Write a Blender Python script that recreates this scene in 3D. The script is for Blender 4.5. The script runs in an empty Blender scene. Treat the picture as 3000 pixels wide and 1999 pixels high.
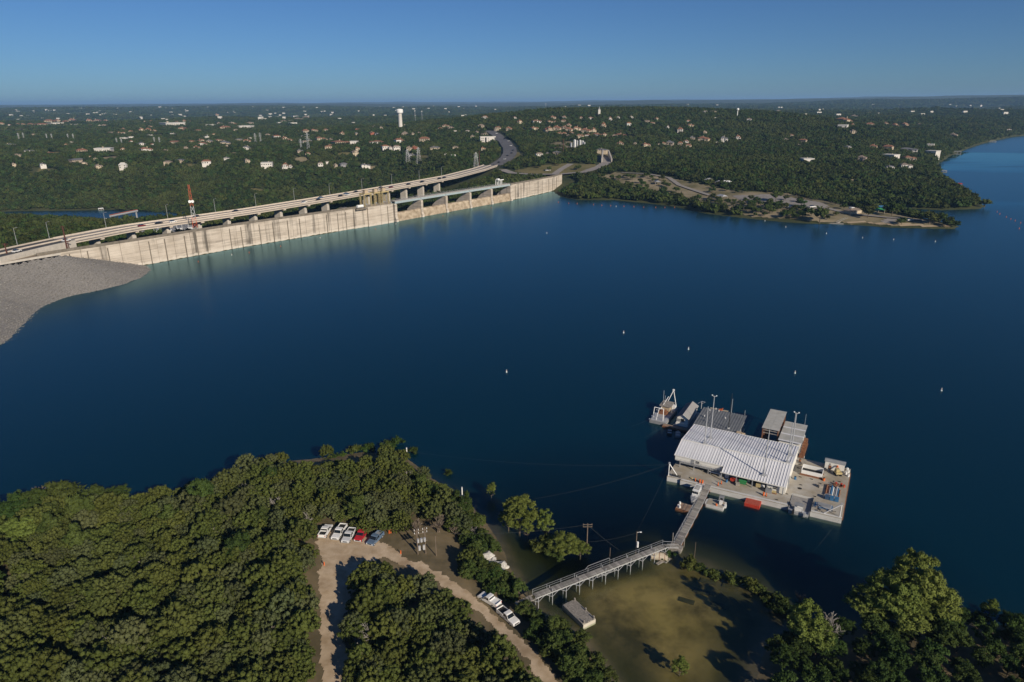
import bpy, bmesh, math, random
import numpy as np
from mathutils import Vector, Matrix
random.seed(7); rng = np.random.default_rng(7)
R = math.radians
sc = bpy.context.scene
COL = sc.collection

# ---------------------------------------------------------------- camera
HC, FPX, CX, CY = 100.0, 2000.0, 1500.0, 999.5      # drone height above the lake, focal length in photo pixels
PITCH, ROLL = R(19.3), R(-0.3)
cd = bpy.data.cameras.new('camera'); cam = bpy.data.objects.new('camera', cd); COL.objects.link(cam)
cd.sensor_width = 36.0; cd.lens = 36.0 * FPX / 3000.0
cd.clip_start = 1.0; cd.clip_end = 90000.0
cam.location = (0, 0, HC)
cam.rotation_euler = (Matrix.Rotation(R(90) - PITCH, 3, 'X') @ Matrix.Rotation(ROLL, 3, 'Z')).to_euler()
sc.camera = cam

# ---------------------------------------------------------------- world, sun, exposure
HAZE = 6e-5
SUN_EL, SUN_AZ = R(25.0), R(145.5)                    # azimuth clockwise from +Y
w = bpy.data.worlds.new('World'); sc.world = w; w.use_nodes = True
wn = w.node_tree.nodes; wl = w.node_tree.links; wn.clear()
sky = wn.new('ShaderNodeTexSky'); sky.sky_type = 'NISHITA'; sky.sun_disc = False
sky.sun_elevation = SUN_EL; sky.sun_rotation = SUN_AZ
sky.altitude = 300; sky.air_density = 0.8; sky.dust_density = 0.3; sky.ozone_density = 4.0
bg = wn.new('ShaderNodeBackground'); bg.inputs['Strength'].default_value = 0.062
wo = wn.new('ShaderNodeOutputWorld')
tint = wn.new('ShaderNodeMix'); tint.data_type = 'RGBA'; tint.blend_type = 'MULTIPLY'; tint.inputs['Factor'].default_value = 1.0
tint.inputs[7].default_value = (.50, .73, 1.0, 1)      # white balance of the photograph, the same in every direction
wl.new(sky.outputs[0], tint.inputs[6]); wl.new(tint.outputs[2], bg.inputs[0]); wl.new(bg.outputs[0], wo.inputs[0])
sl = bpy.data.lights.new('sun', 'SUN'); sl.energy = 5.0; sl.angle = R(0.5); sl.color = (1.0, 0.88, 0.72)
so = bpy.data.objects.new('sun', sl); COL.objects.link(so)
sd = Vector((math.sin(SUN_AZ) * math.cos(SUN_EL), math.cos(SUN_AZ) * math.cos(SUN_EL), math.sin(SUN_EL)))
so.rotation_euler = sd.to_track_quat('Z', 'Y').to_euler(); so.location = (200, -200, 400)
vs = sc.view_settings; vs.view_transform = 'Standard'; vs.look = 'None'; vs.exposure = 0.0; vs.gamma = 1.0
vs.use_curve_mapping = False
cy = sc.cycles; cy.max_bounces = 6; cy.diffuse_bounces = 2; cy.glossy_bounces = 3; cy.transparent_max_bounces = 8
cy.volume_bounces = 0; cy.use_denoising = True; cy.caustics_reflective = False; cy.caustics_refractive = False

# ---------------------------------------------------------------- survey helpers: photo pixel -> point on a level or on the terrain
_cp, _sp, _cr, _sr = math.cos(PITCH), math.sin(PITCH), math.cos(ROLL), math.sin(ROLL)
def ray(u, v):
    x = (u - CX) / FPX; y = -(v - CY) / FPX
    x, y = x * _cr - y * _sr, x * _sr + y * _cr
    return np.array([x, _cp + y * _sp, -_sp + y * _cp])
def G(u, v, z=0.0):
    d = ray(u, v); t = (z - HC) / d[2]
    return np.array([d[0] * t, d[1] * t, z])
def zat(u, v, xy):
    d = ray(u, v); return HC + d[2] * math.hypot(xy[0], xy[1]) / math.hypot(d[0], d[1])
def GP(pts, z=0.0): return np.array([G(u, v, z)[:2] for u, v in pts])
def vnoise(x, y, s, seed=0):
    X = np.asarray(x) / s; Y = np.asarray(y) / s
    xi = np.floor(X); yi = np.floor(Y); fx = X - xi; fy = Y - yi
    fx = fx * fx * (3 - 2 * fx); fy = fy * fy * (3 - 2 * fy)
    def hsh(a, b):
        q = np.sin(a * 127.1 + b * 311.7 + seed * 74.7) * 43758.5453
        return q - np.floor(q)
    return (hsh(xi, yi) * (1 - fx) + hsh(xi + 1, yi) * fx) * (1 - fy) + (hsh(xi, yi + 1) * (1 - fx) + hsh(xi + 1, yi + 1) * fx) * fy - .5
def pdist(x, y, P, closed=False):
    x = np.asarray(x, float); y = np.asarray(y, float); d = np.full(x.shape, 1e18)
    n = len(P)
    for i in range(n if closed else n - 1):
        a = P[i]; b = P[(i + 1) % n]; e = b - a; L = e @ e + 1e-9
        t = np.clip(((x - a[0]) * e[0] + (y - a[1]) * e[1]) / L, 0, 1)
        d = np.minimum(d, (x - a[0] - t * e[0]) ** 2 + (y - a[1] - t * e[1]) ** 2)
    return np.sqrt(d)
def inside(x, y, P):
    x = np.asarray(x, float); y = np.asarray(y, float); c = np.zeros(x.shape, bool); n = len(P)
    for i in range(n):
        a = P[i]; b = P[(i + 1) % n]
        if a[1] == b[1]: continue
        k = ((a[1] > y) != (b[1] > y)) & (x < (b[0] - a[0]) * (y - a[1]) / (b[1] - a[1]) + a[0])
        c ^= k
    return c
def sdf(x, y, P): return pdist(x, y, P, True) * np.where(inside(x, y, P), 1, -1)
def smooth(a, b, x):
    t = np.clip((x - a) / (b - a + 0.0), 0, 1); return t * t * (3 - 2 * t)

# ---------------------------------------------------------------- outlines of the place
NEAR = GP([(-500, 1500), (0, 1478), (250, 1476), (420, 1470), (560, 1445), (690, 1405), (760, 1362), (850, 1352), (940, 1342), (1060, 1326),
           (1180, 1336), (1262, 1398), (1340, 1450), (1410, 1510), (1450, 1570), (1480, 1630), (1505, 1690), (1535, 1745), (1572, 1792),
           (1640, 1832), (1700, 1872), (1762, 1955), (1835, 2065), (1900, 2400)])
NEAR = np.vstack([NEAR, [[60, 20], [-260, 20]]])
RBANK = GP([(2205, 2060), (2235, 1930), (2265, 1870), (2330, 1846), (2480, 1850), (2600, 1832), (2720, 1806), (2900, 1832), (3200, 1850)])
RBANK = np.vstack([RBANK, [[230, 60], [140, 20], [60, 40]]])
SPIT = GP([(1950, 1625), (2030, 1650), (2120, 1690), (2200, 1725), (2260, 1775), (2280, 1850)])     # flooded bank
LAGOON = GP([(1540, 1740), (1700, 1650), (1900, 1610), (2010, 1640), (2120, 1690), (2210, 1735), (2265, 1800), (2230, 1900), (2180, 2050),
             (1760, 2060), (1680, 1930), (1600, 1830)])
CLEAR = GP([(1700, 1720), (1820, 1680), (1950, 1665), (2060, 1705), (2150, 1800), (2140, 1920), (2080, 2040), (1930, 2040), (1840, 1960), (1750, 1840)])
DAM = np.array([[-300., 362.], [-270, 402], [-240, 441.5], [-200, 495], [-161, 540], [-122, 586], [-103, 609], [-69, 655], [-34, 700], [1, 745], [24, 780], [50, 824], [62, 850]])
FARS = np.vstack([[[-1500, -200]], [[-420, 240]], DAM[:-1],
    GP([(1640, 574), (1690, 586), (1800, 586), (1900, 596), (1980, 606), (2070, 626), (2200, 641), (2300, 651), (2380, 656), (2450, 656), (2540, 661),
        (2600, 666), (2700, 669), (2790, 671), (2806, 664), (2760, 652), (2700, 640), (2650, 622), (2590, 608), (2500, 597), (2480, 588), (2560, 592), (2660, 611), (2760, 616),
        (2868, 612), (2884, 605), (2850, 582), (2800, 548), (2770, 530), (2742, 495), (2750, 478), (2780, 458), (2830, 437), (2880, 420), (2960, 402), (3100, 388), (3400, 372)])])
_e = FARS[-1]
FARS = np.vstack([FARS, [[_e[0] * 3, _e[1] * 1.6]], [[60000, 40000]], [[60000, 70000]], [[-60000, 70000]], [[-60000, -200]]])
RIVER = GP([(1000, 614), (830, 650), (600, 662), (450, 640), (250, 631), (0, 634), (-500, 650)], -40)
FARLAKES = [GP([(600, 352), (640, 350), (720, 351), (800, 351), (850, 353), (990, 355), (985, 357), (840, 357), (700, 358), (620, 356)], 0),
            GP([(2640, 338), (2740, 335), (2840, 332), (3000, 331), (3300, 329), (3300, 337), (3000, 338), (2850, 340), (2700, 342)], 0)]
EMB_W = GP([(-300, 1330), (0, 1025), (53, 969), (119, 900), (155, 885), (208, 867), (297, 850), (357, 835), (402, 818), (431, 802), (437, 790), (424, 778), (400, 776)], 0)
EMB_C = np.vstack([GP([(-300, 825), (0, 777), (100, 760), (178, 747)], 16.3)])

def h_near(x, y):
    x = np.asarray(x, float); y = np.asarray(y, float)
    d = np.maximum(sdf(x, y, NEAR), sdf(x, y, RBANK) * 0.7)
    up = 6.5 * (1 - np.exp(-np.maximum(d, 0) / 38)) + 0.9 * vnoise(x, y, 14, 3) * smooth(2, 12, d) + 0.12 * vnoise(x, y, 3, 4)
    q = np.maximum(-d, 0)
    dn = -(0.11 * q + 0.010 * q * q) + 0.15 * vnoise(x, y, 5, 6) * smooth(0, 6, q)
    h = np.where(d > 0, up, np.maximum(dn, -26))
    ds = pdist(x, y, SPIT)
    h = np.maximum(h, -0.25 - 0.012 * ds ** 2 + .2 * vnoise(x, y, 4, 8))
    dl = sdf(x, y, LAGOON)
    bed = -.5 - 1.5 * smooth(3, -11, sdf(x, y, CLEAR)) + 0.3 * vnoise(x, y, 16, 9) + 0.25 * vnoise(x, y, 5, 10)
    lag = np.maximum(h, bed)
    k = smooth(-6, 5, dl)
    return np.where((h < 0), h * (1 - k) + lag * k, h)
def h_far(x, y):
    x = np.asarray(x, float); y = np.asarray(y, float)
    D = np.hypot(x, y); az = np.degrees(np.arctan2(x, y))
    base = np.interp(D, [0, 700, 900, 1100, 1500, 2300, 3000, 4300, 6000, 9000, 15000, 30000, 60000], [5, 6, 16, 23, 30, 41, 44, 34, 48, 72, 84, 84, 84])
    baseL = np.interp(D, [0, 700, 1000, 1100, 1500, 1800, 2500, 3200, 4300, 6000, 9000, 15000, 60000], [5, 4, 6, 10, 15, 20, 28, 25, 10, 34, 66, 78, 80])
    kr = smooth(-6, 6, az); base = baseL * (1 - kr) + base * kr
    zf = np.interp(az, [-45, -35, -20, -8, 2, 12, 20, 27, 33, 40, 50], [0, 0, 2, 4, 4, 12, 26, 52, 78, 88, 90])
    base = base + zf * smooth(4800, 9000, D)
    n = 24 * vnoise(x, y, 620, 1) + 14 * vnoise(x, y, 260, 2) + 4 * vnoise(x, y, 90, 3)
    far = smooth(3500, 9000, D)
    n = n * (1 - .3 * far) + far * (60 * vnoise(x, y, 2600, 5) + 26 * vnoise(x, y, 1100, 6))
    for (u, dd, rx, amp) in ((1460, 1750, 210, 24), (1760, 1900, 260, 22), (2030, 1900, 240, 16), (2270, 1750, 160, 9), (2490, 1500, 190, 15), (1100, 1900, 260, 6)):
        c = ray(u, 330); c = c[:2] / math.hypot(c[0], c[1]) * dd
        base = base + amp * np.exp(-((x - c[0]) ** 2 + (y - c[1]) ** 2) / (2 * rx * rx))
    d = sdf(x, y, FARS)
    for L in FARLAKES:
        d = np.minimum(d, -sdf(x, y, L) * .6)
    s = 1 - np.exp(-np.maximum(d, 0) / 70)
    h = np.where(d > 0, .5 + (base + n) * s, np.maximum(-0.12 * -d, -20))
    h = np.where(d > 0, np.maximum(h, .4), h)
    dr = pdist(x, y, RIVER)
    sv = np.interp(x, [-500, -190, -60, 60], [.21, .27, .55, 1.0])
    hv = -43 + np.maximum(0, dr - 38) * sv + 4 * vnoise(x, y, 60, 12)
    return np.where(d > 0, np.minimum(h, hv), h)
_rs = np.concatenate([np.geomspace(330, 1500, 900), np.geomspace(1505, 14000, 1100)])
def T(u, v):
    d = ray(u, v); hl = math.hypot(d[0], d[1]); X = d[0] / hl * _rs; Y = d[1] / hl * _rs; Z = HC + d[2] / hl * _rs
    k = np.nonzero(Z < h_far(X, Y))[0]
    i = k[0] if len(k) else len(_rs) - 1
    return np.array([X[i], Y[i], Z[i]])
def TN(u, v):
    d = ray(u, v); hl = math.hypot(d[0], d[1]); r = np.arange(60, 330, .15); X = d[0] / hl * r; Y = d[1] / hl * r; Z = HC + d[2] / hl * r
    k = np.nonzero(Z < h_near(X, Y))[0]; i = k[0] if len(k) else len(r) - 1
    return np.array([X[i], Y[i], Z[i]])

# ---------------------------------------------------------------- materials
MATS = {}
def mat(name, c1, c2=None, scale=1.0, rough=0.8, metal=0.0, bump=0.0, bscale=None, spec=0.3, rnd=0.0, stretch=None, detail=4):
    if name in MATS: return MATS[name]
    m = bpy.data.materials.new(name); m.use_nodes = True; N = m.node_tree.nodes; L = m.node_tree.links
    b = N['Principled BSDF']; b.inputs['Roughness'].default_value = rough; b.inputs['Metallic'].default_value = metal
    b.inputs['Specular IOR Level'].default_value = spec
    MATS[name] = m
    b.inputs['Base Color'].default_value = (*c1, 1)
    tc = N.new('ShaderNodeTexCoord'); src = tc.outputs['Object']
    if stretch:
        mp = N.new('ShaderNodeMapping'); mp.inputs['Scale'].default_value = stretch; L.new(src, mp.inputs[0]); src = mp.outputs[0]
    out = None
    if c2 is not None:
        nz = N.new('ShaderNodeTexNoise'); nz.inputs['Scale'].default_value = scale; nz.inputs['Detail'].default_value = detail; nz.inputs['Roughness'].default_value = .6
        L.new(src, nz.inputs['Vector'])
        rp = N.new('ShaderNodeValToRGB'); rp.color_ramp.elements[0].position = .35; rp.color_ramp.elements[1].position = .68
        rp.color_ramp.elements[0].color = (*c1, 1); rp.color_ramp.elements[1].color = (*c2, 1)
        L.new(nz.outputs['Fac'], rp.inputs[0]); out = rp.outputs[0]
    if rnd and out is not None:
        oi = N.new('ShaderNodeObjectInfo'); hs = N.new('ShaderNodeHueSaturation')
        mr = N.new('ShaderNodeMapRange'); mr.inputs['To Min'].default_value = 1 - rnd; mr.inputs['To Max'].default_value = 1 + rnd
        L.new(oi.outputs['Random'], mr.inputs['Value']); L.new(mr.outputs[0], hs.inputs['Value'])
        m2 = N.new('ShaderNodeMath'); m2.operation = 'MULTIPLY'; m2.inputs[1].default_value = 7.31; L.new(oi.outputs['Random'], m2.inputs[0])
        m3 = N.new('ShaderNodeMath'); m3.operation = 'FRACT'; L.new(m2.outputs[0], m3.inputs[0])
        mh = N.new('ShaderNodeMapRange'); mh.inputs['To Min'].default_value = .5 - rnd * .06; mh.inputs['To Max'].default_value = .5 + rnd * .09
        L.new(m3.outputs[0], mh.inputs['Value']); L.new(mh.outputs[0], hs.inputs['Hue'])
        L.new(out, hs.inputs['Color']); out = hs.outputs[0]
    if out is not None: L.new(out, b.inputs['Base Color'])
    if bump:
        nb = N.new('ShaderNodeTexNoise'); nb.inputs['Scale'].default_value = bscale or scale * 3; nb.inputs['Detail'].default_value = 3
        L.new(src, nb.inputs['Vector']); bp = N.new('ShaderNodeBump'); bp.inputs['Strength'].default_value = bump
        L.new(nb.outputs['Fac'], bp.inputs['Height']); L.new(bp.outputs[0], b.inputs['Normal'])
    return m
def foliage(name, c1, c2, scale, rnd=.22):
    m = mat(name, c1, c2, scale, rough=.75, spec=.12, rnd=rnd)
    N = m.node_tree.nodes; L = m.node_tree.links; b = N['Principled BSDF']
    b.inputs['Subsurface Weight'].default_value = 0
    tr = N.new('ShaderNodeBsdfTranslucent'); mx = N.new('ShaderNodeMixShader'); mx.inputs[0].default_value = .12
    src = b.inputs['Base Color'].links[0].from_socket; L.new(src, tr.inputs[0])
    L.new(b.outputs[0], mx.inputs[1]); L.new(tr.outputs[0], mx.inputs[2]); L.new(mx.outputs[0], N['Material Output'].inputs[0])
    return m
M_JUN = foliage('juniper_foliage', (.050, .064, .013), (.108, .124, .030), .55, .15)
M_GRY = foliage('cedar_grey_foliage', (.058, .070, .027), (.100, .112, .046), .6)
M_LIME = foliage('bright_leaf_foliage', (.095, .125, .024), (.180, .215, .050), .5, .15)
M_BRD = foliage('broadleaf_foliage', (.045, .066, .014), (.095, .120, .032), .5, .18)
M_DRK = foliage('oak_foliage', (.030, .052, .012), (.060, .090, .020), .5)
M_FAR = foliage('far_foliage', (.029, .044, .011), (.070, .090, .023), .12, rnd=.5)
def patchy(m, c, scale, lo, hi, amt):      # stands of another tint, by place
    N = m.node_tree.nodes; L = m.node_tree.links; b = N['Principled BSDF']; oi = N.new('ShaderNodeObjectInfo'); nz = N.new('ShaderNodeTexNoise'); nz.inputs['Scale'].default_value = scale; nz.inputs['Detail'].default_value = 4
    L.new(oi.outputs['Location'], nz.inputs['Vector']); mr = N.new('ShaderNodeMapRange'); mr.inputs['From Min'].default_value = lo; mr.inputs['From Max'].default_value = hi; mr.inputs['To Max'].default_value = amt; L.new(nz.outputs['Fac'], mr.inputs[0])
    mx = N.new('ShaderNodeMix'); mx.data_type = 'RGBA'; L.new(mr.outputs[0], mx.inputs['Factor']); src = b.inputs['Base Color'].links[0].from_socket; L.new(src, mx.inputs[6]); mx.inputs[7].default_value = (*c, 1); L.new(mx.outputs[2], b.inputs['Base Color'])
patchy(M_FAR, (.085, .095, .030), .011, .52, .66, .5); patchy(M_JUN, (.078, .095, .038), .09, .55, .68, .6)
M_BARK = mat('bark', (.09, .07, .05), (.16, .13, .10), 4, bump=.4)
M_DEAD = mat('dead_wood', (.19, .175, .155), (.29, .27, .24), 3)
M_DEADB = mat('brown_dead_wood', (.13, .10, .075), (.20, .16, .12), 3)
M_CONC = mat('concrete', (.42, .39, .34), (.52, .48, .42), .6, bump=.1)
M_ASPH = mat('asphalt', (.06, .06, .06), (.10, .097, .092), .3)
M_ROADL = mat('pale_road', (.24, .22, .20), (.31, .285, .26), .25)
M_PAINTW = mat('white_paint', (.74, .74, .72), (.82, .82, .80), 1.5, rough=.5)
M_STEEL = mat('galvanised_steel', (.42, .43, .44), (.54, .55, .56), 1.2, rough=.45, metal=.3)
M_GREYP = mat('grey_paint', (.22, .23, .24), (.29, .30, .31), 1.0, rough=.6)
M_RUST = mat('rusted_steel', (.16, .06, .03), (.30, .15, .08), 2.5, rough=.85, bump=.2)
M_BRNP = mat('weathering_steel', (.075, .030, .022), (.11, .045, .03), 1)
M_ORNG = mat('orange_paint', (.62, .13, .03), (.70, .18, .05), 2, rough=.6)
M_REDP = mat('red_paint', (.45, .04, .02), (.55, .07, .04), 1.5, rough=.6)
M_GRN = mat('green_paint', (.03, .22, .07), (.05, .28, .1), 2, rough=.55)
M_YEL = mat('yellow_paint', (.40, .32, .15), (.50, .41, .22), 2, rough=.6)
M_BLUE = mat('blue_paint', (.03, .12, .25), (.06, .18, .34), 1, rough=.55)
M_BLK = mat('black_rubber', (.015, .015, .015), (.03, .03, .03), 4, rough=.7)
M_GLASS = mat('dark_glass', (.012, .016, .02), rough=.08, spec=.6)
M_WOOD = mat('weathered_wood', (.20, .185, .165), (.36, .33, .29), 2.2, rough=.9, bump=.3)
M_POLE = mat('pole_wood', (.13, .10, .075), (.2, .16, .12), 2, rough=.9)
M_ROCK = mat('limestone', (.44, .42, .38), (.60, .58, .53), 1.2, bump=.5)
M_ROPE = mat('wire_rope', (.045, .055, .05), (.07, .08, .075), 3)
M_SHINGLE = mat('shaded_shingle', (.11, .11, .125), (.15, .15, .165), 3)

# ---------------------------------------------------------------- mesh builder
class MB:
    def __init__(s): s.v = []; s.f = []; s.m = []
    def add(s, vs, fs, mi=0):
        o = len(s.v); s.v += [tuple(map(float, p)) for p in vs]; s.f += [tuple(i + o for i in f) for f in fs]; s.m += [mi] * len(fs); return s
    def hexa(s, P, mi=0):   # 4 bottom ccw, 4 top ccw
        return s.add(P, [(3, 2, 1, 0), (4, 5, 6, 7), (0, 1, 5, 4), (1, 2, 6, 5), (2, 3, 7, 6), (3, 0, 4, 7)], mi)
    def box(s, x0, x1, y0, y1, z0, z1, mi=0):
        return s.hexa([(x0, y0, z0), (x1, y0, z0), (x1, y1, z0), (x0, y1, z0), (x0, y0, z1), (x1, y0, z1), (x1, y1, z1), (x0, y1, z1)], mi)
    def bar(s, a, b, w, h=None, mi=0):
        h = h or w; a = Vector(a); b = Vector(b); d = (b - a).normalized()
        up = Vector((0, 0, 1)) if abs(d.z) < .95 else Vector((1, 0, 0))
        sx = d.cross(up).normalized() * w / 2; sz = sx.cross(d).normalized() * h / 2
        P = [a - sx - sz, a + sx - sz, a + sx + sz, a - sx + sz, b - sx - sz, b + sx - sz, b + sx + sz, b - sx + sz]
        return s.add(P, [(0, 1, 2, 3), (7, 6, 5, 4), (4, 5, 1, 0), (5, 6, 2, 1), (6, 7, 3, 2), (7, 4, 0, 3)], mi)
    def tube(s, a, b, r0, r1=None, n=8, mi=0, cap=True):
        r1 = r0 if r1 is None else r1; a = Vector(a); b = Vector(b); d = (b - a).normalized()
        up = Vector((0, 0, 1)) if abs(d.z) < .95 else Vector((1, 0, 0))
        x = d.cross(up).normalized(); y = d.cross(x).normalized(); P = []
        for q, r in ((a, r0), (b, r1)):
            for i in range(n):
                t = 2 * math.pi * i / n; P.append(q + x * r * math.cos(t) + y * r * math.sin(t))
        F = [(i, (i + 1) % n, n + (i + 1) % n, n + i) for i in range(n)]
        if cap: F += [tuple(range(n - 1, -1, -1)), tuple(range(n, 2 * n))]
        return s.add(P, F, mi)
    def lathe(s, prof, n=16, mi=0, c=(0, 0)):
        P = []; k = len(prof)
        for r, z in prof:
            for i in range(n):
                t = 2 * math.pi * i / n; P.append((c[0] + r * math.cos(t), c[1] + r * math.sin(t), z))
        F = [(j * n + i, j * n + (i + 1) % n, (j + 1) * n + (i + 1) % n, (j + 1) * n + i) for j in range(k - 1) for i in range(n)]
        F += [tuple(range(n - 1, -1, -1)), tuple(range((k - 1) * n, k * n))]
        return s.add(P, F, mi)
    def prism(s, poly, z0, z1, mi=0):
        n = len(poly); P = [(p[0], p[1], z0) for p in poly] + [(p[0], p[1], z1) for p in poly]
        return s.add(P, [tuple(range(n - 1, -1, -1)), tuple(range(n, 2 * n))] + [(i, (i + 1) % n, n + (i + 1) % n, n + i) for i in range(n)], mi)
    def xprism(s, prof, x0, x1, mi=0):   # profile in (y,z), extruded along x
        n = len(prof); P = [(x0, p[0], p[1]) for p in prof] + [(x1, p[0], p[1]) for p in prof]
        return s.add(P, [tuple(range(n - 1, -1, -1)), tuple(range(n, 2 * n))] + [(i, (i + 1) % n, n + (i + 1) % n, n + i) for i in range(n)], mi)
    def yprism(s, prof, y0, y1, mi=0):   # profile in (x,z)
        n = len(prof); P = [(p[0], y0, p[1]) for p in prof] + [(p[0], y1, p[1]) for p in prof]
        return s.add(P, [tuple(range(n)), tuple(range(2 * n - 1, n - 1, -1))] + [(i, n + i, n + (i + 1) % n, (i + 1) % n) for i in range(n)], mi)
    def mesh(s, name, mats, smooth_=False, fix=True):
        me = bpy.data.meshes.new(name); me.from_pydata(s.v, [], s.f)
        for m in (mats if isinstance(mats, (list, tuple)) else [mats]): me.materials.append(m)
        if any(s.m): me.polygons.foreach_set('material_index', s.m)
        if smooth_: me.polygons.foreach_set('use_smooth', [True] * len(me.polygons))
        me.update()
        if fix:
            b = bmesh.new(); b.from_mesh(me); bmesh.ops.recalc_face_normals(b, faces=b.faces); b.to_mesh(me); b.free()
        return me
def link(name, me, parent=None, loc=None, rz=None):
    o = bpy.data.objects.new(name, me); COL.objects.link(o)
    if parent is not None: o.parent = parent
    if loc is not None: o.location = loc
    if rz is not None: o.rotation_euler = (0, 0, rz)
    return o
def part(name, mb, m, parent, smooth_=False, loc=None): return link(name, mb.mesh(name, m, smooth_), parent, loc)
def tag(o, label, cat, group=None):
    o['label'] = label; o['category'] = cat
    if group: o['group'] = group
    return o
def thing(name, label, cat, loc=(0, 0, 0), rz=0, group=None):
    return tag(link(name, None, None, tuple(map(float, loc)), rz), label, cat, group)
def struct(name, me, kind='structure'):
    o = link(name, me); o['kind'] = kind; return o
def grid_mesh(name, X, Y, Z, m, mask=None, smooth_=True):
    r, c = X.shape; idx = np.arange(r * c).reshape(r, c)
    q = np.stack([idx[:-1, :-1], idx[:-1, 1:], idx[1:, 1:], idx[1:, :-1]], -1)
    if mask is not None: q = q[mask[:-1, :-1] & mask[:-1, 1:] & mask[1:, 1:] & mask[1:, :-1]]
    q = q.reshape(-1, 4)
    used, inv = np.unique(q, return_inverse=True); V = np.stack([X.ravel(), Y.ravel(), Z.ravel()], -1)[used]; q = inv.reshape(-1, 4)
    me = bpy.data.meshes.new(name); me.vertices.add(len(V)); me.vertices.foreach_set('co', V.ravel().astype(np.float32))
    me.loops.add(q.size); me.loops.foreach_set('vertex_index', q.ravel().astype(np.int32))
    me.polygons.add(len(q)); me.polygons.foreach_set('loop_start', (np.arange(len(q)) * 4).astype(np.int32))
    me.update(calc_edges=True); me.materials.append(m)
    if smooth_: me.polygons.foreach_set('use_smooth', np.ones(len(q), bool))
    return me
# ================================================================ ground, water
M_GRND = mat('forest_floor', (.10, .085, .05), (.17, .135, .08), .25, bump=.3, bscale=1.5)
def ground_near_mat():
    m = mat('shore_ground', (.10, .082, .045), (.20, .155, .09), .18, bump=.3, bscale=1.2)
    N = m.node_tree.nodes; L = m.node_tree.links; b = N['Principled BSDF']
    tc = N.new('ShaderNodeTexCoord')
    # sandy lagoon bed with darker weed patches
    n1 = N.new('ShaderNodeTexNoise'); n1.inputs['Scale'].default_value = .07; n1.inputs['Detail'].default_value = 6; n1.inputs['Roughness'].default_value = .65
    L.new(tc.outputs['Object'], n1.inputs[0])
    r1 = N.new('ShaderNodeValToRGB'); e = r1.color_ramp.elements
    e[0].position = .34; e[0].color = (.10, .075, .024, 1); e[1].position = .58; e[1].color = (.52, .37, .16, 1)
    L.new(n1.outputs['Fac'], r1.inputs[0])
    au = N.new('ShaderNodeAttribute'); au.attribute_name = 'under'; mu = N.new('ShaderNodeMix'); mu.data_type = 'RGBA'; L.new(au.outputs['Fac'], mu.inputs['Factor'])
    L.new(b.inputs['Base Color'].links[0].from_socket, mu.inputs[6]); mu.inputs[7].default_value = (.055, .055, .018, 1); L.new(mu.outputs[2], b.inputs['Base Color'])     # weed-covered bed
    at = N.new('ShaderNodeAttribute'); at.attribute_name = 'sand'
    mx = N.new('ShaderNodeMix'); mx.data_type = 'RGBA'
    L.new(at.outputs['Fac'], mx.inputs['Factor'])
    L.new(b.inputs['Base Color'].links[0].from_socket, mx.inputs[6]); L.new(r1.outputs[0], mx.inputs[7]); L.new(mx.outputs[2], b.inputs['Base Color'])
    return m
gx, gy = np.meshgrid(np.arange(-210, 250, 1.25), np.arange(20, 285, 1.25))
gz = h_near(gx, gy)
me = grid_mesh('ground', gx, gy, gz, ground_near_mat())
a = me.attributes.new('sand', 'FLOAT', 'POINT')
vx = np.empty(len(me.vertices) * 3, np.float32); me.vertices.foreach_get('co', vx); vx = vx.reshape(-1, 3)
dl = sdf(vx[:, 0], vx[:, 1], LAGOON)
under = smooth(-.05, -.5, vx[:, 2]); a2 = me.attributes.new('under', 'FLOAT', 'POINT'); a2.data.foreach_set('value', under.astype(np.float32))
sand = smooth(-6, 8, sdf(vx[:, 0], vx[:, 1], CLEAR) + 7 * vnoise(vx[:, 0], vx[:, 1], 12, 21))
a.data.foreach_set('value', sand.astype(np.float32))
struct('ground', me)

# dirt track, parking spot and the track down to the landing
TRK = GP([(945, 2060), (938, 1900), (930, 1800), (928, 1700), (933, 1630), (928, 1590), (925, 1552), (950, 1540), (985, 1533), (1040, 1548), (1100, 1560), (1150, 1580),
          (1165, 1612), (1120, 1618), (1085, 1640), (1050, 1690), (1024, 1740), (1012, 1800), (1018, 1900), (1036, 2060)], 5.2)
TRL = GP([(1120, 1598), (1180, 1634), (1235, 1652), (1300, 1683), (1365, 1722), (1425, 1768), (1475, 1812), (1525, 1862), (1575, 1920), (1625, 1985), (1670, 2060)], 4.2)
def on_track(x, y, m=0.0): return (sdf(x, y, TRK) > -m) | (pdist(x, y, TRL) < 1.5 + m)
tx, ty = np.meshgrid(np.arange(-70, 40, .3), np.arange(60, 160, .3))
wob = 1.3 * vnoise(tx, ty, 2.5, 31) + .9 * vnoise(tx, ty, .9, 32)
tk = (sdf(tx, ty, TRK) > wob) | (pdist(tx, ty, TRL) < 1.5 + wob)
M_DIRT = mat('caliche_dirt', (.34, .25, .155), (.54, .43, .305), .35, bump=.35, bscale=2.5, detail=8)
struct('dirt_track', grid_mesh('dirt_track', tx, ty, h_near(tx, ty) + .07, M_DIRT, tk))
CLG = GP([(1110, 1560), (1190, 1548), (1300, 1565), (1360, 1600), (1375, 1640), (1345, 1672), (1310, 1664), (1230, 1645), (1160, 1635)], 4.5)
BEACH = GP([(760, 1385), (850, 1352), (940, 1345), (1060, 1328), (1180, 1342), (1250, 1400), (1225, 1420), (1120, 1392), (1000, 1404), (900, 1428), (800, 1430)], .6)

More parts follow.
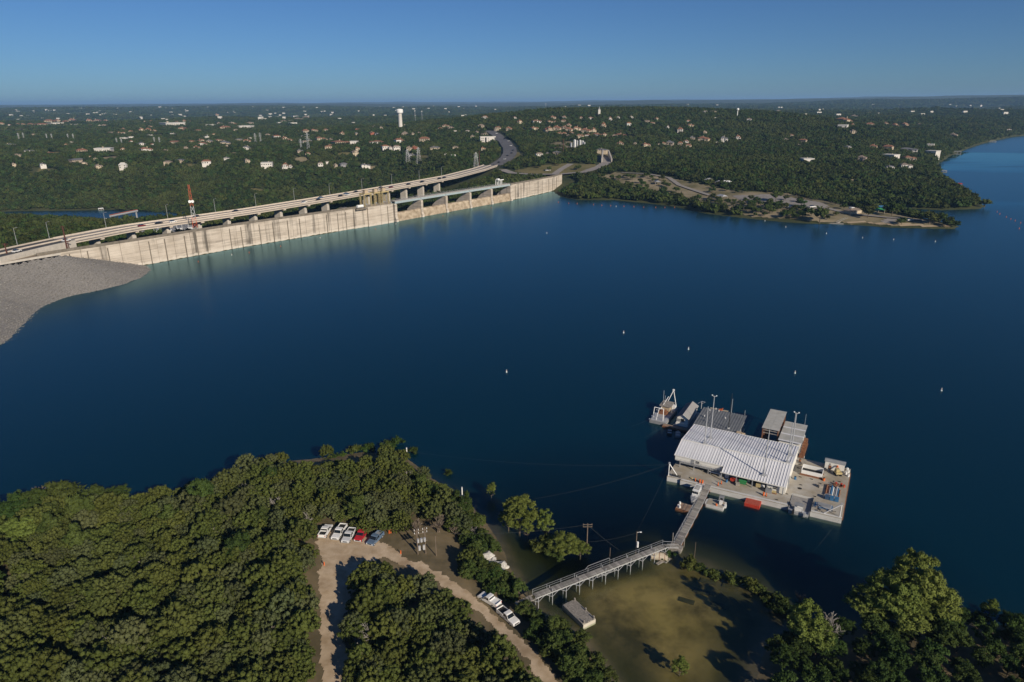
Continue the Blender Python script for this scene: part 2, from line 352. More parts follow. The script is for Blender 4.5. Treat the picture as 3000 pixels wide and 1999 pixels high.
# far terrain: polar sheet reaching the horizon
def ground_far_mat():
    m = mat('wooded_hills', (.030, .040, .012), (.075, .078, .028), .02, detail=8)
    return m
M_HILL = ground_far_mat()
rr = np.concatenate([np.geomspace(300, 2600, 420), np.geomspace(2612, 45000, 260)]); aa = np.radians(np.linspace(-56, 56, 520))
RR, AA = np.meshgrid(rr, aa, indexing='ij'); FX = RR * np.sin(AA); FY = RR * np.cos(AA); FZ = h_far(FX, FY)
keep = sdf(FX, FY, FARS) > -40
struct('hills', grid_mesh('hills', FX, FY, FZ, M_HILL, keep))

# lake: real body of water over a bed, clear in the shallows
IOR = 1.42
SLICK = tuple(G(3060, 480, 0))
def water_mat(name, body, absorb=None):
    m = bpy.data.materials.new(name); m.use_nodes = True; N = m.node_tree.nodes; L = m.node_tree.links; N.clear()
    tc = N.new('ShaderNodeTexCoord'); mp = N.new('ShaderNodeMapping'); mp.inputs['Scale'].default_value = (1, .55, 1); mp.inputs['Rotation'].default_value = (0, 0, .5)
    L.new(tc.outputs['Object'], mp.inputs[0])
    nz = N.new('ShaderNodeTexNoise'); nz.inputs['Scale'].default_value = .9; nz.inputs['Detail'].default_value = 3; L.new(mp.outputs[0], nz.inputs['Vector'])
    big = N.new('ShaderNodeTexNoise'); big.inputs['Scale'].default_value = .0045; big.inputs['Detail'].default_value = 5; big.inputs['Distortion'].default_value = .6; mq = N.new('ShaderNodeMapping'); mq.inputs['Scale'].default_value = (.45, 1.3, 1); mq.inputs['Rotation'].default_value = (0, 0, -.35); L.new(tc.outputs['Object'], mq.inputs[0]); L.new(mq.outputs[0], big.inputs['Vector'])
    mr = N.new('ShaderNodeMapRange'); mr.inputs['From Min'].default_value = .33; mr.inputs['From Max'].default_value = .45; mr.inputs['To Min'].default_value = .0; mr.inputs['To Max'].default_value = .11
    L.new(big.outputs['Fac'], mr.inputs['Value'])
    sl_ = N.new('ShaderNodeVectorMath'); sl_.operation = 'DISTANCE'; sl_.inputs[1].default_value = SLICK; L.new(tc.outputs['Object'], sl_.inputs[0])
    sf = N.new('ShaderNodeMapRange'); sf.inputs['From Min'].default_value = 150; sf.inputs['From Max'].default_value = 520; sf.inputs['To Min'].default_value = -.12; sf.inputs['To Max'].default_value = .1; L.new(sl_.outputs['Value'], sf.inputs[0])
    sa = N.new('ShaderNodeMath'); sa.operation = 'ADD'; L.new(big.outputs['Fac'], sa.inputs[0]); L.new(sf.outputs[0], sa.inputs[1]); L.new(sa.outputs[0], mr.inputs['Value'])     # a calm slick in the far arm
    bp = N.new('ShaderNodeBump'); bp.inputs['Distance'].default_value = .35; L.new(mr.outputs[0], bp.inputs['Strength']); L.new(nz.outputs['Fac'], bp.inputs['Height'])
    rg = N.new('ShaderNodeMapRange'); rg.inputs['From Min'].default_value = .33; rg.inputs['From Max'].default_value = .45; rg.inputs['To Min'].default_value = .03; rg.inputs['To Max'].default_value = .26
    L.new(sa.outputs[0], rg.inputs['Value'])
    fr = N.new('ShaderNodeFresnel'); L.new(bp.outputs[0], fr.inputs['Normal'])
    ge = N.new('ShaderNodeNewGeometry'); mi = N.new('ShaderNodeMapRange'); mi.inputs['To Min'].default_value = IOR; mi.inputs['To Max'].default_value = 1 / IOR   # same Fresnel seen from below (no refraction is traced)
    L.new(ge.outputs['Backfacing'], mi.inputs[0]); L.new(mi.outputs[0], fr.inputs['IOR'])
    gl = N.new('ShaderNodeBsdfGlossy'); gl.inputs['Color'].default_value = (.58, .92, 1.0, 1); L.new(rg.outputs[0], gl.inputs['Roughness']); L.new(bp.outputs[0], gl.inputs['Normal'])
    tr = N.new('ShaderNodeBsdfTransparent'); tr.inputs[0].default_value = (.92, .95, .95, 1)
    df = N.new('ShaderNodeBsdfDiffuse'); df.inputs[0].default_value = (*body, 1)
    ad = N.new('ShaderNodeMixShader'); ad.inputs[0].default_value = 1.0
    if absorb:      # the sheltered lagoon is clear, the open lake slightly turbid
        vd = N.new('ShaderNodeVectorMath'); vd.operation = 'DISTANCE'; vd.inputs[1].default_value = (27, 116, 0); L.new(tc.outputs['Object'], vd.inputs[0])
        tu = N.new('ShaderNodeMapRange'); tu.inputs['From Min'].default_value = 24; tu.inputs['From Max'].default_value = 80; tu.inputs['To Min'].default_value = .02; tu.inputs['To Max'].default_value = .85
        L.new(vd.outputs['Value'], tu.inputs[0]); L.new(tu.outputs[0], ad.inputs[0])
    L.new(tr.outputs[0], ad.inputs[1]); L.new(df.outputs[0], ad.inputs[2])
    mx = N.new('ShaderNodeMixShader'); L.new(fr.outputs[0], mx.inputs[0]); L.new(ad.outputs[0], mx.inputs[1]); L.new(gl.outputs[0], mx.inputs[2])
    out = N.new('ShaderNodeOutputMaterial'); L.new(mx.outputs[0], out.inputs['Surface'])
    if absorb:
        va = N.new('ShaderNodeVolumeAbsorption'); va.inputs['Color'].default_value = (*absorb, 1); va.inputs['Density'].default_value = .40
        L.new(va.outputs[0], out.inputs['Volume'])
    return m
M_WATER = water_mat('lake_water', (.0, .020, .034), (.45, .50, .06))
off = np.array([-.77, .64]) * 5
dl_ = DAM + off
wp = [(-1500, -150)] + [(-430, 236)] + [tuple(p) for p in dl_] + [(130, 980), (700, 2600), (1200, 5200), (6000, 6500), (6000, -150)]
mb = MB(); mb.prism(wp, -30, 0)
struct('lake', mb.mesh('lake', M_WATER))
mb = MB(); mb.add([(-1500, -150, -28), (6000, -150, -28), (6000, 6500, -28), (1200, 5200, -28), (700, 2600, -28), (120, 975, -28), (-260, 400, -28), (-430, 236, -28)], [tuple(range(8))])
struct('lake_bed', mb.mesh('lake_bed', mat('lake_mud', (.03, .04, .04))))
M_RIV = water_mat('river_water', (.0, .004, .009))
# river ribbon below the dam, far arm of the lake
rv = RIVER; e = np.vstack([rv[1:] - rv[:-1], rv[-1:] - rv[-2:-1]]); nrm = np.stack([-e[:, 1], e[:, 0]], -1) / np.hypot(e[:, 0], e[:, 1])[:, None]
mb = MB(); P = [(*(p + n * 60), -40) for p, n in zip(rv, nrm)] + [(*(p - n * 60), -40) for p, n in zip(rv, nrm)]; k = len(rv)
mb.add(P, [(i, i + 1, k + i + 1, k + i) for i in range(k - 1)]); struct('river', mb.mesh('river', M_RIV))
mb = MB(); c = FARLAKES[0]; mb.add([(*p, 0.2) for p in c + (c - c.mean(0)) * .05], [tuple(range(len(c)))]); struct('lake_arm', mb.mesh('lake_arm', M_RIV))

# riprap embankment
ex, ey = np.meshgrid(np.arange(-620, -225, 2.0), np.arange(140, 470, 2.0))
dw = pdist(ex, ey, EMB_W); dc = pdist(ex, ey, EMB_C)
EP = np.vstack([EMB_W, DAM[2:0:-1], EMB_C[::-1]])
ins = sdf(ex, ey, np.vstack([EMB_W, EMB_C[::-1]]))
ez = np.where(ins > 0, 16.3 * dw / (dw + dc + 1e-6), -dw * .45) + .35 * vnoise(ex, ey, 3, 41) + .5 * vnoise(ex, ey, 9, 42)
ez = np.where(ins <= 0, np.maximum(ez, -12), ez)
M_RIP = mat('riprap', (.15, .143, .132), (.30, .285, .265), 1.6, bump=.9, bscale=2.2, detail=10)
struct('embankment', grid_mesh('embankment', ex, ey, ez, M_RIP, (ins > -14) & ((ins > 0) | (dw < 16)) & (ez < 17.5) & ~((ins <= 0) & (dc < dw))))

EMB_GRID = (ex, ey, ez, (ins > 1) | ((dw < 3) & (ez > -1.2)))
# ================================================================ dam
def frame(path):
    seg = np.hypot(*(path[1:] - path[:-1]).T); S = np.concatenate([[0], np.cumsum(seg)])
    def at(s):
        x = np.interp(s, S, path[:, 0]); y = np.interp(s, S, path[:, 1])
        x2 = np.interp(min(s + 4, S[-1]), S, path[:, 0]) - np.interp(max(s - 4, 0), S, path[:, 0]); y2 = np.interp(min(s + 4, S[-1]), S, path[:, 1]) - np.interp(max(s - 4, 0), S, path[:, 1])
        q = math.hypot(x2, y2); return np.array([x, y]), np.array([x2 / q, y2 / q]), np.array([-y2 / q, x2 / q])    # point, along, downstream
    return at, S[-1]
dam_at, DLEN = frame(DAM)
def dam_s(u, v=None):   # station where the face is seen at pixel column u
    ss = np.linspace(0, DLEN, 1200); best = min(ss, key=lambda s: abs((lambda p: (p[0][0] / (p[0][1] * _cp + HC * _sp)) * FPX + CX)(dam_at(s)) - u)); return float(best)
def dam_concrete():
    m = mat('dam_concrete', (.46, .40, .325), (.58, .52, .44), .12, bump=.12, bscale=.8, detail=8)
    N = m.node_tree.nodes; L = m.node_tree.links; b = N['Principled BSDF']; tc = N.new('ShaderNodeTexCoord')
    base = b.inputs['Base Color'].links[0].from_socket
    def layer(base, scale3, sc_, lo, hi, col, amt):
        mp = N.new('ShaderNodeMapping'); mp.inputs['Scale'].default_value = scale3; L.new(tc.outputs['Object'], mp.inputs[0])
        nz = N.new('ShaderNodeTexNoise'); nz.inputs['Scale'].default_value = sc_; nz.inputs['Detail'].default_value = 5; L.new(mp.outputs[0], nz.inputs[0])
        r = N.new('ShaderNodeMapRange'); r.inputs['From Min'].default_value = lo; r.inputs['From Max'].default_value = hi; r.inputs['To Max'].default_value = amt; L.new(nz.outputs['Fac'], r.inputs[0])
        mx = N.new('ShaderNodeMix'); mx.data_type = 'RGBA'; L.new(r.outputs[0], mx.inputs['Factor']); L.new(base, mx.inputs[6]); mx.inputs[7].default_value = (*col, 1); return mx.outputs[2]
    base = layer(base, (.05, .05, 1), .9, .45, .7, (.27, .235, .19), .8)          # pour lines
    base = layer(base, (1, 1, .06), .16, .57, .68, (.10, .088, .07), .9)      # seepage streaks
    base = layer(base, (1, 1, .3), .3, .55, .75, (.56, .50, .42), .6)          # pale lime wash
    sx = N.new('ShaderNodeSeparateXYZ'); L.new(tc.outputs['Object'], sx.inputs[0]); nz = N.new('ShaderNodeTexNoise'); nz.inputs['Scale'].default_value = .5; nz.inputs['Detail'].default_value = 6; L.new(tc.outputs['Object'], nz.inputs[0])
    ma = N.new('ShaderNodeMath'); ma.operation = 'MULTIPLY_ADD'; ma.inputs[1].default_value = -3.0; L.new(nz.outputs['Fac'], ma.inputs[0]); L.new(sx.outputs['Z'], ma.inputs[2])
    r = N.new('ShaderNodeMapRange'); r.inputs['From Min'].default_value = .6; r.inputs['From Max'].default_value = -.3; r.inputs['To Max'].default_value = .75; L.new(ma.outputs[0], r.inputs[0])
    mx = N.new('ShaderNodeMix'); mx.data_type = 'RGBA'; L.new(r.outputs[0], mx.inputs['Factor']); L.new(base, mx.inputs[6]); mx.inputs[7].default_value = (.62, .57, .49, 1); base = mx.outputs[2]      # lime band left by the falling lake
    L.new(base, b.inputs['Base Color']); return m
M_DAM = dam_concrete()
M_DAMD = mat('dam_top_concrete', (.135, .118, .092), (.21, .185, .15), .4, bump=.2)
ZT = 16.4
dam = thing('dam', 'long pale concrete gravity dam with stained upstream face and gated spillway', 'dam', (*DAM[2], 0))
def dpt(s, off, z):
    p, t, n = dam_at(s); q = p + n * off - DAM[2]; return (q[0], q[1], z)
def dblock(s0, s1, prof, name, m, parent=None, gap=.12, sub=1):
    mb = MB(); n = len(prof)
    A = [dpt(s0 + gap, o, z) for o, z in prof]; B = [dpt(s1 - gap, o, z) for o, z in prof]
    mb.add(A + B, [tuple(range(n - 1, -1, -1)), tuple(range(n, 2 * n))] + [(i, (i + 1) % n, n + (i + 1) % n, n + i) for i in range(n)])
    return part(name, mb, m, parent or dam)
WALL = [(-.0, -14), (0, ZT), (7, ZT), (7, ZT - 5), (30, -36), (30, -46), (6, -46)]
PARA = [(.1, ZT), (.1, ZT + 1.7), (.7, ZT + 1.7), (.7, ZT)]
s_sp0, s_sp1 = dam_s(1152), dam_s(1500)
s_end = DLEN
def wall_run(a, b, step, proud=0):
    n = max(1, int(round((b - a) / step)))
    for i in range(n):
        x0 = a + (b - a) * i / n; x1 = a + (b - a) * (i + 1) / n; dv = random.uniform(-.12, .12)
        dblock(x0, x1, [(o + (dv - proud if k < 2 else 0), z) for k, (o, z) in enumerate(WALL)], 'wall_block', M_DAM)
        dblock(x0, x1, PARA, 'parapet', M_DAMD, gap=.05)
        dblock(x0, x1, [(.75, ZT + .01), (.75, ZT + .06), (6.35, ZT + .06), (6.35, ZT + .01)], 'crest_road', M_DAMD, gap=0)
        # dark drain slot beside the joint
        if random.random() < .75:
            s = x0 + random.uniform(.3, .7) * (x1 - x0)
            dblock(s - .3, s + .3, [(-proud - .32, -8), (-proud - .32, ZT - 1.5), (-proud + .1, ZT - 1.5), (-proud + .1, -8)], 'drain_rib', M_DAMD, gap=0)
s_pw = dam_s(1040)
wall_run(dam_s(130), s_pw, 11.8)
wall_run(s_pw, dam_s(1078), 12, .8)
wall_run(dam_s(1078), s_sp0, 17, 2.0)
wall_run(s_sp1, s_end, 12.5)
# cantilevered platform with a white tank
a_, b_ = dam_s(1044), dam_s(1074)
dblock(a_, b_, [(-3.2, ZT - 1.2), (-3.2, ZT + .1), (0, ZT + .1), (0, ZT - 1.2)], 'platform', M_DAMD)
# spillway: ogee crest blocks between piers, bridge girder over them
pc = [dam_s(u) for u in (1160, 1236, 1308, 1378, 1440, 1496)]
CREST = [(-1.2, -14), (-1.2, 6.2), (-.6, 7.4), (1.2, 7.9), (3.5, 7.2), (8, 3), (20, -20), (20, -46), (2, -46)]
M_CREST = mat('crest_concrete', (.25, .19, .125), (.55, .46, .34), .22, bump=.2, detail=10)
for i in range(5):
    dblock(pc[i] + 1.4, pc[i + 1] - 1.4, CREST, 'crest_block', M_CREST, gap=0)
for i, s in enumerate(pc):
    mb = MB()
    pr = [(-3.0, -14), (-3.0, 2.0), (-1.8, 4.5), (-1.8, 15.0), (-.6, 15.6), (3.2, 15.6), (3.2, 13.8), (6.5, 13.8), (16.5, 6.0), (18, -20), (18, -46), (2, -46)]
    A = [dpt(s - 1.3, o, z) for o, z in pr]; B = [dpt(s + 1.3, o, z) for o, z in pr]; n = len(pr)
    mb.add(A + B, [tuple(range(n - 1, -1, -1)), tuple(range(n, 2 * n))] + [(k, (k + 1) % n, n + (k + 1) % n, n + k) for k in range(n)])
    part('pier', mb, M_DAM, dam)
M_GIRD = mat('pale_blue_steel', (.30, .37, .40), (.37, .44, .46), .5, rough=.55)
for i in range(5):
    s0, s1 = pc[i], pc[i + 1]
    g = dblock(s0, s1, [(-.6, 15.7), (-.6, 17.6), (.1, 17.6), (.1, 15.7)], 'girder', M_GIRD, gap=.25)
    dblock(s0, s1, [(4.4, 15.7), (4.4, 17.6), (5.0, 17.6), (5.0, 15.7)], 'girder', M_GIRD, gap=.25)
    dblock(s0, s1, [(-.8, 17.62), (-.8, 17.9), (5.2, 17.9), (5.2, 17.62)], 'bridge_deck', M_CONC, gap=.05)
    mb = MB()
    for o in (-.7, 5.1):
        mb.bar(dpt(s0, o, 18.9), dpt(s1, o, 18.9), .1)
        for k in range(9): mb.bar(dpt(s0 + (s1 - s0) * k / 9, o, 17.85), dpt(s0 + (s1 - s0) * k / 9, o, 18.9), .08)
    part('railing', mb, M_STEEL, dam)
# three yellow lattice hoist frames over the intake gates
for i, (u0, u1) in enumerate(((1075, 1096), (1104, 1122), (1126, 1146))):
    s0, s1 = dam_s(u0), dam_s(u1); p, t, n = dam_at((s0 + s1) / 2); w_ = (s1 - s0) / 2; q = p + n * 3.0
    h = thing('hoist_frame', ['leftmost of three yellow lattice gate hoist frames on the dam crest', 'middle one of three yellow lattice gate hoist frames on the dam crest', 'yellow lattice gate hoist frame on the dam crest, nearest the spillway'][i], 'hoist frame', (q[0], q[1], ZT + .06), math.atan2(t[1], t[0]), 'yellow hoist frames on the dam')
    H_ = 10.2
    for sx in (-1, 1):
        for sy in (-1, 1):
            mb = MB(); x = sx * w_ * .86; y = sy * 2.6
            for dx, dy in ((-.55, -.4), (.55, -.4), (-.55, .4), (.55, .4)): mb.bar((x + dx, y + dy, 0), (x + dx, y + dy, H_), .15)
            for k in range(7):
                z0 = H_ * k / 7; z1 = H_ * (k + 1) / 7; sg = 1 if k % 2 else -1
                mb.bar((x - .55 * sg, y - .4, z0), (x + .55 * sg, y - .4, z1), .13); mb.bar((x - .55 * sg, y + .4, z0), (x + .55 * sg, y + .4, z1), .13)
                mb.bar((x - .55, y - .4 * sg, z0), (x - .55, y + .4 * sg, z1), .13); mb.bar((x + .55, y - .4 * sg, z0), (x + .55, y + .4 * sg, z1), .13)
            part('lattice_leg', mb, M_YEL, h)
    mb = MB()
    for sy in (-1, 1): mb.box(-w_ * 1.02, w_ * 1.02, sy * 2.6 - .5, sy * 2.6 + .5, H_, H_ + .9)
    for sx in (-1, 1): mb.box(sx * w_ * .86 - .4, sx * w_ * .86 + .4, -2.1, 2.1, H_ + .05, H_ + .8)
    part('top_beam', mb, M_YEL, h)
    mb = MB(); mb.box(-1.6, 1.6, -1.5, 1.5, H_ + .8, H_ + 3.4); mb.box(-1.9, 1.9, -1.8, 1.8, H_ + 3.42, H_ + 3.6); part('hoist_house', mb, mat('tan_steel', (.42, .33, .22), (.5, .4, .28), 1), h)
    mb = MB(); mb.tube((0, 0, 0), (0, 0, H_), .18, n=6); mb.box(-1.2, 1.2, -.5, .5, 0, 2.2); part('lifting_gear', mb, M_GREYP, h)
p, t, n = dam_at(dam_s(1058)); q = p - n * 1.6
tk_ = thing('tank', 'white horizontal tank lying on the dam platform beside the grey tower', 'tank', (q[0], q[1], ZT + .15), math.atan2(t[1], t[0]))
mb = MB(); mb.tube((-3, 0, 1.5), (3, 0, 1.5), 1.25, n=14); part('shell', mb, M_PAINTW, tk_)
[part('saddle', MB().box(x - .2, x + .2, -1, 1, 0, .6), M_GREYP, tk_) for x in (-2, 2)]
p, t, n = dam_at(dam_s(1472)); q = p + n * 2.2
gc = thing('gantry_crane', 'small white gantry crane standing on the spillway bridge end', 'crane', (q[0], q[1], 17.92), math.atan2(t[1], t[0]))
mb = MB()
for x in (-4.6, -2.0):
    for y in (-2, 2): mb.box(x - .25, x + .25, y - .25, y + .25, 0, 5)
mb.box(-5, -1.6, -2.3, 2.3, 5, 5.6); part('portal_frame', mb, M_PAINTW, gc)
mb = MB(); mb.box(-1.5, 6, -.4, .4, 4.4, 5.2); mb.box(2.6, 3.2, -.3, .3, 0, 4.4); part('boom', mb, M_PAINTW, gc)
mb = MB(); mb.box(-4.6, -2, -1.2, 1.2, 5.62, 6.6); part('winch_house', mb, M_PAINTW, gc)
M_GREYC = mat('grey_concrete', (.24, .225, .205), (.31, .295, .27), .4)
p, t, n = dam_at(dam_s(1036)); q = p + n * 10
gt = thing('control_tower', 'grey concrete twin pier block rising behind the dam beside the hoist frames', 'tower', (q[0], q[1], -10), math.atan2(t[1], t[0]))
mb = MB(); mb.box(-3.2, -.4, -3, 3, 0, 27.0); part('shaft', mb, M_DAMD, gt)
mb = MB(); mb.box(.1, 3.4, -3.2, 3.2, 0, 26.6); part('shaft', mb, M_GREYC, gt)

# ================================================================ highway bridge behind the dam
ZB = 19.0
nearE = [(-260, 800), (0, 757), (120, 728), (210, 708), (399, 671), (560, 648), (749, 621), (909, 595), (1069, 568), (1228, 540), (1340, 519)]
BR = GP([(u, v + .0) for u, v in nearE], ZB)
BR = np.vstack([BR, GP([(1424, 497), (1458, 485)], ZB)])
br_at, BLEN = frame(BR)
def bpt(s, off, z): p, t, n = br_at(s); q = p + n * off; return (q[0], q[1], z)
def br_s(u):
    ss = np.linspace(0, BLEN, 1500); return float(min(ss, key=lambda s: abs((br_at(s)[0][0] / (br_at(s)[0][1] * _cp + (HC - ZB) * _sp)) * FPX + CX - u)))
BW = 19.5
b0 = br_s(222)
hb = thing('highway_bridge', 'long multi-span highway bridge with concrete piers running behind the dam', 'bridge', (0, 0, 0))
def bstrip(a, b, prof, name, m, parent, seg=12.0):
    n = max(1, int((b - a) / seg)); mb = MB(); k = len(prof); V = []
    for i in range(n + 1): V += [bpt(a + (b - a) * i / n, o, z) for o, z in prof]
    F = [tuple(range(k - 1, -1, -1)), tuple(range(n * k, n * k + k))]
    for i in range(n): F += [(i * k + j, i * k + (j + 1) % k, (i + 1) * k + (j + 1) % k, (i + 1) * k + j) for j in range(k)]
    mb.add(V, F); return part(name, mb, m, parent)
bstrip(b0, BLEN, [(0, ZB - .5), (0, ZB), (BW, ZB), (BW, ZB - .5)], 'deck', M_ROADL, hb)
M_BARR = mat('barrier_concrete', (.50, .43, .35), (.58, .51, .43), .5)
for o in (0, BW - .4): bstrip(b0, BLEN, [(o, ZB + .01), (o, ZB + 1.0), (o + .4, ZB + 1.0), (o + .4, ZB + .01)], 'barrier', M_BARR, hb)
bstrip(b0, BLEN, [(9.4, ZB + .01), (9.6, ZB + .7), (9.8, ZB + .7), (10.0, ZB + .01)], 'median_barrier', M_BARR, hb)
for o in (.6, 6, 13, BW - 1.2): bstrip(b0, BLEN, [(o, ZB - 1.6), (o, ZB - .52), (o + .6, ZB - .52), (o + .6, ZB - 1.6)], 'girder', M_BARR, hb)
for o in (1.2, 9.0, 10.3, BW - 1.3): bstrip(b0, BLEN, [(o, ZB + .004), (o, ZB + .012), (o + .2, ZB + .012), (o + .2, ZB + .004)], 'lane_line', M_PAINTW, hb)
for u in (306, 406, 505, 598, 683, 764, 839, 910, 976, 1096, 1155, 1206, 1256, 1303):
    s = br_s(u); p, t, n = br_at(s); mb = MB()
    P = lambda ds, o, z: bpt(s, o, z)[:2]
    def blk(o0, o1, hw, z0, z1, mb=mb):
        c = [p + n * o0 - t * hw, p + n * o0 + t * hw, p + n * o1 + t * hw, p + n * o1 - t * hw]
        mb.hexa([(*q, z0) for q in c] + [(*q, z1) for q in c])
    blk(6.0, 13.0, 1.4, -48, ZB - 2.8); part('pier', mb, M_CONC, hb)
    mb = MB(); blk(1.2, BW - .6, 1.2, ZB - 2.8, ZB - 1.65, mb); part('pier_cap', mb, M_BARR, hb)
# approach road on a retaining wall at the near end
ap = thing('retaining_wall', 'pale retaining wall carrying the highway approach above the embankment', 'wall', (0, 0, 0))
bstrip(1, b0 - .3, [(-.5, 12), (-.5, ZB + .6), (.2, ZB + .6), (.2, 12)], 'wall_face', M_CONC, ap)
bstrip(1, b0 - .3, [(.25, 8), (.25, ZB - .1), (BW, ZB - .1), (BW + 25, 0), (BW + 25, -3), (BW, 6)], 'fill', M_GRND, ap)
def road(name, a, b, m): 
    o = bstrip(a, b, [(.3, ZB - .08), (.3, ZB - .02), (BW, ZB - .02), (BW, ZB - .08)], name, m, None); o['kind'] = 'structure'; return o
road('road', 1, b0 - .3, M_ASPH)
o = bstrip(1, b0 - .3, [(9.2, ZB), (9.4, ZB + .8), (9.8, ZB + .8), (10.0, ZB)], 'barrier', M_BARR, ap)
o = bstrip(1, b0 - .3, [(BW - .5, ZB), (BW - .5, ZB + .8), (BW, ZB + .8), (BW, ZB)], 'barrier', M_BARR, ap)
# crest path and kerb above the riprap
ec = np.vstack([EMB_C, DAM[2:3] + np.array([[-7., 5.]])]); mb = MB(); k = len(EMB_C)
e2_ = np.array([-.72, .69])
mb.add([(*p, 16.35) for p in EMB_C] + [(*(p + e2_ * 16), 16.4) for p in EMB_C], [(i, i + 1, k + i + 1, k + i) for i in range(k - 1)])
struct('crest_path', mb.mesh('crest_path', mat('tan_gravel', (.25, .20, .14), (.33, .27, .2), .4)))
kb = thing('kerb_wall', 'low concrete kerb wall along the top of the grey riprap', 'wall', (0, 0, 0))
mb = MB()
for i in range(k - 1): mb.bar((*EMB_C[i], 16.9), (*EMB_C[i + 1], 16.9), .5, 1.2)
part('kerb', mb, M_CONC, kb)

# ================================================================ far roads, lots and lawns draped on the hills
NO_TREE = []; SPARSE = []
def drape(name, P, m, dz=.35, step=3.0, kind='structure', wobble=0):
    lo = P.min(0) - 4; hi = P.max(0) + 4; X, Y = np.meshgrid(np.arange(lo[0], hi[0], step), np.arange(lo[1], hi[1], step))
    k = sdf(X, Y, P) > wobble * vnoise(X, Y, 12, 51)
    struct(name, grid_mesh(name, X, Y, h_far(X, Y) + dz, m, k), kind)
def ribbon(name, pts, wid, m, dz=.6):
    Q = np.array([T(u, v) for u, v in pts]); out = [Q[0]]
    for a, b in zip(Q[:-1], Q[1:]):
        n = max(1, int(np.hypot(*(b - a)[:2]) / 12)); out += [a + (b - a) * i / n for i in range(1, n + 1)]
    Q = np.array(out)[:, :2]; e = np.gradient(Q, axis=0); nr = np.stack([-e[:, 1], e[:, 0]], -1) / np.hypot(e[:, 0], e[:, 1])[:, None]
    X = np.stack([Q + nr * wid * t for t in (-.5, -.2, .2, .5)], 1); Z = h_far(X[..., 0], X[..., 1]).max(1, keepdims=True) + dz + 0 * X[..., 0]
    struct(name, grid_mesh(name, X[..., 0], X[..., 1], Z, m)); NO_TREE.append(('line', Q, wid * .5 + 7)); return Q
M_LAWN = mat('dry_lawn', (.115, .105, .035), (.185, .155, .065), .05, detail=8)
M_SCRB = mat('pale_scrub', (.17, .14, .075), (.28, .23, .14), .05, detail=8)
HWY = ribbon('highway', [(1452, 487), (1475, 474), (1487, 464), (1494, 452), (1493, 436), (1481, 420), (1459, 401), (1434, 387)], 21, mat('highway_asphalt', (.10, .098, .10), (.14, .135, .14), .1))
LOOP = ribbon('park_road', [(1470, 500), (1500, 510), (1560, 515), (1640, 515), (1710, 508), (1755, 492), (1775, 480), (1772, 462)], 13, M_ROADL)
ribbon('park_lane', [(1625, 512), (1645, 497), (1672, 482)], 9, M_ROADL)
ribbon('shore_road', [(2425, 612), (2480, 628), (2540, 634), (2600, 640), (2700, 648)], 6, M_ROADL)
ribbon('campground_road', [(1820, 508), (1900, 512), (1960, 523), (1990, 545), (2040, 562), (2080, 575)], 6, M_ROADL)
def area(name, px, m, kind, mode, wob=5):
    P = np.array([T(u, v)[:2] for u, v in px]); drape(name, P, m, .25 if mode == 'sparse' else .4, 4.0, kind, wob)
    (SPARSE if mode == 'sparse' else NO_TREE).append(('poly', P, 2))
area('lawn', [(1500, 502), (1540, 492), (1640, 480), (1750, 482), (1760, 494), (1720, 510), (1620, 513), (1540, 512)], M_LAWN, 'structure', 'sparse')
area('park_lawn', [(1745, 520), (1800, 505), (1900, 512), (2010, 530), (2110, 552), (2200, 562), (2310, 568), (2420, 590), (2520, 612), (2640, 632), (2780, 662), (2792, 669), (2600, 665), (2460, 655), (2330, 650), (2210, 638), (2120, 618), (1980, 580), (1850, 552), (1780, 540)], mat('worn_park_ground', (.13, .115, .05), (.33, .27, .18), .035, detail=8), 'structure', 'sparse')
area('parking_lot', [(2138, 571), (2185, 573), (2240, 570), (2290, 573), (2345, 584), (2400, 593), (2440, 606), (2425, 616), (2380, 614), (2330, 611), (2280, 604), (2220, 598), (2160, 591)], M_ROADL, 'structure', 'none', 1)
area('boat_trailer_lot', [(2565, 648), (2590, 637), (2640, 641), (2632, 655), (2600, 660), (2580, 659)], M_ROADL, 'structure', 'none', 1)
area('cleared_field', [(1585, 432), (1620, 418), (1700, 412), (1720, 430), (1690, 442), (1620, 444)], M_SCRB, 'structure', 'sparse')
area('verge', [(1500, 470), (1506, 440), (1520, 442), (1540, 462), (1520, 468)], M_LAWN, 'structure', 'none')
area('verge', [(1465, 440), (1475, 428), (1485, 445), (1480, 462), (1470, 462)], M_LAWN, 'structure', 'none')
area('verge', [(1752, 455), (1762, 445), (1798, 452), (1800, 470), (1782, 482), (1756, 482)], M_SCRB, 'structure', 'none')
area('substation_yard', [(395, 690), (420, 668), (560, 655), (600, 668), (560, 690)], mat('crushed_stone', (.28, .28, .27), (.36, .36, .35), .3), 'structure', 'none')

for k, (u, v, ru, rv, m_) in enumerate(((880, 470, 26, 9, M_SCRB), (1010, 452, 22, 6, M_LAWN), (560, 486, 20, 7, M_LAWN), (165, 452, 24, 7, M_LAWN), (330, 466, 26, 7, M_SCRB), (2275, 347, 26, 3, M_LAWN), (1845, 404, 20, 5, M_LAWN), (2360, 515, 46, 3, M_SCRB), (2500, 530, 50, 4, M_SCRB), (690, 452, 18, 5, M_SCRB), (1240, 462, 26, 6, M_LAWN), (1090, 492, 22, 6, M_SCRB), (470, 398, 40, 4, M_LAWN), (960, 398, 36, 4, M_LAWN), (120, 500, 26, 8, M_LAWN), (760, 560, 34, 6, M_LAWN))):
    area('meadow', [(u + ru * math.cos(a) * (1 + .25 * math.sin(3 * a + k)), v + rv * math.sin(a)) for a in np.linspace(0, 6.28, 13)[:-1]], m_, 'structure', 'none', 9)

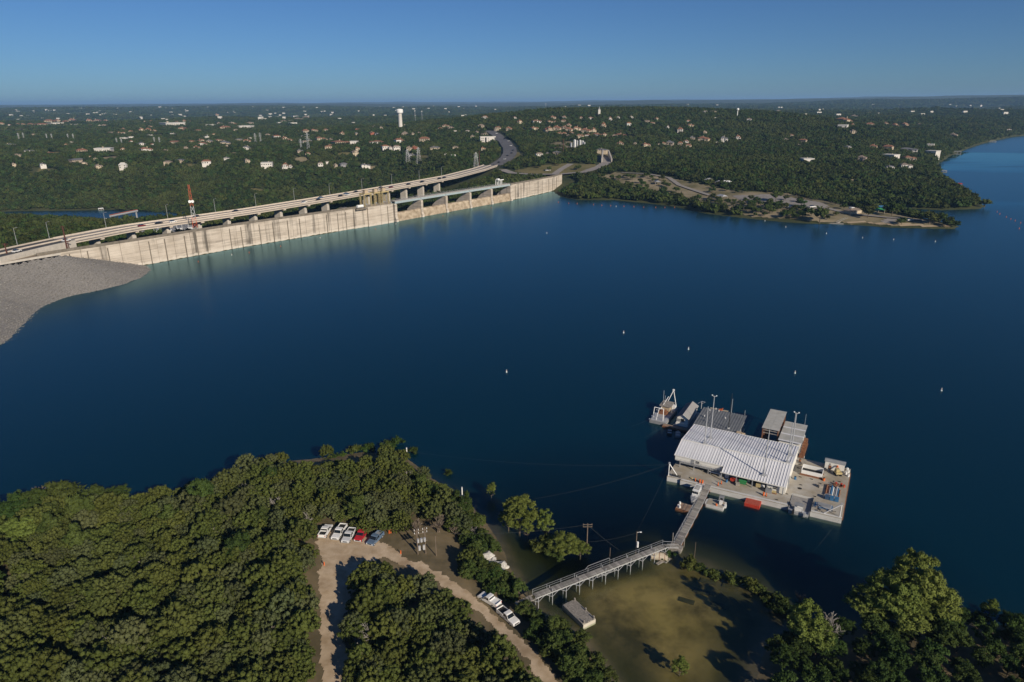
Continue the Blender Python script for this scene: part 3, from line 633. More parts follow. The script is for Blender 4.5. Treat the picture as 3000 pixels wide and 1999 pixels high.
area('sandy_shore', [(2450, 654), (2600, 663), (2700, 667.5), (2790, 670), (2782, 663), (2700, 658), (2610, 655), (2500, 648)], mat('sandy_shore', (.34, .26, .16), (.46, .37, .25), .08, detail=8), 'structure', 'none', 6)
# ================================================================ vegetation
def ico(sub):
    b = bmesh.new(); bmesh.ops.create_icosphere(b, subdivisions=sub, radius=1.0); b.verts.ensure_lookup_table()
    V = np.array([v.co[:] for v in b.verts]); F = np.array([[v.index for v in f.verts] for f in b.faces]); b.free(); return V, F
ICO1, ICO2 = ico(1), ico(2)
def crown_mesh(name, m, seed, rx=1.0, rz=.8, zc=1.0, nclump=34, rc=(.26, .42), leaves=46, leaf=.12, flat=.0, core=.78, hole=.0, m2=None, low=True):
    r = np.random.default_rng(seed); V = []; F = []; o = 0; ic = ICO1
    cs = []
    for k in range(nclump):
        for _ in range(20):
            d = r.normal(size=3); d /= np.linalg.norm(d)
            if d[2] < -.45: continue
            break
        q = r.uniform(.45, 1.0) ** .5 if k > nclump // 4 else r.uniform(.1, .5)
        c = np.array([d[0] * rx * q, d[1] * rx * q, zc + d[2] * rz * q]); c[:2] += r.normal(size=2) * .07 * rx; cs.append(c)
        s = r.uniform(*rc) * (1 - .2 * q)
        iv = ic[0] * (1 + .22 * r.normal(size=(len(ic[0]), 1))) * s * core * np.array([1, 1, .85]) + c
        V.append(iv); F.append(ic[1] + o); o += len(iv)
        n = int(leaves * r.uniform(.7, 1.3)); dd = r.normal(size=(n, 3)); dd /= np.linalg.norm(dd, axis=1)[:, None]
        dd[:, 2] = np.abs(dd[:, 2]) * .8 + dd[:, 2] * .2
        ctr = c + dd * s * r.uniform(.72, 1.12, (n, 1)) * np.array([1, 1, .9])
        t1 = np.cross(dd, r.normal(size=(n, 3))); t1 /= np.linalg.norm(t1, axis=1)[:, None]; t2 = np.cross(dd, t1)
        tilt = r.normal(size=(n, 1)) * .7
        ls = leaf * r.uniform(.6, 1.4, (n, 1))
        p0 = ctr - t1 * ls * .5; p1 = ctr + t1 * ls * .5; p2 = ctr + (t2 + dd * tilt) * ls
        tv = np.stack([p0, p1, p2], 1).reshape(-1, 3); V.append(tv); F.append(np.arange(len(tv)).reshape(-1, 3) + o); o += len(tv)
    V = np.vstack(V); F = np.vstack(F)
    me = bpy.data.meshes.new(name); me.vertices.add(len(V)); me.vertices.foreach_set('co', V.ravel().astype(np.float32))
    me.loops.add(F.size); me.loops.foreach_set('vertex_index', F.ravel().astype(np.int32))
    me.polygons.add(len(F)); me.polygons.foreach_set('loop_start', (np.arange(len(F)) * 3).astype(np.int32)); me.update(calc_edges=True); me.materials.append(m)
    return me
def trunk_mesh(name, m, seed, h=1.0, r0=.07, spread=.6, n=6, top=.9):
    r = random.Random(seed); mb = MB(); lean = (r.uniform(-.08, .08), r.uniform(-.08, .08))
    mb.tube((0, 0, -.25), (lean[0] * .5, lean[1] * .5, h * .35), r0, r0 * .75, n=7); mb.tube((lean[0] * .5, lean[1] * .5, h * .34), (lean[0], lean[1], h * top), r0 * .74, r0 * .2, n=6)
    for i in range(n):
        a = i * 2.4 + r.uniform(-.4, .4); z = h * r.uniform(.22, .6); L_ = spread * r.uniform(.6, 1)
        b = (math.cos(a) * L_, math.sin(a) * L_, z + h * r.uniform(.1, .3)); c = (math.cos(a) * L_ * .5, math.sin(a) * L_ * .5, z + h * .05)
        mb.tube((lean[0] * .6, lean[1] * .6, z), c, r0 * .45, r0 * .3, n=5); mb.tube(c, b, r0 * .3, r0 * .08, n=5)
    return mb.mesh(name, m)
# juniper: wide, dense, nearly down to the ground. unit radius ~1, height ~1.9
JUN = [crown_mesh('juniper_crown', M_JUN if k % 5 else M_GRY, 100 + k, rx=.98, rz=.8, zc=.95, nclump=140, rc=(.12, .23), leaves=26, leaf=.062, core=.86) for k in range(9)]
JTR = trunk_mesh('juniper_trunk', M_BARK, 5, 1.5, .085, .6)
BRO = [crown_mesh('broadleaf_crown', (M_BRD, M_BRD, M_DRK)[k % 3], 200 + k, rx=.85, rz=.95, zc=1.45, nclump=40, rc=(.22, .38), leaves=70, leaf=.11, core=.62) for k in range(6)]
BTR = trunk_mesh('broadleaf_trunk', M_BARK, 6, 2.0, .06, .6, 8)
SHR = [crown_mesh('shrub_leaves', (M_BRD, M_DRK, M_JUN)[k % 3], 300 + k, rx=.85, rz=.6, zc=.45, nclump=16, rc=(.25, .42), leaves=50, leaf=.15, core=.65) for k in range(5)]
TALL = [crown_mesh('tall_crown', M_LIME, 330 + k, rx=.72, rz=1.25, zc=1.75, nclump=80, rc=(.12, .25), leaves=80, leaf=.06, core=.55) for k in range(4)]
def tree(name, label, cat, x, y, z, s, cm, tm, group=None, sz=None, rz=None, tl=None):
    t = thing(name, label, cat, (x, y, z), rz if rz is not None else random.uniform(0, 6.28), group); t.scale = (s, s, sz or s)
    link('crown' if 'shrub' not in name else 'leaves', cm, t)
    if tm: link('trunk', tm, t)
    return t
FOR = GP([(-420, 1520), (0, 1492), (250, 1490), (420, 1485), (560, 1462), (690, 1432), (790, 1410), (900, 1400), (1010, 1382), (1110, 1366), (1180, 1376), (1235, 1412), (1310, 1468), (1385, 1525), (1425, 1580),
          (1440, 1610), (1400, 1600), (1300, 1565), (1190, 1548)], 3.5)
# woodland outline: whole near land minus tracks, clearing, beach; broadleaf strip along the right shore
STRIP = GP([(1395, 1540), (1440, 1580), (1470, 1640), (1500, 1700), (1530, 1745), (1560, 1800), (1630, 1880), (1690, 1960), (1760, 2080), (1690, 2080), (1600, 1940), (1520, 1845), (1455, 1775), (1400, 1720), (1340, 1680), (1420, 1660)], 2.5)
CUT = GP([(-60, 1830), (100, 1800), (200, 1762), (330, 1702), (420, 1664), (560, 1622), (660, 1602)], 5.5)
DEADZ = GP([(1195, 1530), (1300, 1525), (1395, 1545), (1420, 1590), (1320, 1615), (1200, 1600)], 4.0)
BIG = [crown_mesh('big_crown', (M_LIME, M_DRK)[k % 2], 350 + k, rx=.85, rz=.95, zc=1.45, nclump=90, rc=(.13, .25), leaves=90, leaf=.055, core=.6) for k in range(4)]
pts = []
st = 2.9
for j, yy in enumerate(np.arange(52, 215, st)):
    for xx in np.arange(-150, 62, st):
        x = xx + (st / 2 if j % 2 else 0) + rng.uniform(-1.1, 1.1); y = yy + rng.uniform(-1.1, 1.1); pts.append((x, y))
pts = np.array(pts)
dn = sdf(pts[:, 0], pts[:, 1], NEAR)
ok = (dn > 2.4) & (pdist(pts[:, 0], pts[:, 1], GP([(948, 1600), (940, 1700), (944, 1800), (950, 1900), (958, 2060)], 5.2)) > 2.8) & ~on_track(pts[:, 0], pts[:, 1], .9) & (sdf(pts[:, 0], pts[:, 1], CLG) < 1) & (sdf(pts[:, 0], pts[:, 1], BEACH) < 1.5) & (pdist(pts[:, 0], pts[:, 1], CUT) > 1.5) & (sdf(pts[:, 0], pts[:, 1], DEADZ) < 0) & (pdist(pts[:, 0], pts[:, 1], TRL + np.array([-.8, -3.0])) > 3.3)
pts = pts[ok]; instrip = sdf(pts[:, 0], pts[:, 1], STRIP) > -1.5; pts = pts[~instrip]; dn = sdf(pts[:, 0], pts[:, 1], NEAR); instrip = np.zeros(len(pts), bool)
hz = h_near(pts[:, 0], pts[:, 1])
def pix(x, y, z):
    dz = z - HC; yf = y * _cp - dz * _sp; yu = y * _sp + dz * _cp; a = x / yf; b = yu / yf
    a, b = a * _cr + b * _sr, -a * _sr + b * _cr; return a * FPX + CX, CY - b * FPX
pu, pv = pix(pts[:, 0], pts[:, 1], hz + 2.5)
inview = (pu > -60) & (pu < 3060) & (pv < 2060)
dist = np.hypot(np.hypot(pts[:, 0], pts[:, 1]), HC - hz)
def inst_stuff(name, label, P, rot, scl, idx, protos):
    """one mass of vegetation: points carrying scale, turn and kind, instanced by geometry nodes"""
    me = bpy.data.meshes.new(name); me.vertices.add(len(P)); me.vertices.foreach_set('co', np.asarray(P, np.float32).ravel()); me.update()
    for nm, ty, dat in (('rot', 'FLOAT_VECTOR', rot), ('scl', 'FLOAT_VECTOR', scl), ('idx', 'INT', idx)):
        a = me.attributes.new(nm, ty, 'POINT'); a.data.foreach_set('vector' if 'VECTOR' in ty else 'value', np.asarray(dat, np.int32 if ty == 'INT' else np.float32).ravel())
    c = bpy.data.collections.new(name + '_kinds')
    for i, m_ in enumerate(protos): c.objects.link(bpy.data.objects.new('%s_kind_%02d' % (name, i), m_))
    ng = bpy.data.node_groups.new(name, 'GeometryNodeTree')
    ng.interface.new_socket('Geometry', in_out='INPUT', socket_type='NodeSocketGeometry'); ng.interface.new_socket('Geometry', in_out='OUTPUT', socket_type='NodeSocketGeometry')
    N = ng.nodes; L = ng.links; gi = N.new('NodeGroupInput'); go = N.new('NodeGroupOutput'); ip = N.new('GeometryNodeInstanceOnPoints'); ci = N.new('GeometryNodeCollectionInfo')
    ci.inputs['Collection'].default_value = c; ci.inputs['Separate Children'].default_value = True; ci.inputs['Reset Children'].default_value = True
    ip.inputs['Pick Instance'].default_value = True
    def na(nm, ty): q = N.new('GeometryNodeInputNamedAttribute'); q.data_type = ty; q.inputs['Name'].default_value = nm; return q.outputs['Attribute']
    L.new(gi.outputs[0], ip.inputs['Points']); L.new(ci.outputs[0], ip.inputs['Instance']); L.new(na('idx', 'INT'), ip.inputs['Instance Index'])
    L.new(na('rot', 'FLOAT_VECTOR'), ip.inputs['Rotation']); L.new(na('scl', 'FLOAT_VECTOR'), ip.inputs['Scale']); L.new(ip.outputs[0], go.inputs[0])
    o = link(name, me); md = o.modifiers.new('scatter', 'NODES'); md.node_group = ng; o['kind'] = 'stuff'
    if label: o['label'] = label
    return o
order = np.argsort(dist); nobj = 0; restP = []; restS = []; restI = []
def zone_label(u, v):
    if instr: return ('bright green leafy tree on the bank between the dirt track and the water', 'leafy trees on the bank beside the dirt track')
    if u > 1000 and v > 1640: return ('dark olive juniper in the thicket between the two dirt tracks', 'junipers in the thicket between the two dirt tracks')
    if v > 1740: return ('dark olive juniper in the dense wood beside the straight dirt track', 'junipers in the dense wood beside the straight dirt track')
    return ('olive juniper in the wood on the far side of the long dark gap', 'junipers in the wood beyond the long dark gap')
for i in order:
    x, y = pts[i]; instr = bool(instrip[i]); s = random.choice((random.uniform(1.4, 2.2), random.uniform(2.1, 3.3), random.uniform(2.0, 2.9))) * (.86 if instr else 1.0) * (1.12 if vnoise(x, y, 18, 61) > .05 else .92)
    edge = min(1.0, .55 + dn[i] / 14); s *= edge
    k = random.randrange(9); z = hz[i] - random.choice((.1, .25, .5))
    if inview[i] and nobj < 300:
        lab, grp = zone_label(pu[i], pv[i]); nobj += 1
        if instr: tree('leafy_tree', lab, 'tree', x, y, z, s * .95, BRO[k % 6], BTR, grp, sz=s * .72)
        else: tree('juniper_tree', lab, 'tree', x, y, z, s, JUN[k], JTR, grp, sz=s * random.uniform(.85, 1.35))
    elif pu[i] > -700:
        restP.append((x, y, z)); restS.append((s, s, s * (.72 if instr else random.uniform(.85, 1.35)))); restI.append(9 + k % 6 if instr or random.random() < .05 else k)
n = len(restP)
inst_stuff('juniper_woodland', 'dense olive juniper woodland covering the rest of the near point', restP, np.stack([np.zeros(n), np.zeros(n), rng.uniform(0, 6.28, n)], -1), restS, restI, JUN + BRO)
print('near trees', len(pts), 'objects', nobj, 'rest', n)

# dense low growth on the bank between the winding track and the water
bq = []
for yy in np.arange(70, 150, 1.9):
    for xx in np.arange(-30, 60, 1.9): bq.append((xx + rng.uniform(-.8, .8), yy + rng.uniform(-.8, .8)))
bq = np.array(bq); BANK = GP([(1330, 1470), (1395, 1520), (1450, 1580), (1490, 1640), (1512, 1700), (1540, 1752), (1572, 1795), (1650, 1838), (1712, 1878), (1775, 1960), (1850, 2120), (1660, 2120), (1590, 1960), (1500, 1850), (1440, 1790), (1370, 1720), (1345, 1665), (1385, 1630), (1340, 1560)], 2.0)
kk = (sdf(bq[:, 0], bq[:, 1], BANK) > 0) & (pdist(bq[:, 0], bq[:, 1], TRL) > 3.0) & ((pdist(bq[:, 0], bq[:, 1], TRL) > 5.0) | (np.hypot(bq[:, 0] - TN(1460, 1790)[0], bq[:, 1] - TN(1460, 1790)[1]) > 9.5)) & (np.hypot(bq[:, 0] - TN(1455, 1668)[0], bq[:, 1] - TN(1455, 1668)[1]) > 3.2) & (np.hypot(bq[:, 0] - TN(1440, 1645)[0], bq[:, 1] - TN(1440, 1645)[1]) > 2.6)
kk &= pdist(bq[:, 0], bq[:, 1], GP([(1500, 1775), (1570, 1745)], 2.0)) > 1.6
for x, y in bq[kk]:
    z = float(h_near(x, y)); u, v = pix(x, y, z)
    if v > 2080: continue
    s = random.uniform(1.3, 2.3); big = random.random() < .4
    if big: tree('bank_tree', 'leafy green tree on the bank beside the winding track', 'tree', x, y, z - .3, s * .9, random.choice(BRO), BTR, 'leafy trees on the bank beside the winding track', sz=s * .85)
    else: tree('bank_shrub', 'low leafy shrub on the bank beside the winding track', 'shrub', x, y, z - .2, s, random.choice(SHR[:2] + SHR[3:]), None, 'low shrubs on the bank beside the winding track', sz=s * 1.2)
# named trees: (u, v of the foot, height m, kind, label)
def named(u, v, hgt, kind, label, name='leafy_tree', z=None, wid=None, group=None):
    p = TN(u, v) if z is None else G(u, v, z)
    if kind == 'b': m = random.choice(BIG[:3:2] if z is not None else BIG + BRO); tm = BTR; s = hgt / 2.35
    elif kind == 't': m = random.choice(TALL); tm = BTR; s = hgt / 2.9
    elif kind == 's': m = random.choice(SHR); tm = None; s = hgt / 1.05
    tree(name, label, 'tree' if kind != 's' else 'shrub', p[0], p[1], p[2] - .15, (wid / 1.7 if wid else s), m, tm, group, sz=s)
named(1440, 1462, 5.0, 't', 'small lone leafy tree standing in the water off the point', z=-.4)
named(1522, 1568, 10.5, 'b', 'large leafy tree standing in the water between the point and the tall pole', z=-.5, wid=8.5)
named(1490, 1560, 6.5, 'b', 'leafy tree at the foot of the large flooded tree, on its shore side', z=-.5)
named(1545, 1580, 6.0, 't', 'thin pale green tree in front of the large flooded tree', z=-.4)
named(1598, 1580, 8.0, 't', 'open-branched tree leaning over the water beside the large flooded tree', z=-.4, wid=5)
named(1648, 1628, 5.6, 'b', 'round bright green tree at the foot of the tall utility pole', z=-.3, wid=7)
named(1700, 1634, 3.8, 'b', 'low bright green tree touching the tall utility pole', z=-.3, wid=4.5)
named(1590, 1612, 3.4, 's', 'low shrub in the water below the open-branched tree', 'flooded_shrub', z=-.3)
named(1620, 1632, 2.6, 's', 'low shrub joining the round tree by the utility pole', 'flooded_shrub', z=-.3)
named(1955, 1636, 2.0, 's', 'small round green shrub under the end of the walkway', 'flooded_shrub', z=-.2)
named(1990, 1985, 4.6, 't', 'narrow green tree standing alone in the shallow lagoon', z=-.8, wid=3.4)
for i, (u, v, h_) in enumerate(((2020, 1664, 2.6), (2052, 1676, 2.0), (2082, 1688, 1.6), (2100, 1694, 1.5), (2140, 1706, 2.2), (2196, 1728, 2.6), (2222, 1738, 2.0), (2250, 1760, 1.8), (2272, 1784, 3.0), (2300, 1800, 2.6))):
    named(u, v, h_, 's', 'green shrub, %s in the row along the flooded bank from the walkway' % ('first second third fourth fifth sixth seventh eighth ninth tenth'.split()[i]), 'flooded_shrub', z=-.25, group='shrubs along the flooded bank')
for i, (u, v, h_, lab) in enumerate(((975, 1344, 1.5, 'small shrub in shallow water, leftmost off the sandy point'), (1000, 1338, 1.6, 'small shrub in shallow water, second off the sandy point'), (1040, 1328, 2.5, 'largest shrub of the flooded row off the sandy point'), (1065, 1322, 2.1, 'shrub touching the largest one off the sandy point'),
        (1085, 1318, 2.2, 'shrub beyond the largest one off the sandy point'), (1132, 1310, 2.2, 'shrub before the gap in the flooded row off the sandy point'), (1165, 1306, 2.6, 'last tall shrub of the flooded row beside the white post'), (1212, 1328, 2.0, 'low shrub in the water behind the white post'), (1312, 1392, 1.6, 'tiny shrub alone in the shallows right of the point'), (955, 1352, 1.0, 'tiniest shrub at the near end of the flooded row off the point'))):
    named(u, v, h_, 's', lab, 'flooded_shrub', z=-.25, group='shrubs in the shallows off the point')
for i, (u, v, h_, w_, lab) in enumerate(((30, 1540, 7.5, 8, 'bright green tree at the left edge of the wood by the water'), (110, 1520, 7.5, 8, 'bright green tree second from the left edge by the water'), (185, 1500, 8.0, 8.5, 'bright green tree behind the grey dead treetops'),
        (290, 1500, 7.2, 7, 'leafy tree at the water with a twin treetop beside it'), (350, 1490, 6.4, 6, 'last bright leafy tree of the row on the far left shore'), (60, 1600, 6.5, 8, 'leafy tree in the corner below the bright shore trees'), (240, 1545, 6.5, 7, 'leafy tree just below the shore row on the far left'))):
    named(u, v, h_, 'b', lab, wid=w_, group='leafy trees on the far left shore')
# lower right bank
for i, (u, v, h_, k, w_, lab) in enumerate(((2660, 1822, 15.5, 'b', 9.5, 'tallest bright tree of the big clump on the lower right bank'), (2590, 1842, 12.5, 'b', 10, 'pale green tree in front of the tallest one on the right bank'), (2530, 1836, 9.0, 'b', 8, 'low spreading tree on the lake side of the big right bank clump'),
        (2720, 1845, 10, 'b', 9, 'tree on the right flank of the big right bank clump'), (2640, 1870, 9, 'b', 9, 'tree at the shaded foot of the big right bank clump'), (2345, 1918, 12, 't', 7, 'tall narrow bright tree beside the bare dead tree'), (2385, 1930, 9, 't', 6, 'slender tree right behind the bare dead tree'),
        (2890, 1822, 5.5, 't', 3.5, 'slim lone tree near the right edge of the photo'))):
    named(u, v, h_, k, lab, wid=w_, z=.4)
q = []
for yy in np.arange(60, 135, 4.1):
    for xx in np.arange(36, 140, 4.1): q.append((xx + rng.uniform(-1.5, 1.5), yy + rng.uniform(-1.5, 1.5)))
q = np.array(q); q = q[sdf(q[:, 0], q[:, 1], RBANK) > 1.5]; qz = h_near(q[:, 0], q[:, 1]); uu, vv = pix(q[:, 0], q[:, 1], qz)
for (x, y), z, u, v in zip(q, qz, uu, vv):
    if u < 2150 or u > 3120 or v > 2160: continue
    s = random.uniform(1.7, 2.9)
    tree('bank_tree', 'dark leafy tree in the shaded thicket on the lower right bank', 'tree', x, y, z - .2, s, random.choice(BIG[1::2] + BRO[2::3]), BTR, 'dark trees on the lower right bank', sz=s * random.uniform(.75, 1.05))
# dead trees
def dead(u, v, hgt, label, m=M_DEAD, dens=1.0, z=None, name='dead_tree'):
    p = TN(u, v) if z is None else G(u, v, z); r = random.Random(int(u * 7 + v))
    t = thing(name, label, 'tree', (p[0], p[1], p[2] - .1)); mb = MB(); tw = MB()
    def grow(a, d, L_, rad, dep, dst):
        b = a + d * L_; dst.tube(a, b, rad, rad * .6, n=5, cap=False)
        if dep == 0: return
        for _ in range(3 if dep > 1 else int(5 * dens)):
            nd = (d + Vector((r.uniform(-.9, .9), r.uniform(-.9, .9), r.uniform(-.25, .6)))).normalized(); grow(a + d * L_ * r.uniform(.5, 1), nd, L_ * r.uniform(.5, .8), rad * .66, dep - 1, tw if dep <= 2 else dst)
    for _ in range(3):
        grow(Vector((r.uniform(-.3, .3), r.uniform(-.3, .3), -.2)), Vector((r.uniform(-.4, .4), r.uniform(-.4, .4), 1)).normalized(), hgt * .4, hgt * .028, 3, mb)
    part('trunk', mb, m, t); part('twigs', tw, m, t); return t
dead(905, 1542, 4.2, 'pale grey dead juniper at the wood edge left of the parked trucks')
dead(878, 1690, 4.4, 'pale grey dead juniper leaning out beside the straight dirt track')
dead(1222, 1568, 5.2, 'brown dead tree left of the pole-mounted transformers', M_DEADB, 1.6)
dead(1285, 1560, 5.4, 'brown dead tree behind the pole-mounted transformers', M_DEADB, 1.6)
dead(1335, 1568, 4.6, 'brown dead tree at the end of the dead brush clump', M_DEADB, 1.5)
dead(1390, 1575, 4.0, 'grey dead brush where the green bank trees begin', M_DEAD, 1.3)
dead(70, 1500, 7.5, 'bare grey tree on the far left shore, nearer the photo edge', M_DEADB, 1.4)
dead(130, 1488, 7.5, 'bare grey tree on the far left shore behind bright green crowns', M_DEADB, 1.4)
dead(2402, 1905, 9.5, 'bare dead tree with bleached branches over the dark water on the right bank', M_DEAD, .8, z=.3)
dead(70, 1795, 3.8, 'single bleached snag beside the dark gap in the wood', M_DEAD, .5)
dead(455, 2010, 4.6, 'grey dead juniper at the bottom edge of the wood', M_DEAD, 1.2)
for u, v, h_, lab in ((430, 1662, 6.2, 'grey bare tree sticking out of the wood just beyond the dark gap'), (610, 1600, 6.0, 'grey bare tree at the far end of the dark gap'), (815, 1508, 6.0, 'grey bare tree among the junipers behind the parked trucks'), (705, 1462, 5.6, 'pale bare tree near the shore above the wide wood'),
        (480, 1868, 6.2, 'grey bare tree in the middle of the nearest wood'), (330, 1925, 6.0, 'grey bare tree low in the nearest wood toward the left'), (820, 1868, 6.0, 'grey bare tree in the wood close to the straight track'), (1085, 1900, 6.2, 'grey bare tree inside the thicket between the tracks'), (1190, 1412, 5.4, 'grey bare tree near the tip of the point')):
    dead(u, v, h_, lab, M_DEAD, 1.5)
dead(2345, 1760, 3.4, 'small reddish bare shrub at the end of the flooded bank', M_DEADB, 1.2, z=-.2)

# riprap stones
V_ = []
ROCKM = []
for k in range(5):
    q_ = ICO1[0] * (1 + .22 * np.random.default_rng(900 + k).normal(size=(len(ICO1[0]), 1))) * np.array([1.1, .9, .7]); me = bpy.data.meshes.new('riprap_stone'); me.from_pydata(q_.tolist(), [], ICO1[1].tolist()); me.materials.append(mat('riprap_stone', (.135, .13, .122), (.25, .24, .225), .7, bump=.3, rnd=.25)); ROCKM.append(me)
gx_, gy_, gz_, gk = EMB_GRID; cx_ = gx_[gk]; cy_ = gy_[gk]; n_ = 15000; pk = rng.integers(0, len(cx_), n_); x_ = cx_[pk] + rng.uniform(-1, 1, n_); y_ = cy_[pk] + rng.uniform(-1, 1, n_); z_ = gz_[gk][pk]; s_ = rng.uniform(.14, .32, n_) * np.where(rng.uniform(size=n_) < .06, 1.7, 1)
inst_stuff('riprap_stones', 'grey broken stones facing the embankment slope', np.stack([x_, y_, z_ + .05], -1), rng.uniform(0, 6.28, (n_, 3)), np.stack([s_, s_, s_ * .8], -1), rng.integers(0, 5, n_), ROCKM)
# far woods: instanced mass
FARC = [crown_mesh('far_crown', M_FAR, 400 + k, rx=.95, rz=.7, zc=.65, nclump=11, rc=(.38, .6), leaves=14, leaf=.34, core=.85) for k in range(7)] + [crown_mesh('far_crown', M_BRD, 420, rx=.9, rz=.8, zc=.75, nclump=12, rc=(.36, .55), leaves=16, leaf=.3, core=.85)]
def far_points(r0, r1, sp, az=43.5):
    n = int((r1 * r1 - r0 * r0) * R(az) / sp ** 2 * 1.15)
    r_ = np.sqrt(rng.uniform(r0 * r0, r1 * r1, n)); a_ = np.radians(rng.uniform(-az, az, n)); return r_ * np.sin(a_), r_ * np.cos(a_)
# ================================================================ pickup trucks
M_TIRE = M_BLK
def paint(name, c): return mat(name, c, tuple(min(1, q * 1.12) for q in c), .8, rough=.28, spec=.5)
M_TW = paint('white_car_paint', (.70, .70, .69)); M_TS = paint('silver_car_paint', (.55, .56, .57)); M_TR = paint('red_car_paint', (.42, .02, .03)); M_TB = paint('blue_grey_car_paint', (.10, .15, .22))
def pickup(label, u0, v0, u1, v1, m, bed, L_=5.7, W=1.95, scale=1.0):
    """front bumper at pixel (u0, v0), tailgate at (u1, v1), both on the ground"""
    a = TN(u0, v0); b = TN(u1, v1); c = (a + b) / 2; d = a - b; t = thing('pickup_truck', label, 'pickup truck', (c[0], c[1], c[2] + .07), math.atan2(d[1], d[0]), None)
    t.scale = (.93, .93, .95); h = L_ / 2; w = W / 2
    mb = MB()   # lower body with hood and fenders, nose to +x
    mb.yprism([(-h, .45), (-h, .95), (-h + .02, 1.0), (.95, 1.02), (1.2, 1.06), (h - .25, .98), (h - .02, .85), (h, .5), (h - .1, .4), (-h + .1, .4)], -w, w); part('body', mb, m, t)
    mb = MB()
    prof = [(-.72, 1.03), (-.62, 1.72), (-.5, 1.8), (.35, 1.8), (.5, 1.74), (1.18, 1.05)]
    n = len(prof); V = [(x, -w * (.97 if z < 1.2 else .83), z) for x, z in prof] + [(x, w * (.97 if z < 1.2 else .83), z) for x, z in prof]
    mb.add(V, [tuple(range(n)), tuple(range(2 * n - 1, n - 1, -1))] + [(i, n + i, n + (i + 1) % n, (i + 1) % n) for i in range(n)]); part('cab', mb, m, t)
    mb = MB(); mb.hexa([(.60, -.78, 1.64), (1.14, -.85, 1.12), (1.14, .85, 1.12), (.60, .78, 1.64), (.63, -.78, 1.68), (1.18, -.85, 1.14), (1.18, .85, 1.14), (.63, .78, 1.68)]); part('windscreen', mb, M_GLASS, t)
    mb = MB(); mb.hexa([(-.73, -.8, 1.15), (-.65, -.75, 1.66), (-.65, .75, 1.66), (-.73, .8, 1.15), (-.76, -.8, 1.15), (-.68, -.75, 1.66), (-.68, .75, 1.66), (-.76, .8, 1.15)]); part('rear_window', mb, M_GLASS, t)
    for sy in (-1, 1):
        for x0, x1 in ((-.5, .12), (.22, .92)):
            mb = MB(); xa = x0; xb = x1; zt = 1.66; xt = min(x1, .5)
            q = [(xa, sy * w * .955, 1.12), (xb, sy * w * .955, 1.12), (xt, sy * w * .845, zt), (xa + .06, sy * w * .845, zt)]
            mb.hexa(q + [(x, y + sy * .025, z) for x, y, z in q]); part('side_window', mb, M_GLASS, t)
    # bed walls round an open load floor
    mb = MB(); mb.box(-h, -.75, w - .09, w, 1.0, 1.32); mb.box(-h, -.75, -w, -w + .09, 1.0, 1.32); mb.box(-h, -h + .08, -w + .1, w - .1, 1.0, 1.32); mb.box(-.82, -.74, -w + .1, w - .1, 1.0, 1.32); part('bed', mb, m, t)
    mb = MB(); mb.box(-h + .09, -.83, -w + .1, w - .1, 1.0, 1.04); part('bed_liner', mb, bed, t)
    for x in (-1.75, 1.78):
        for sy in (-1, 1):
            mb = MB(); mb.tube((x, sy * (w - .22), .38), (x, sy * (w + .02), .38), .38, n=14); o = part('wheel', mb, M_TIRE, t)
            mb = MB(); mb.tube((x, sy * (w + .02), .38), (x, sy * (w + .035), .38), .22, n=10); part('hub', mb, M_STEEL, o)
    mb = MB(); mb.box(h - .06, h + .08, -w + .05, w - .05, .45, .65); part('front_bumper', mb, M_STEEL, t)
    mb = MB(); mb.box(-h - .12, -h + .02, -w + .05, w - .05, .45, .62); part('rear_bumper', mb, M_STEEL, t)
    mb = MB(); mb.box(h - .03, h + .02, -.55, .55, .66, .85); part('grille', mb, M_BLK, t)
    for sy in (-1, 1):
        mb = MB(); mb.box(h - .08, h + .015, sy * .78 - .16, sy * .78 + .16, .68, .86); part('headlight', mb, M_PAINTW, t)
        mb = MB(); mb.box(-h - .015, -h + .03, sy * .88 - .08, sy * .88 + .08, .8, 1.1); part('tail_light', mb, M_REDP, t)
        mb = MB(); mb.box(.85, 1.0, sy * w, sy * (w + .2), 1.1, 1.3); part('mirror', mb, M_BLK, t)
    if 'open tool' in label:
        pass
pickup('white pickup with dark bed, first in the parked row beside the dead juniper', 963, 1550, 945, 1577, M_TW, M_BLK, 5.2)
pickup('large white crew-cab pickup, second in the parked row', 983, 1583, 1006, 1551, M_TW, M_BLK, 5.9)
pickup('white pickup with a dark bed parked beside the red one', 1013, 1592, 1032, 1563, M_TS, M_BLK, 5.4)
pickup('bright red pickup parked in the row of trucks', 1050, 1588, 1070, 1560, M_TR, M_TR, 5.3)
pickup('blue grey pickup parked half in shadow at the end of the row', 1088, 1597, 1112, 1575, M_TB, M_GREYP, 5.2)
pickup('white pickup with a white bed standing on the winding track', 1412, 1750, 1456, 1780, M_TW, M_TW, 5.6)
pickup('white pickup with an empty black bed facing down the winding track', 1516, 1838, 1462, 1792, M_TW, M_BLK, 5.9)
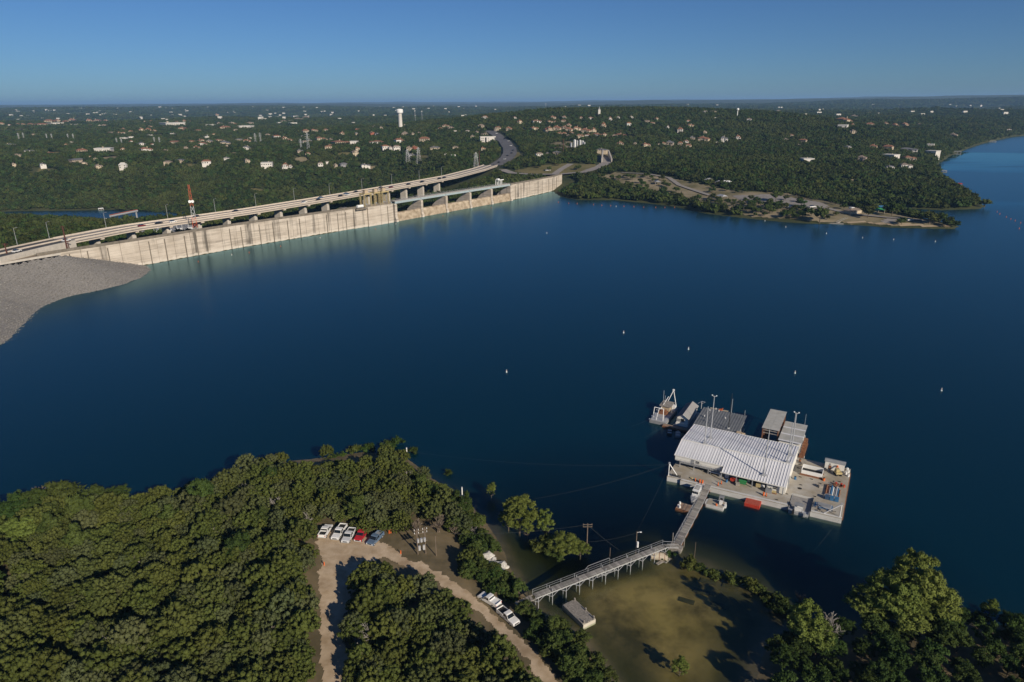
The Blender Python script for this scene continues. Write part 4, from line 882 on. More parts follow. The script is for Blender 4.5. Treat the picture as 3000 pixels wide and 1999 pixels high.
# small cars seen from afar
def car_mesh(m):
    mb = MB(); mb.yprism([(-2.2, .35), (-2.25, .8), (-1.9, .95), (1.2, .95), (2.1, .78), (2.2, .4)], -.9, .9)
    cb = MB(); prof = [(-1.7, .96), (-1.2, 1.42), (.3, 1.45), (1.1, .96)]; n = 4
    cb.add([(x, -.82 if z < 1 else -.66, z) for x, z in prof] + [(x, .82 if z < 1 else .66, z) for x, z in prof], [(0, 1, 2, 3), (7, 6, 5, 4), (0, 4, 5, 1), (1, 5, 6, 2), (2, 6, 7, 3), (3, 7, 4, 0)])
    wb = MB(); wb.tube((0, -.1, 0), (0, .1, 0), .33, n=10)
    return mb.mesh('car_body', m), cb.mesh('car_cabin', M_GLASS), wb.mesh('car_wheel', M_BLK)
CARM = {k: car_mesh(m) for k, m in dict(dark=paint('black_car_paint', (.02, .02, .025)), white=M_TW, red=paint('maroon_car_paint', (.2, .03, .03)), blue=M_TB, silver=M_TS).items()}
def car(label, x, y, z, rz, col, group, s=1.0, name='car'):
    t = thing(name, label, 'car', (x, y, z), rz, group); t.scale = (s, s, s); b, c, w_ = CARM[col]
    link('body', b, t); link('cabin', c, t)
    for wx in (-1.35, 1.35):
        for wy in (-.82, .82): link('wheel', w_, t, (wx, wy, .33))
ORD = 'first second third fourth fifth sixth seventh eighth ninth tenth eleventh twelfth thirteenth fourteenth fifteenth sixteenth seventeenth eighteenth nineteenth twentieth'.split()
carsB = [(72, 5, 'white'), (210, 4, 'white'), (430, 6, 'red'), (483, 7, 'dark'), (520, 5, 'white'), (605, 13, 'dark'), (720, 13, 'dark'), (905, 5, 'white'), (948, 5, 'dark'), (975, 14, 'blue'), (1015, 6, 'dark'), (1036, 6, 'white'), (1046, 13, 'blue'), (1078, 14, 'dark'), (1122, 8, 'dark'), (1135, 6, 'white'), (1150, 14, 'dark'), (1165, 7, 'red'), (1216, 7, 'dark'), (1256, 7, 'dark'), (1306, 7, 'dark'), (1322, 8, 'dark')]
cnt = {}
for u, o, c in carsB:
    s = br_s(u); p, t, n = br_at(s); q = p + n * o; cnt[c] = cnt.get(c, 0) + 1
    w_ = {'dark': 'black', 'red': 'dark red', 'blue': 'blue grey', 'silver': 'silver', 'white': 'white'}[c]
    car('%s car on the highway bridge, %s %s one counted from the approach end' % (w_, ORD[cnt[c] - 1], w_), q[0], q[1], ZB + .02, math.atan2(t[1], t[0]) + (math.pi if o > 10 else 0), c, 'cars on the highway bridge', 1.15)
for i, (u, v, c) in enumerate(((1446, 489, 'dark'), (1462, 480, 'dark'), (1479, 470, 'silver'), (1487, 460, 'dark'), (1499, 452, 'dark'), (1503, 444, 'dark'), (1497, 430, 'white'), (1490, 416, 'silver'), (1478, 410, 'dark'), (1455, 394, 'white'))):
    p = T(u, v); car('car on the curving highway beyond the bridge, %s from the bridge' % ORD[i], p[0], p[1], h_far(p[0], p[1]) + .9, 1.2, c, 'cars on the curving highway', 1.25)
for u, v, c, lab in ((1605, 502, 'white', 'white car standing alone on the lawn above the dam end'), (2379, 610, 'white', 'long white vehicle parked at the lake side of the parking lot'), (2664, 649, 'white', 'white car parked in shade near the tip of the point'), (2314, 611, 'silver', 'silver car parked among the lot trees')):
    p = T(u, v); car(lab, p[0], p[1], p[2] + .45, .3, c, None, 1.5)

# ================================================================ work barge station
BO = np.array([72.02, 156.97]); BE1 = np.array([.8725, -.4885]); BE2 = np.array([.4885, .8725]); BRZ = math.atan2(-.4885, .8725)
def Bw(a, b, z=0): q = BO + BE1 * a + BE2 * b; return (float(q[0]), float(q[1]), float(z))
def bt(name, label, cat, a, b, z, group=None, rz=0): return thing(name, label, cat, Bw(a, b, z), BRZ + rz, group)
M_BDECK = mat('barge_deck_concrete', (.31, .265, .195), (.44, .42, .375), .25, bump=.2, detail=9)
M_HULL = mat('barge_hull', (.50, .50, .48), (.60, .60, .58), .5)
bg_ = bt('work_barge', 'large flat concrete-decked barge carrying the white metal workshop', 'barge', -8, 9, 0)
def sh(mb_v, dx, dy): return [(x - dx, y - dy) for x, y in mb_v]
mb = MB(); outl = [(-30.2, -5.6), (-26.4, -5.2), (-26.4, -5.8), (1.5, -4.9), (1.5, 2.3), (6.9, 2.3), (6.9, -5.0), (14.2, -4.7), (14.2, 23.0), (-.3, 23.0), (-30.2, 23.0)]
mb.prism(sh(outl, -8, 9), 1.3, 1.5); part('deck', mb, M_BDECK, bg_)
mb = MB(); mb.prism(sh([(x * .998 - .01, y * .998) for x, y in outl], -8, 9), -.9, 1.295); part('hull', mb, M_HULL, bg_)
for x0, x1 in ((-26.2, 1.4), (7.0, 14.1)): mb = MB(); mb.hexa([(x0 + 8, (-5.78 if x0 < 0 else -4.98) - 9, 1.5), (x1 + 8, (-4.9 if x0 < 0 else -4.7) - 9, 1.5), (x1 + 8, (-4.2 if x0 < 0 else -4.1) - 9, 1.5), (x0 + 8, (-5.1 if x0 < 0 else -4.4) - 9, 1.5)] + [(x0 + 8, (-5.78 if x0 < 0 else -4.98) - 9, 1.58), (x1 + 8, (-4.9 if x0 < 0 else -4.7) - 9, 1.58), (x1 + 8, (-4.2 if x0 < 0 else -4.1) - 9, 1.58), (x0 + 8, (-5.1 if x0 < 0 else -4.4) - 9, 1.58)]); part('edge_curb', mb, M_HULL, bg_)
mb = MB()
for k in range(26): mb.tube((14.28 + 8, -4 + k - 9, .7), (14.28 + 8, -4 + k - 9, 1.3), .13, n=7)
part('fender_row', mb, M_RUST, bg_)
for a, b in ((3, 7.2), (7, 2.8), (9.5, 3.2), (9.6, 5.6), (9.3, 8.2), (2.3, 11.5), (5.2, 11.8), (1.1, 16.5), (1.2, 18.6), (10, 20), (.3, .6), (-1.5, -3.6), (12, 14), (7.5, 10.5), (9.4, 10.8)):
    mb = MB(); mb.box(a + 8 - .35, a + 8 + .35, b - 9 - .08, b - 9 + .08, 1.5, 1.66); part('cleat', mb, M_BLK, bg_)
# main workshop
ws = bt('workshop', 'long white metal workshop with ribbed roof on the work barge', 'building', 0, 0, 1.5)
zr = 4.9; M_WW = mat('white_siding', (.70, .69, .64), (.78, .77, .72), .5, rough=.6); M_RF = mat('white_metal_roof', (.60, .61, .64), (.70, .71, .735), .35, rough=.5, rnd=.07)
def wroof(v): return zr - .265 * (8.4 - v) if v < 8.4 else zr - .087 * (v - 8.4)
mb = MB(); e = .18
mb.xprism([(.2, 0), (.2, wroof(.2) - .08), (8.4, zr - .08), (22.2, wroof(22.2) - .08), (22.2, 0)], -.12, 0); part('end_wall', mb, M_WW, ws)
mb = MB(); mb.xprism([(4.2, 0), (4.2, wroof(4.2) - .08), (8.4, zr - .08), (22.2, wroof(22.2) - .08), (22.2, 0)], -30.4, -30.28); part('end_wall', mb, M_WW, ws)
mb = MB(); mb.box(-30.2, -.15, 22.0, 22.18, 0, wroof(22) - .1); part('back_wall', mb, M_WW, ws)
mb = MB(); mb.box(-4.6, -.13, .2, .34, 0, wroof(.2) - .1); part('front_wall', mb, M_WW, ws)
mb = MB(); mb.box(-16.6, -4.7, 2.6, 2.74, 0, wroof(2.6) - .12); mb.box(-4.75, -4.62, .36, 2.6, 0, wroof(.2) - .12); part('front_wall', mb, M_WW, ws)
mb = MB(); mb.box(-30.2, -17.2, 1.7, 1.84, 1.5, wroof(1.7) - .02); mb.box(-17.2, -17.06, 1.7, 4.3, 1.5, wroof(1.7) - .02); part('upper_wall', mb, M_WW, ws)
mb = MB(); mb.box(-28.5, -16.7, 4.3, 4.42, 0, 1.55); part('lower_wall', mb, mat('grey_siding', (.30, .31, .32), (.37, .38, .39), .6), ws)
mb = MB(); mb.box(-30.2, -17.1, 2.25, 4.3, 1.45, 1.54); part('soffit', mb, M_GREYP, ws)
ME_W = MB().box(-.5, .5, -.06, .0, -.4, .4).mesh('window', M_GLASS)
for a, b, z in ((-23.8, 1.7, 2.35), (-2.6, .2, 1.25), (-11.8, 2.6, 1.3), (-6.3, 2.6, 1.25)):
    o = link('window', ME_W, ws, (a, b, z)); mb = MB(); mb.box(-.55, .55, -.08, -.062, -.03, .03); mb.box(-.58, .58, -.09, -.0, .4, .48); part('window_frame', mb, M_PAINTW, o)
mb = MB(); mb.box(-25.6, -24.7, 1.62, 1.698, 1.6, 2.9); part('door', mb, M_GREYP, ws)
mb = MB(); mb.box(-9.3, -7.3, 2.5, 2.598, 0, 2.4); part('doorway', mb, M_BLK, ws)  # black panel stands for the shade inside the open doorway
mb = MB(); mb.box(-10.2, -9.4, 1.9, 2.0, 0, 2.4); part('sliding_door', mb, M_WW, ws)
mb = MB(); mb.box(.02, .16, 3.6, 6.4, 0, 2.5); part('side_door', mb, M_GREYP, ws)
for a in (-16.6, -12.6, -8.4, -4.6, -.6): mb = MB(); mb.box(a - .12, a + .12, -.55, -.31, 0, wroof(-.4) - .12); part('post', mb, M_GREYP, ws)
# ribbed roof sheets, one object each
W_ = .72
def sheet(v0, v1):
    mb = MB(); prof = [(0, .0), (.03, .14), (.13, .14), (.2, .04), (W_ - .0, .04), (W_ - .0, 0)]; n = len(prof)
    A = [(x, v0, z + wroof(v0)) for x, z in prof]; B = [(x, v1, z + wroof(v1)) for x, z in prof]
    mb.add(A + B, [tuple(range(n)), tuple(range(2 * n - 1, n - 1, -1))] + [(i, n + i, n + (i + 1) % n, (i + 1) % n) for i in range(n)]); return mb.mesh('roof_sheet', M_RF)
sA, sB, sC = sheet(1.6, 8.3), sheet(-.75, 8.3), sheet(8.5, 22.6)
for k in range(42):
    x = -30.5 + k * W_ * 1.012; link('roof_sheet', sA if x < -16.9 else sB, ws, (x, 0, 0)); link('roof_sheet', sC, ws, (x, 0, 0))
mb = MB(); mb.box(-30.5, .12, 8.2, 8.6, zr + .05, zr + .17); part('ridge_cap', mb, M_WW, ws)
mb = MB()
for v0, v1 in ((-.8, -.7),): mb.box(-17.0, .12, v0, v1, wroof(-.75) - .1, wroof(-.75) + .12)
mb.box(-30.5, -17.0, 1.52, 1.6, wroof(1.6) - .1, wroof(1.6) + .12); mb.box(-30.5, .12, 22.6, 22.68, wroof(22.6) - .1, wroof(22.6) + .1); part('gutter', mb, M_WW, ws)
mb = MB()   # mezzanine walk with railing along the open left front
mb.box(-28.6, -17.0, .9, 2.05, 1.42, 1.5); part('gallery_floor', mb, M_GREYP, ws)
mb = MB()
for z in (2.0, 2.45): mb.bar((-28.6, .95, z), (-17, .95, z), .07)
for k in range(9): mb.bar((-28.6 + k * 1.45, .95, 1.5), (-28.6 + k * 1.45, .95, 2.45), .07)
part('gallery_railing', mb, M_STEEL, ws)
for a in (-28.5, -24.5, -20.5, -17.1): mb = MB(); mb.box(a - .08, a + .08, .9, 1.06, 0, 1.42); part('gallery_post', mb, M_STEEL, ws)
# masts on the roofs
mast_lab = ['slim steel mast on the workshop roof, front one of the left pair', 'slim steel mast with twin lamps, rear one of the left pair on the workshop roof', 'slim steel mast alone on the front roof slope of the workshop', 'slim steel mast on the workshop roof, front one of the pair at the white gable', 'tallest steel mast at the rear of the workshop roof near the open sheds']
for i, (a, b, ub, vt) in enumerate(((-23.9, 8.9, 2071, 1191), (-23.5, 14.1, 2092, 1160), (-6.1, 1.9, 2249, 1259), (-1.3, 8.9, 2318, 1238), (-1.2, 14.4, 2331, 1209))):
    p = Bw(a, b); zb = 1.5 + wroof(b) + .1; zt = zat(ub, vt, p); t = bt('mast', mast_lab[i], 'mast', a, b, zb, 'steel masts on the workshop roof')
    mb = MB(); mb.tube((0, 0, 0), (.0, 0, (zt - zb) * .55), .17, .15, n=8); mb.tube((0, 0, (zt - zb) * .55), (0, 0, zt - zb), .14, .1, n=8); part('pole', mb, M_STEEL, t)
    mb = MB(); mb.box(-.8, .8, -.5, .5, 0, .12); mb.box(-.3, .3, -.3, .3, .1, .5); part('base_plate', mb, M_STEEL, t)
    if i in (1, 4):
        for sx in (-1, 1): mb = MB(); mb.bar((0, 0, zt - zb - .3), (sx * .6, 0, zt - zb), .08); mb.box(sx * .6 - .16, sx * .6 + .16, -.12, .12, zt - zb, zt - zb + .25); part('lamp', mb, M_PAINTW, t)
def pole(name, label, cat, a, b, z0, z1, r0, m, group=None):
    t = bt(name, label, cat, a, b, z0, group); mb = MB(); mb.tube((0, 0, 0), (0, 0, z1 - z0), r0, r0 * .6, n=7); part('pole', mb, m, t)
    mb = MB(); mb.box(-.25, .25, -.25, .25, 0, .25); part('foot', mb, M_PAINTW, t); return t
p = Bw(-20.7, 26); pole('antenna_mast', 'dark guyed radio mast rising from the grey roofed shed', 'mast', -20.7, 26.0, 4.6, zat(2145, 1152, p), .12, M_BLK)
p = Bw(-22.4, 37.5); pole('antenna_mast', 'pale stub mast behind the grey roofed shed', 'mast', -22.4, 37.5, 1.0, zat(2129, 1167, p), .12, M_STEEL)
p = Bw(-18.2, 37.6); pole('antenna_mast', 'short pale post at the far corner of the grey roofed shed', 'mast', -18.2, 37.6, 1.0, zat(2178, 1202, p), .1, M_STEEL)
p = Bw(-3.6, 41.5); pole('antenna_mast', 'twin-armed pale post behind the low flat shed', 'mast', -3.6, 41.5, .8, zat(2318, 1209, p), .12, M_STEEL)
p = Bw(-.6, 41.5); pole('antenna_mast', 'whip aerial behind the low flat shed', 'mast', -.6, 41.5, .8, zat(2353, 1212, p), .06, M_STEEL)
# grey roofed rear shed
rs = bt('boat_shed', 'dark grey ribbed roof shed floating behind the white workshop', 'shed', -24.3, 30, 0)
M_GRF = mat('grey_metal_roof', (.135, .145, .155), (.175, .185, .195), .4, rough=.5)
mb = MB(); mb.box(-6.6, 6.6, -6.3, 6.9, -.3, .7); part('float', mb, M_GREYP, rs)
mb = MB(); mb.box(-6.4, 6.4, -6.0, 6.6, .7, 4.2); part('wall', mb, M_GREYP, rs)
for k in range(17):
    x = -6.85 + k * .81; mb = MB(); prof = [(x, 0), (x, .12), (x + .14, .12), (x + .2, .04), (x + .8, .04), (x + .8, 0)]
    n = 6; A = [(q, -6.6, z + 4.25) for q, z in prof]; B = [(q, 7.2, z + 4.9) for q, z in prof]
    mb.add(A + B, [tuple(range(n)), tuple(range(2 * n - 1, n - 1, -1))] + [(i, n + i, n + (i + 1) % n, (i + 1) % n) for i in range(n)]); part('roof_sheet', mb, M_GRF, rs)
for a, b in ((-4.5, 5.6), (-3, 7.6), (-1.8, 6.4), (1.2, 2.2), (-5, 0.5)):
    mb = MB(); mb.box(a - .12, a + .12, b - .12, b + .12, 4.8, 5.3); part('roof_vent', mb, M_PAINTW, rs)
wk = bt('deck_hut', 'tan open-sided hut with orange gear behind the grey roofed shed', 'hut', -26.8, 39.2, 0)
mb = MB(); mb.box(-3.2, 3.2, -1.6, 1.6, -.3, .8); part('float', mb, M_WOOD, wk)
mb = MB()
for x in (-2.6, 0, 2.6):
    for y in (-1.2, 1.2): mb.box(x - .12, x + .12, y - .12, y + .12, .8, 3.6)
part('frame', mb, M_YEL, wk); mb = MB(); mb.box(-2.9, 2.9, -1.5, 1.5, 3.6, 3.8); part('roof', mb, mat('tan_deck', (.34, .29, .2), (.42, .36, .26), 1), wk)
mb = MB(); mb.box(.3, 1.2, -.5, .4, 3.82, 4.5); mb.tube((-.6, 0, 3.8), (1.4, .2, 4.9), .12, n=6); part('winch', mb, M_ORNG, wk)
# floats between the sheds
for i, a in enumerate((-15.6, -13.6, -11.9)):
    t = bt('float_platform', ['first grey float in the basin behind the workshop', 'middle grey float in the basin behind the workshop', 'grey float in the basin nearest the tall open shed'][i], 'float', a, 25.2, 0, 'grey floats in the basin behind the workshop')
    mb = MB(); mb.box(-.75, .75, -1.5, 1.5, -.3, .45); part('hull', mb, M_GREYP, t); mb = MB(); [mb.box(-.7, .7, y - .3, y + .3, .45, .52) for y in (-1, 0, 1)]; part('planking', mb, M_WOOD, t)
eb = bt('pump_unit', 'tan pump skid at the rear corner of the workshop roof edge', 'pump', -16.8, 24.6, 0)
mb = MB(); mb.box(-1.6, 1.6, -.9, .9, -.3, 4.0); part('stand', mb, M_WOOD, eb); mb = MB(); mb.box(-1.2, .2, -.6, .6, 4.0, 4.8); mb.tube((.4, 0, 4.4), (1.3, 0, 4.4), .45, n=8); part('pump', mb, mat('tan_steel', (.42, .33, .22)), eb)
# tall open boat shelter and low flat shed
s1 = bt('boat_shelter', 'tall open boat shelter with pale ribbed roof on rusty legs', 'shelter', -8.95, 36.3, 0)
for sx in (-1, 1):
    for b in (-7.2, -3.6, 0, 3.6, 7.2): mb = MB(); mb.box(sx * 2.2 - .14, sx * 2.2 + .14, b - .14, b + .14, .4, 5.85); part('leg', mb, M_RUST, s1)
mb = MB(); mb.box(-2.6, -1.7, -7.5, 7.5, -.4, .45); mb.box(1.7, 2.6, -7.5, 7.5, -.4, .45); part('pontoon', mb, M_RUST, s1)
mb = MB()
for b in (-7.2, 7.2): mb.bar((-2.2, b, 4.3), (2.2, b, 4.3), .2); mb.bar((-2.2, b, 5.2), (2.2, b, 5.2), .2)
for sx in (-1, 1): mb.bar((sx * 2.2, -7.2, 5.4), (sx * 2.2, 7.2, 5.4), .2); mb.bar((sx * 2.2, -7.2, 2.5), (sx * 2.2, -3.6, 5.2), .15)
part('bracing', mb, M_WOOD, s1)
M_PRF = mat('pale_metal_roof', (.36, .36, .34), (.45, .45, .43), .5, rough=.55)
for k in range(19):
    y = -7.7 + k * .812; mb = MB(); n = 6; prof = [(y, 0), (y, .11), (y + .14, .11), (y + .2, .03), (y + .8, .03), (y + .8, 0)]
    mb.xprism([(q, z + 5.9) for q, z in prof], -2.5, 0); mb2 = mb; part('roof_sheet', mb, M_PRF, s1); mb = MB(); mb.xprism([(q, z + 5.92) for q, z in prof], .02, 2.5); part('roof_sheet', mb, M_PRF, s1)
s2 = bt('flat_shed', 'low flat pale roofed shed beside the tall open boat shelter', 'shed', -2.95, 33.3, 0)
mb = MB(); mb.box(-3.3, 3.2, -7.0, 7.0, -.4, .9); part('float', mb, M_GREYP, s2); mb = MB(); mb.box(-3.0, 2.9, -6.6, 6.8, .9, 4.1); part('wall', mb, M_WW, s2)
for k in range(18):
    y = -7.2 + k * .8; mb = MB(); mb.xprism([(y, 4.3), (y, 4.42), (y + .14, 4.42), (y + .2, 4.34), (y + .79, 4.34), (y + .79, 4.3)], -3.2, 3.3); part('roof_sheet', mb, M_PRF if k % 6 else M_RF, s2)
mb = MB()
for k in range(7): mb.box(3.35, 4.4, -6.5 + k * 1.3, -6.2 + k * 1.3, .2, 2.4 + .4 * (k % 3)); 
mb.bar((3.4, -6.5, 2.2), (3.4, 2.5, 2.2), .15); mb.box(3.3, 4.5, -7, 3, .0, .25); part('side_rack', mb, M_RUST, s2)
lk = bt('link_pontoon', 'narrow white and rusty pontoon joining the workshop to the open sheds', 'pontoon', 1.0, 24.8, 0)
mb = MB(); mb.box(-.9, .7, -1.6, 1.7, -.3, .7); part('hull', mb, M_HULL, lk); mb = MB(); [mb.box(-.8, .6, y - .12, y + .12, .7, 1.6) for y in (-1.2, 0, 1.2)]; part('stanchion', mb, M_RUST, lk)
# houseboat office
hb_ = bt('houseboat', 'small white gabled houseboat office with grey roof', 'houseboat', -35.8, 34.8, 0)
mb = MB(); mb.box(-2.5, 2.9, -6.6, 6.4, -.4, .8); part('float', mb, M_GREYP, hb_)
mb = MB(); mb.yprism([(-1.8, .8), (-1.8, 3.3), (0, 4.4), (1.8, 3.3), (1.8, .8)], -5.4, 5.6); part('wall', mb, M_WW, hb_)
for sx in (-1, 1):
    mb = MB(); mb.add([(sx * 2.15, -6.0, 3.2), (0, -6.0, 4.5), (0, 6.1, 4.5), (sx * 2.15, 6.1, 3.2), (sx * 2.15, -6.0, 3.32), (0, -6.0, 4.62), (0, 6.1, 4.62), (sx * 2.15, 6.1, 3.32)], [(0, 1, 2, 3), (7, 6, 5, 4), (0, 4, 5, 1), (1, 5, 6, 2), (2, 6, 7, 3), (3, 7, 4, 0)]); part('roof_slope', mb, M_SHINGLE if sx < 0 else mat('sunlit_shingle', (.27, .265, .26), (.33, .325, .32), 2), hb_)  # one roof: sun and shade painted in as paler and darker slopes
mb = MB(); mb.box(-.5, .5, -5.48, -5.4, 1.9, 2.9); part('window', mb, M_GLASS, hb_)
mb = MB(); mb.box(-2.0, -.5, -5.46, -5.405, .85, 2.7); part('door', mb, M_GREYP, hb_)
mb = MB(); mb.box(-1.9, 1.9, -6.5, -5.5, .8, 1.7); part('porch', mb, M_WW, hb_)
p = Bw(-33.0, 41.8); t = bt('davit', 'pale davit post with a bracket arm behind the houseboat office', 'davit', -33.0, 41.8, .2)
mb = MB(); mb.tube((0, 0, 0), (0, 0, 4.6), .14, n=7); part('post', mb, M_STEEL, t); mb = MB(); mb.bar((-1.2, 0, 3.6), (0, 0, 4.6), .1); mb.bar((0, 0, 4.6), (1.2, 0, 4.5), .12); mb.bar((0, 0, 3.6), (1.0, 0, 4.4), .08); part('arm', mb, M_STEEL, t)
lp = bt('plank_walkway', 'rusty plank walkway from the workshop corner to the crane boat', 'walkway', -36, 27.0, 0)
mb = MB(); mb.box(-5.5, 5.6, -.7, .7, -.3, .6); part('float', mb, M_RUST, lp); 
for k in range(16): mb = MB(); mb.box(-5.4 + k * .68, -4.78 + k * .68, -.75, .75, .6, .68); part('plank', mb, mat('rusty_planks', (.26, .17, .12), (.36, .27, .2), 1.2), lp)
for i, (a, b) in enumerate(((-38.2, 23.6), (-35.4, 23.2))):
    t = bt('skiff', ['dark aluminium skiff moored under the plank walkway, outer of two', 'pale decked skiff moored under the plank walkway, inner of two'][i], 'boat', a, b, 0, None, .25)
    mb = MB(); mb.prism([(-.8, -2), (.8, -2), (.8, 1.2), (0, 2.3), (-.8, 1.2)], -.2, .5); part('hull', mb, M_GREYP if i else M_BLK, t)
    mb = MB(); mb.box(-.6, .6, -1.5, -.8, .5, .62); mb.box(-.6, .6, .2, .8, .5, .62); part('thwart', mb, M_STEEL, t)
# crane boat
cb_ = bt('crane_boat', 'cluttered grey workboat with a tall white lifting frame', 'boat', -43.6, 35.5, 0)
mb = MB(); mb.prism([(-2.6, -8), (2.9, -8), (3.0, 5), (1.6, 8), (-1.6, 8), (-2.8, 5)], -.5, 1.0); part('hull', mb, M_GREYP, cb_)
mb = MB(); mb.prism([(-2.4, -7.7), (2.7, -7.7), (2.8, -1.6), (-2.5, -1.6)], 1.0, 1.15); part('work_deck', mb, M_STEEL, cb_)
mb = MB(); mb.box(-1.6, 1.5, .4, 4.4, 1.0, 3.0); part('cabin', mb, mat('tan_steel', (.42, .33, .22)), cb_); mb = MB(); mb.box(-2.0, 1.9, .0, 4.8, 3.0, 3.15); part('cabin_roof', mb, M_WOOD, cb_)
mb = MB()
mb.tube((-1.2, 4.4, 1), (.8, 6.4, 6.8), .12, n=7); mb.tube((2.4, 5.6, 1), (.8, 6.4, 6.8), .12, n=7); mb.tube((-1.8, -2.6, 1), (-.2, 4.4, 5.0), .1, n=7); mb.box(.5, 1.1, 6.1, 6.7, 6.7, 7.1); part('lifting_frame', mb, M_PAINTW, cb_)
mb = MB(); mb.tube((-2.2, -5.6, 1.1), (-2.0, -5.2, 4.6), .12, n=7); mb.tube((1.6, -7.0, 1.1), (1.0, -5.0, 4.4), .12, n=7); mb.tube((-2.0, -5.2, 4.6), (1.0, -5.0, 4.4), .12, n=7); mb.tube((-.6, -7.4, 1.1), (-.4, -5.2, 4.5), .09, n=6); part('bow_frame', mb, M_PAINTW, cb_)
mb = MB(); mb.box(-1.4, 1.4, -2.4, -.6, 1.0, 2.0); mb.tube((-.8, -1.4, 2.2), (1.0, -1.4, 2.2), .5, n=10); part('winch', mb, M_RUST, cb_)
for x, y, h_ in ((-2.4, 6, 6.2), (-.3, .5, 6.8), (2.6, -1.4, 3.4)): mb = MB(); mb.tube((x, y, 1), (x, y, h_), .07, n=6); part('aerial', mb, M_STEEL, cb_)
mb = MB(); mb.box(1.7, 2.8, 2.2, 4.2, 1, 2.6); part('locker', mb, M_PAINTW, cb_)
mb = MB()
for k in range(5): mb.tube((-2.8, -7 + k * 2.6, .5), (-2.8, -7 + k * 2.6, .95), .28, n=8)
part('fender_row', mb, M_PAINTW, cb_)
# right-hand deck
sh_ = bt('deck_shed', 'small white shed with grey roof at the back of the open barge deck', 'shed', 10.1, 20.9, 1.5)
mb = MB(); mb.box(-2.5, 2.5, -1.0, 1.0, 0, 2.3); part('wall', mb, M_WW, sh_); mb = MB(); mb.add([(-2.7, -.2, 2.85), (2.7, -.2, 2.85), (2.7, 1.25, 2.35), (-2.7, 1.25, 2.35), (-2.7, -1.15, 2.35), (2.7, -1.15, 2.35), (-2.5, -1.0, 2.3), (2.5, -1.0, 2.3), (2.5, 1, 2.3), (-2.5, 1, 2.3)], [(0, 1, 2, 3), (4, 5, 1, 0), (6, 7, 5, 4), (8, 9, 3, 2), (6, 4, 0, 3, 9), (7, 8, 2, 1, 5)]); part('roof', mb, M_GREYP, sh_)
mb = MB(); mb.box(-1.5, -.8, -1.06, -1.005, 0, 1.3); part('door', mb, M_RUST, sh_); mb = MB(); mb.box(-1.4, -1.0, -1.05, -1.005, 1.4, 1.9); part('window', mb, M_WOOD, sh_)
tkb = bt('open_tank', 'long white open-topped steel bin lying on the barge deck', 'bin', 4.9, 14.9, 1.5)
mb = MB(); mb.box(-2.6, 2.6, -1.6, 1.7, .2, .3); mb.box(-2.6, 2.6, -1.75, -1.6, .3, 1.5); mb.box(-2.6, 2.6, 1.7, 1.82, .3, 1.6); mb.box(-2.7, -2.6, -1.7, 1.8, .3, 1.5); mb.box(2.6, 2.7, -1.7, 1.8, .3, 1.5); part('shell', mb, M_PAINTW, tkb)
mb = MB(); mb.box(-2.55, 2.55, -1.55, 1.65, .31, .5); part('lining', mb, M_BLK, tkb); mb = MB(); [mb.box(-3, 3, y - .12, y + .12, .0, .2) for y in (-1.9, 1.2)]; mb.box(-2.9, 2.9, -1.95, -1.78, .2, .45); part('skid', mb, M_RUST, tkb)
mc = bt('mini_excavator', 'yellow and orange machine parked beside the small white shed', 'machine', 11.2, 17.9, 1.5, None, .5)
mb = MB(); [mb.box(x - .22, x + .22, -.9, .9, 0, .5) for x in (-.6, .6)]; part('track', mb, M_BLK, mc); mb = MB(); mb.box(-.8, .8, -.9, .6, .55, 1.1); mb.box(-.7, .2, -.5, .5, 1.1, 1.9); part('body', mb, M_YEL, mc); mb = MB(); mb.bar((.4, .5, 1), (.5, 1.7, 1.9), .22); mb.bar((.5, 1.7, 1.9), (.5, 2.3, .6), .18); mb.box(.2, .8, 2.1, 2.5, .2, .7); part('boom', mb, M_ORNG, mc)
ju = bt('junk_pile', 'rusty red scrap frames piled behind the pipe stack', 'scrap', 12.2, 11.4, 1.5)
mb = MB()
for k in range(14): x, y = random.uniform(-1.5, 1.5), random.uniform(-.7, .7); mb.bar((x, y, .1), (x + random.uniform(-1, 1), y + random.uniform(-.6, .6), random.uniform(.2, 1.0)), .16)
part('frame_pile', mb, M_RUST, ju); mb = MB(); [mb.tube((x, y, 0), (x, y, .7), .28, n=9) for x, y in ((-.9, .6), (.4, .7), (1.1, .2))]; part('drum', mb, M_REDP, ju)
for i in range(9):
    a = 9.35 + i * .4; t = bt('steel_pipe', 'long pipe, %s from the gable side in the pipe stack on deck' % ORD[i], 'pipe', a, 7.7, 1.5, 'pipes stacked on the barge deck')
    r_ = .17 + .05 * (i % 3 == 0); mb = MB(); mb.tube((0, -2.9 + .5 * (i % 2), r_), (0, 2.7 - .6 * (i % 3), r_), r_, n=8); part('tube', mb, (M_RUST, M_BRNP, M_STEEL, M_BLUE, M_PAINTW, M_GREYP, M_STEEL, M_BLUE, M_RUST)[i], t); mb = MB(); mb.tube((0, -2.95 + .5 * (i % 2), r_), (0, -2.8 + .5 * (i % 2), r_), r_ + .06, n=8); part('flange', mb, M_GREYP, t)
for i in range(3):
    t = bt('blue_tote', ['blue tote nearest the pipes, darkest of three on deck', 'middle blue tote of three on deck', 'bright blue tote at the deck edge, outermost of three'][i], 'tote', 9.9 + i * 1.15, 3.2, 1.5, 'blue totes on the barge deck'); mb = MB(); mb.box(-.5, .5, -.6, .6, .12, 1.0); part('tub', mb, M_BLUE if i else mat('navy_paint', (.03, .07, .14), (.05, .1, .18), 1), t); mb = MB(); mb.box(-.5, .5, -.5, -.4, 0, .12); mb.box(-.5, .5, .4, .5, 0, .12); part('pallet', mb, M_WOOD, t)
t = bt('sheet_stack', 'stack of blue grey plates and timbers at the barge corner', 'stack', 9.6, -1.2, 1.5); 
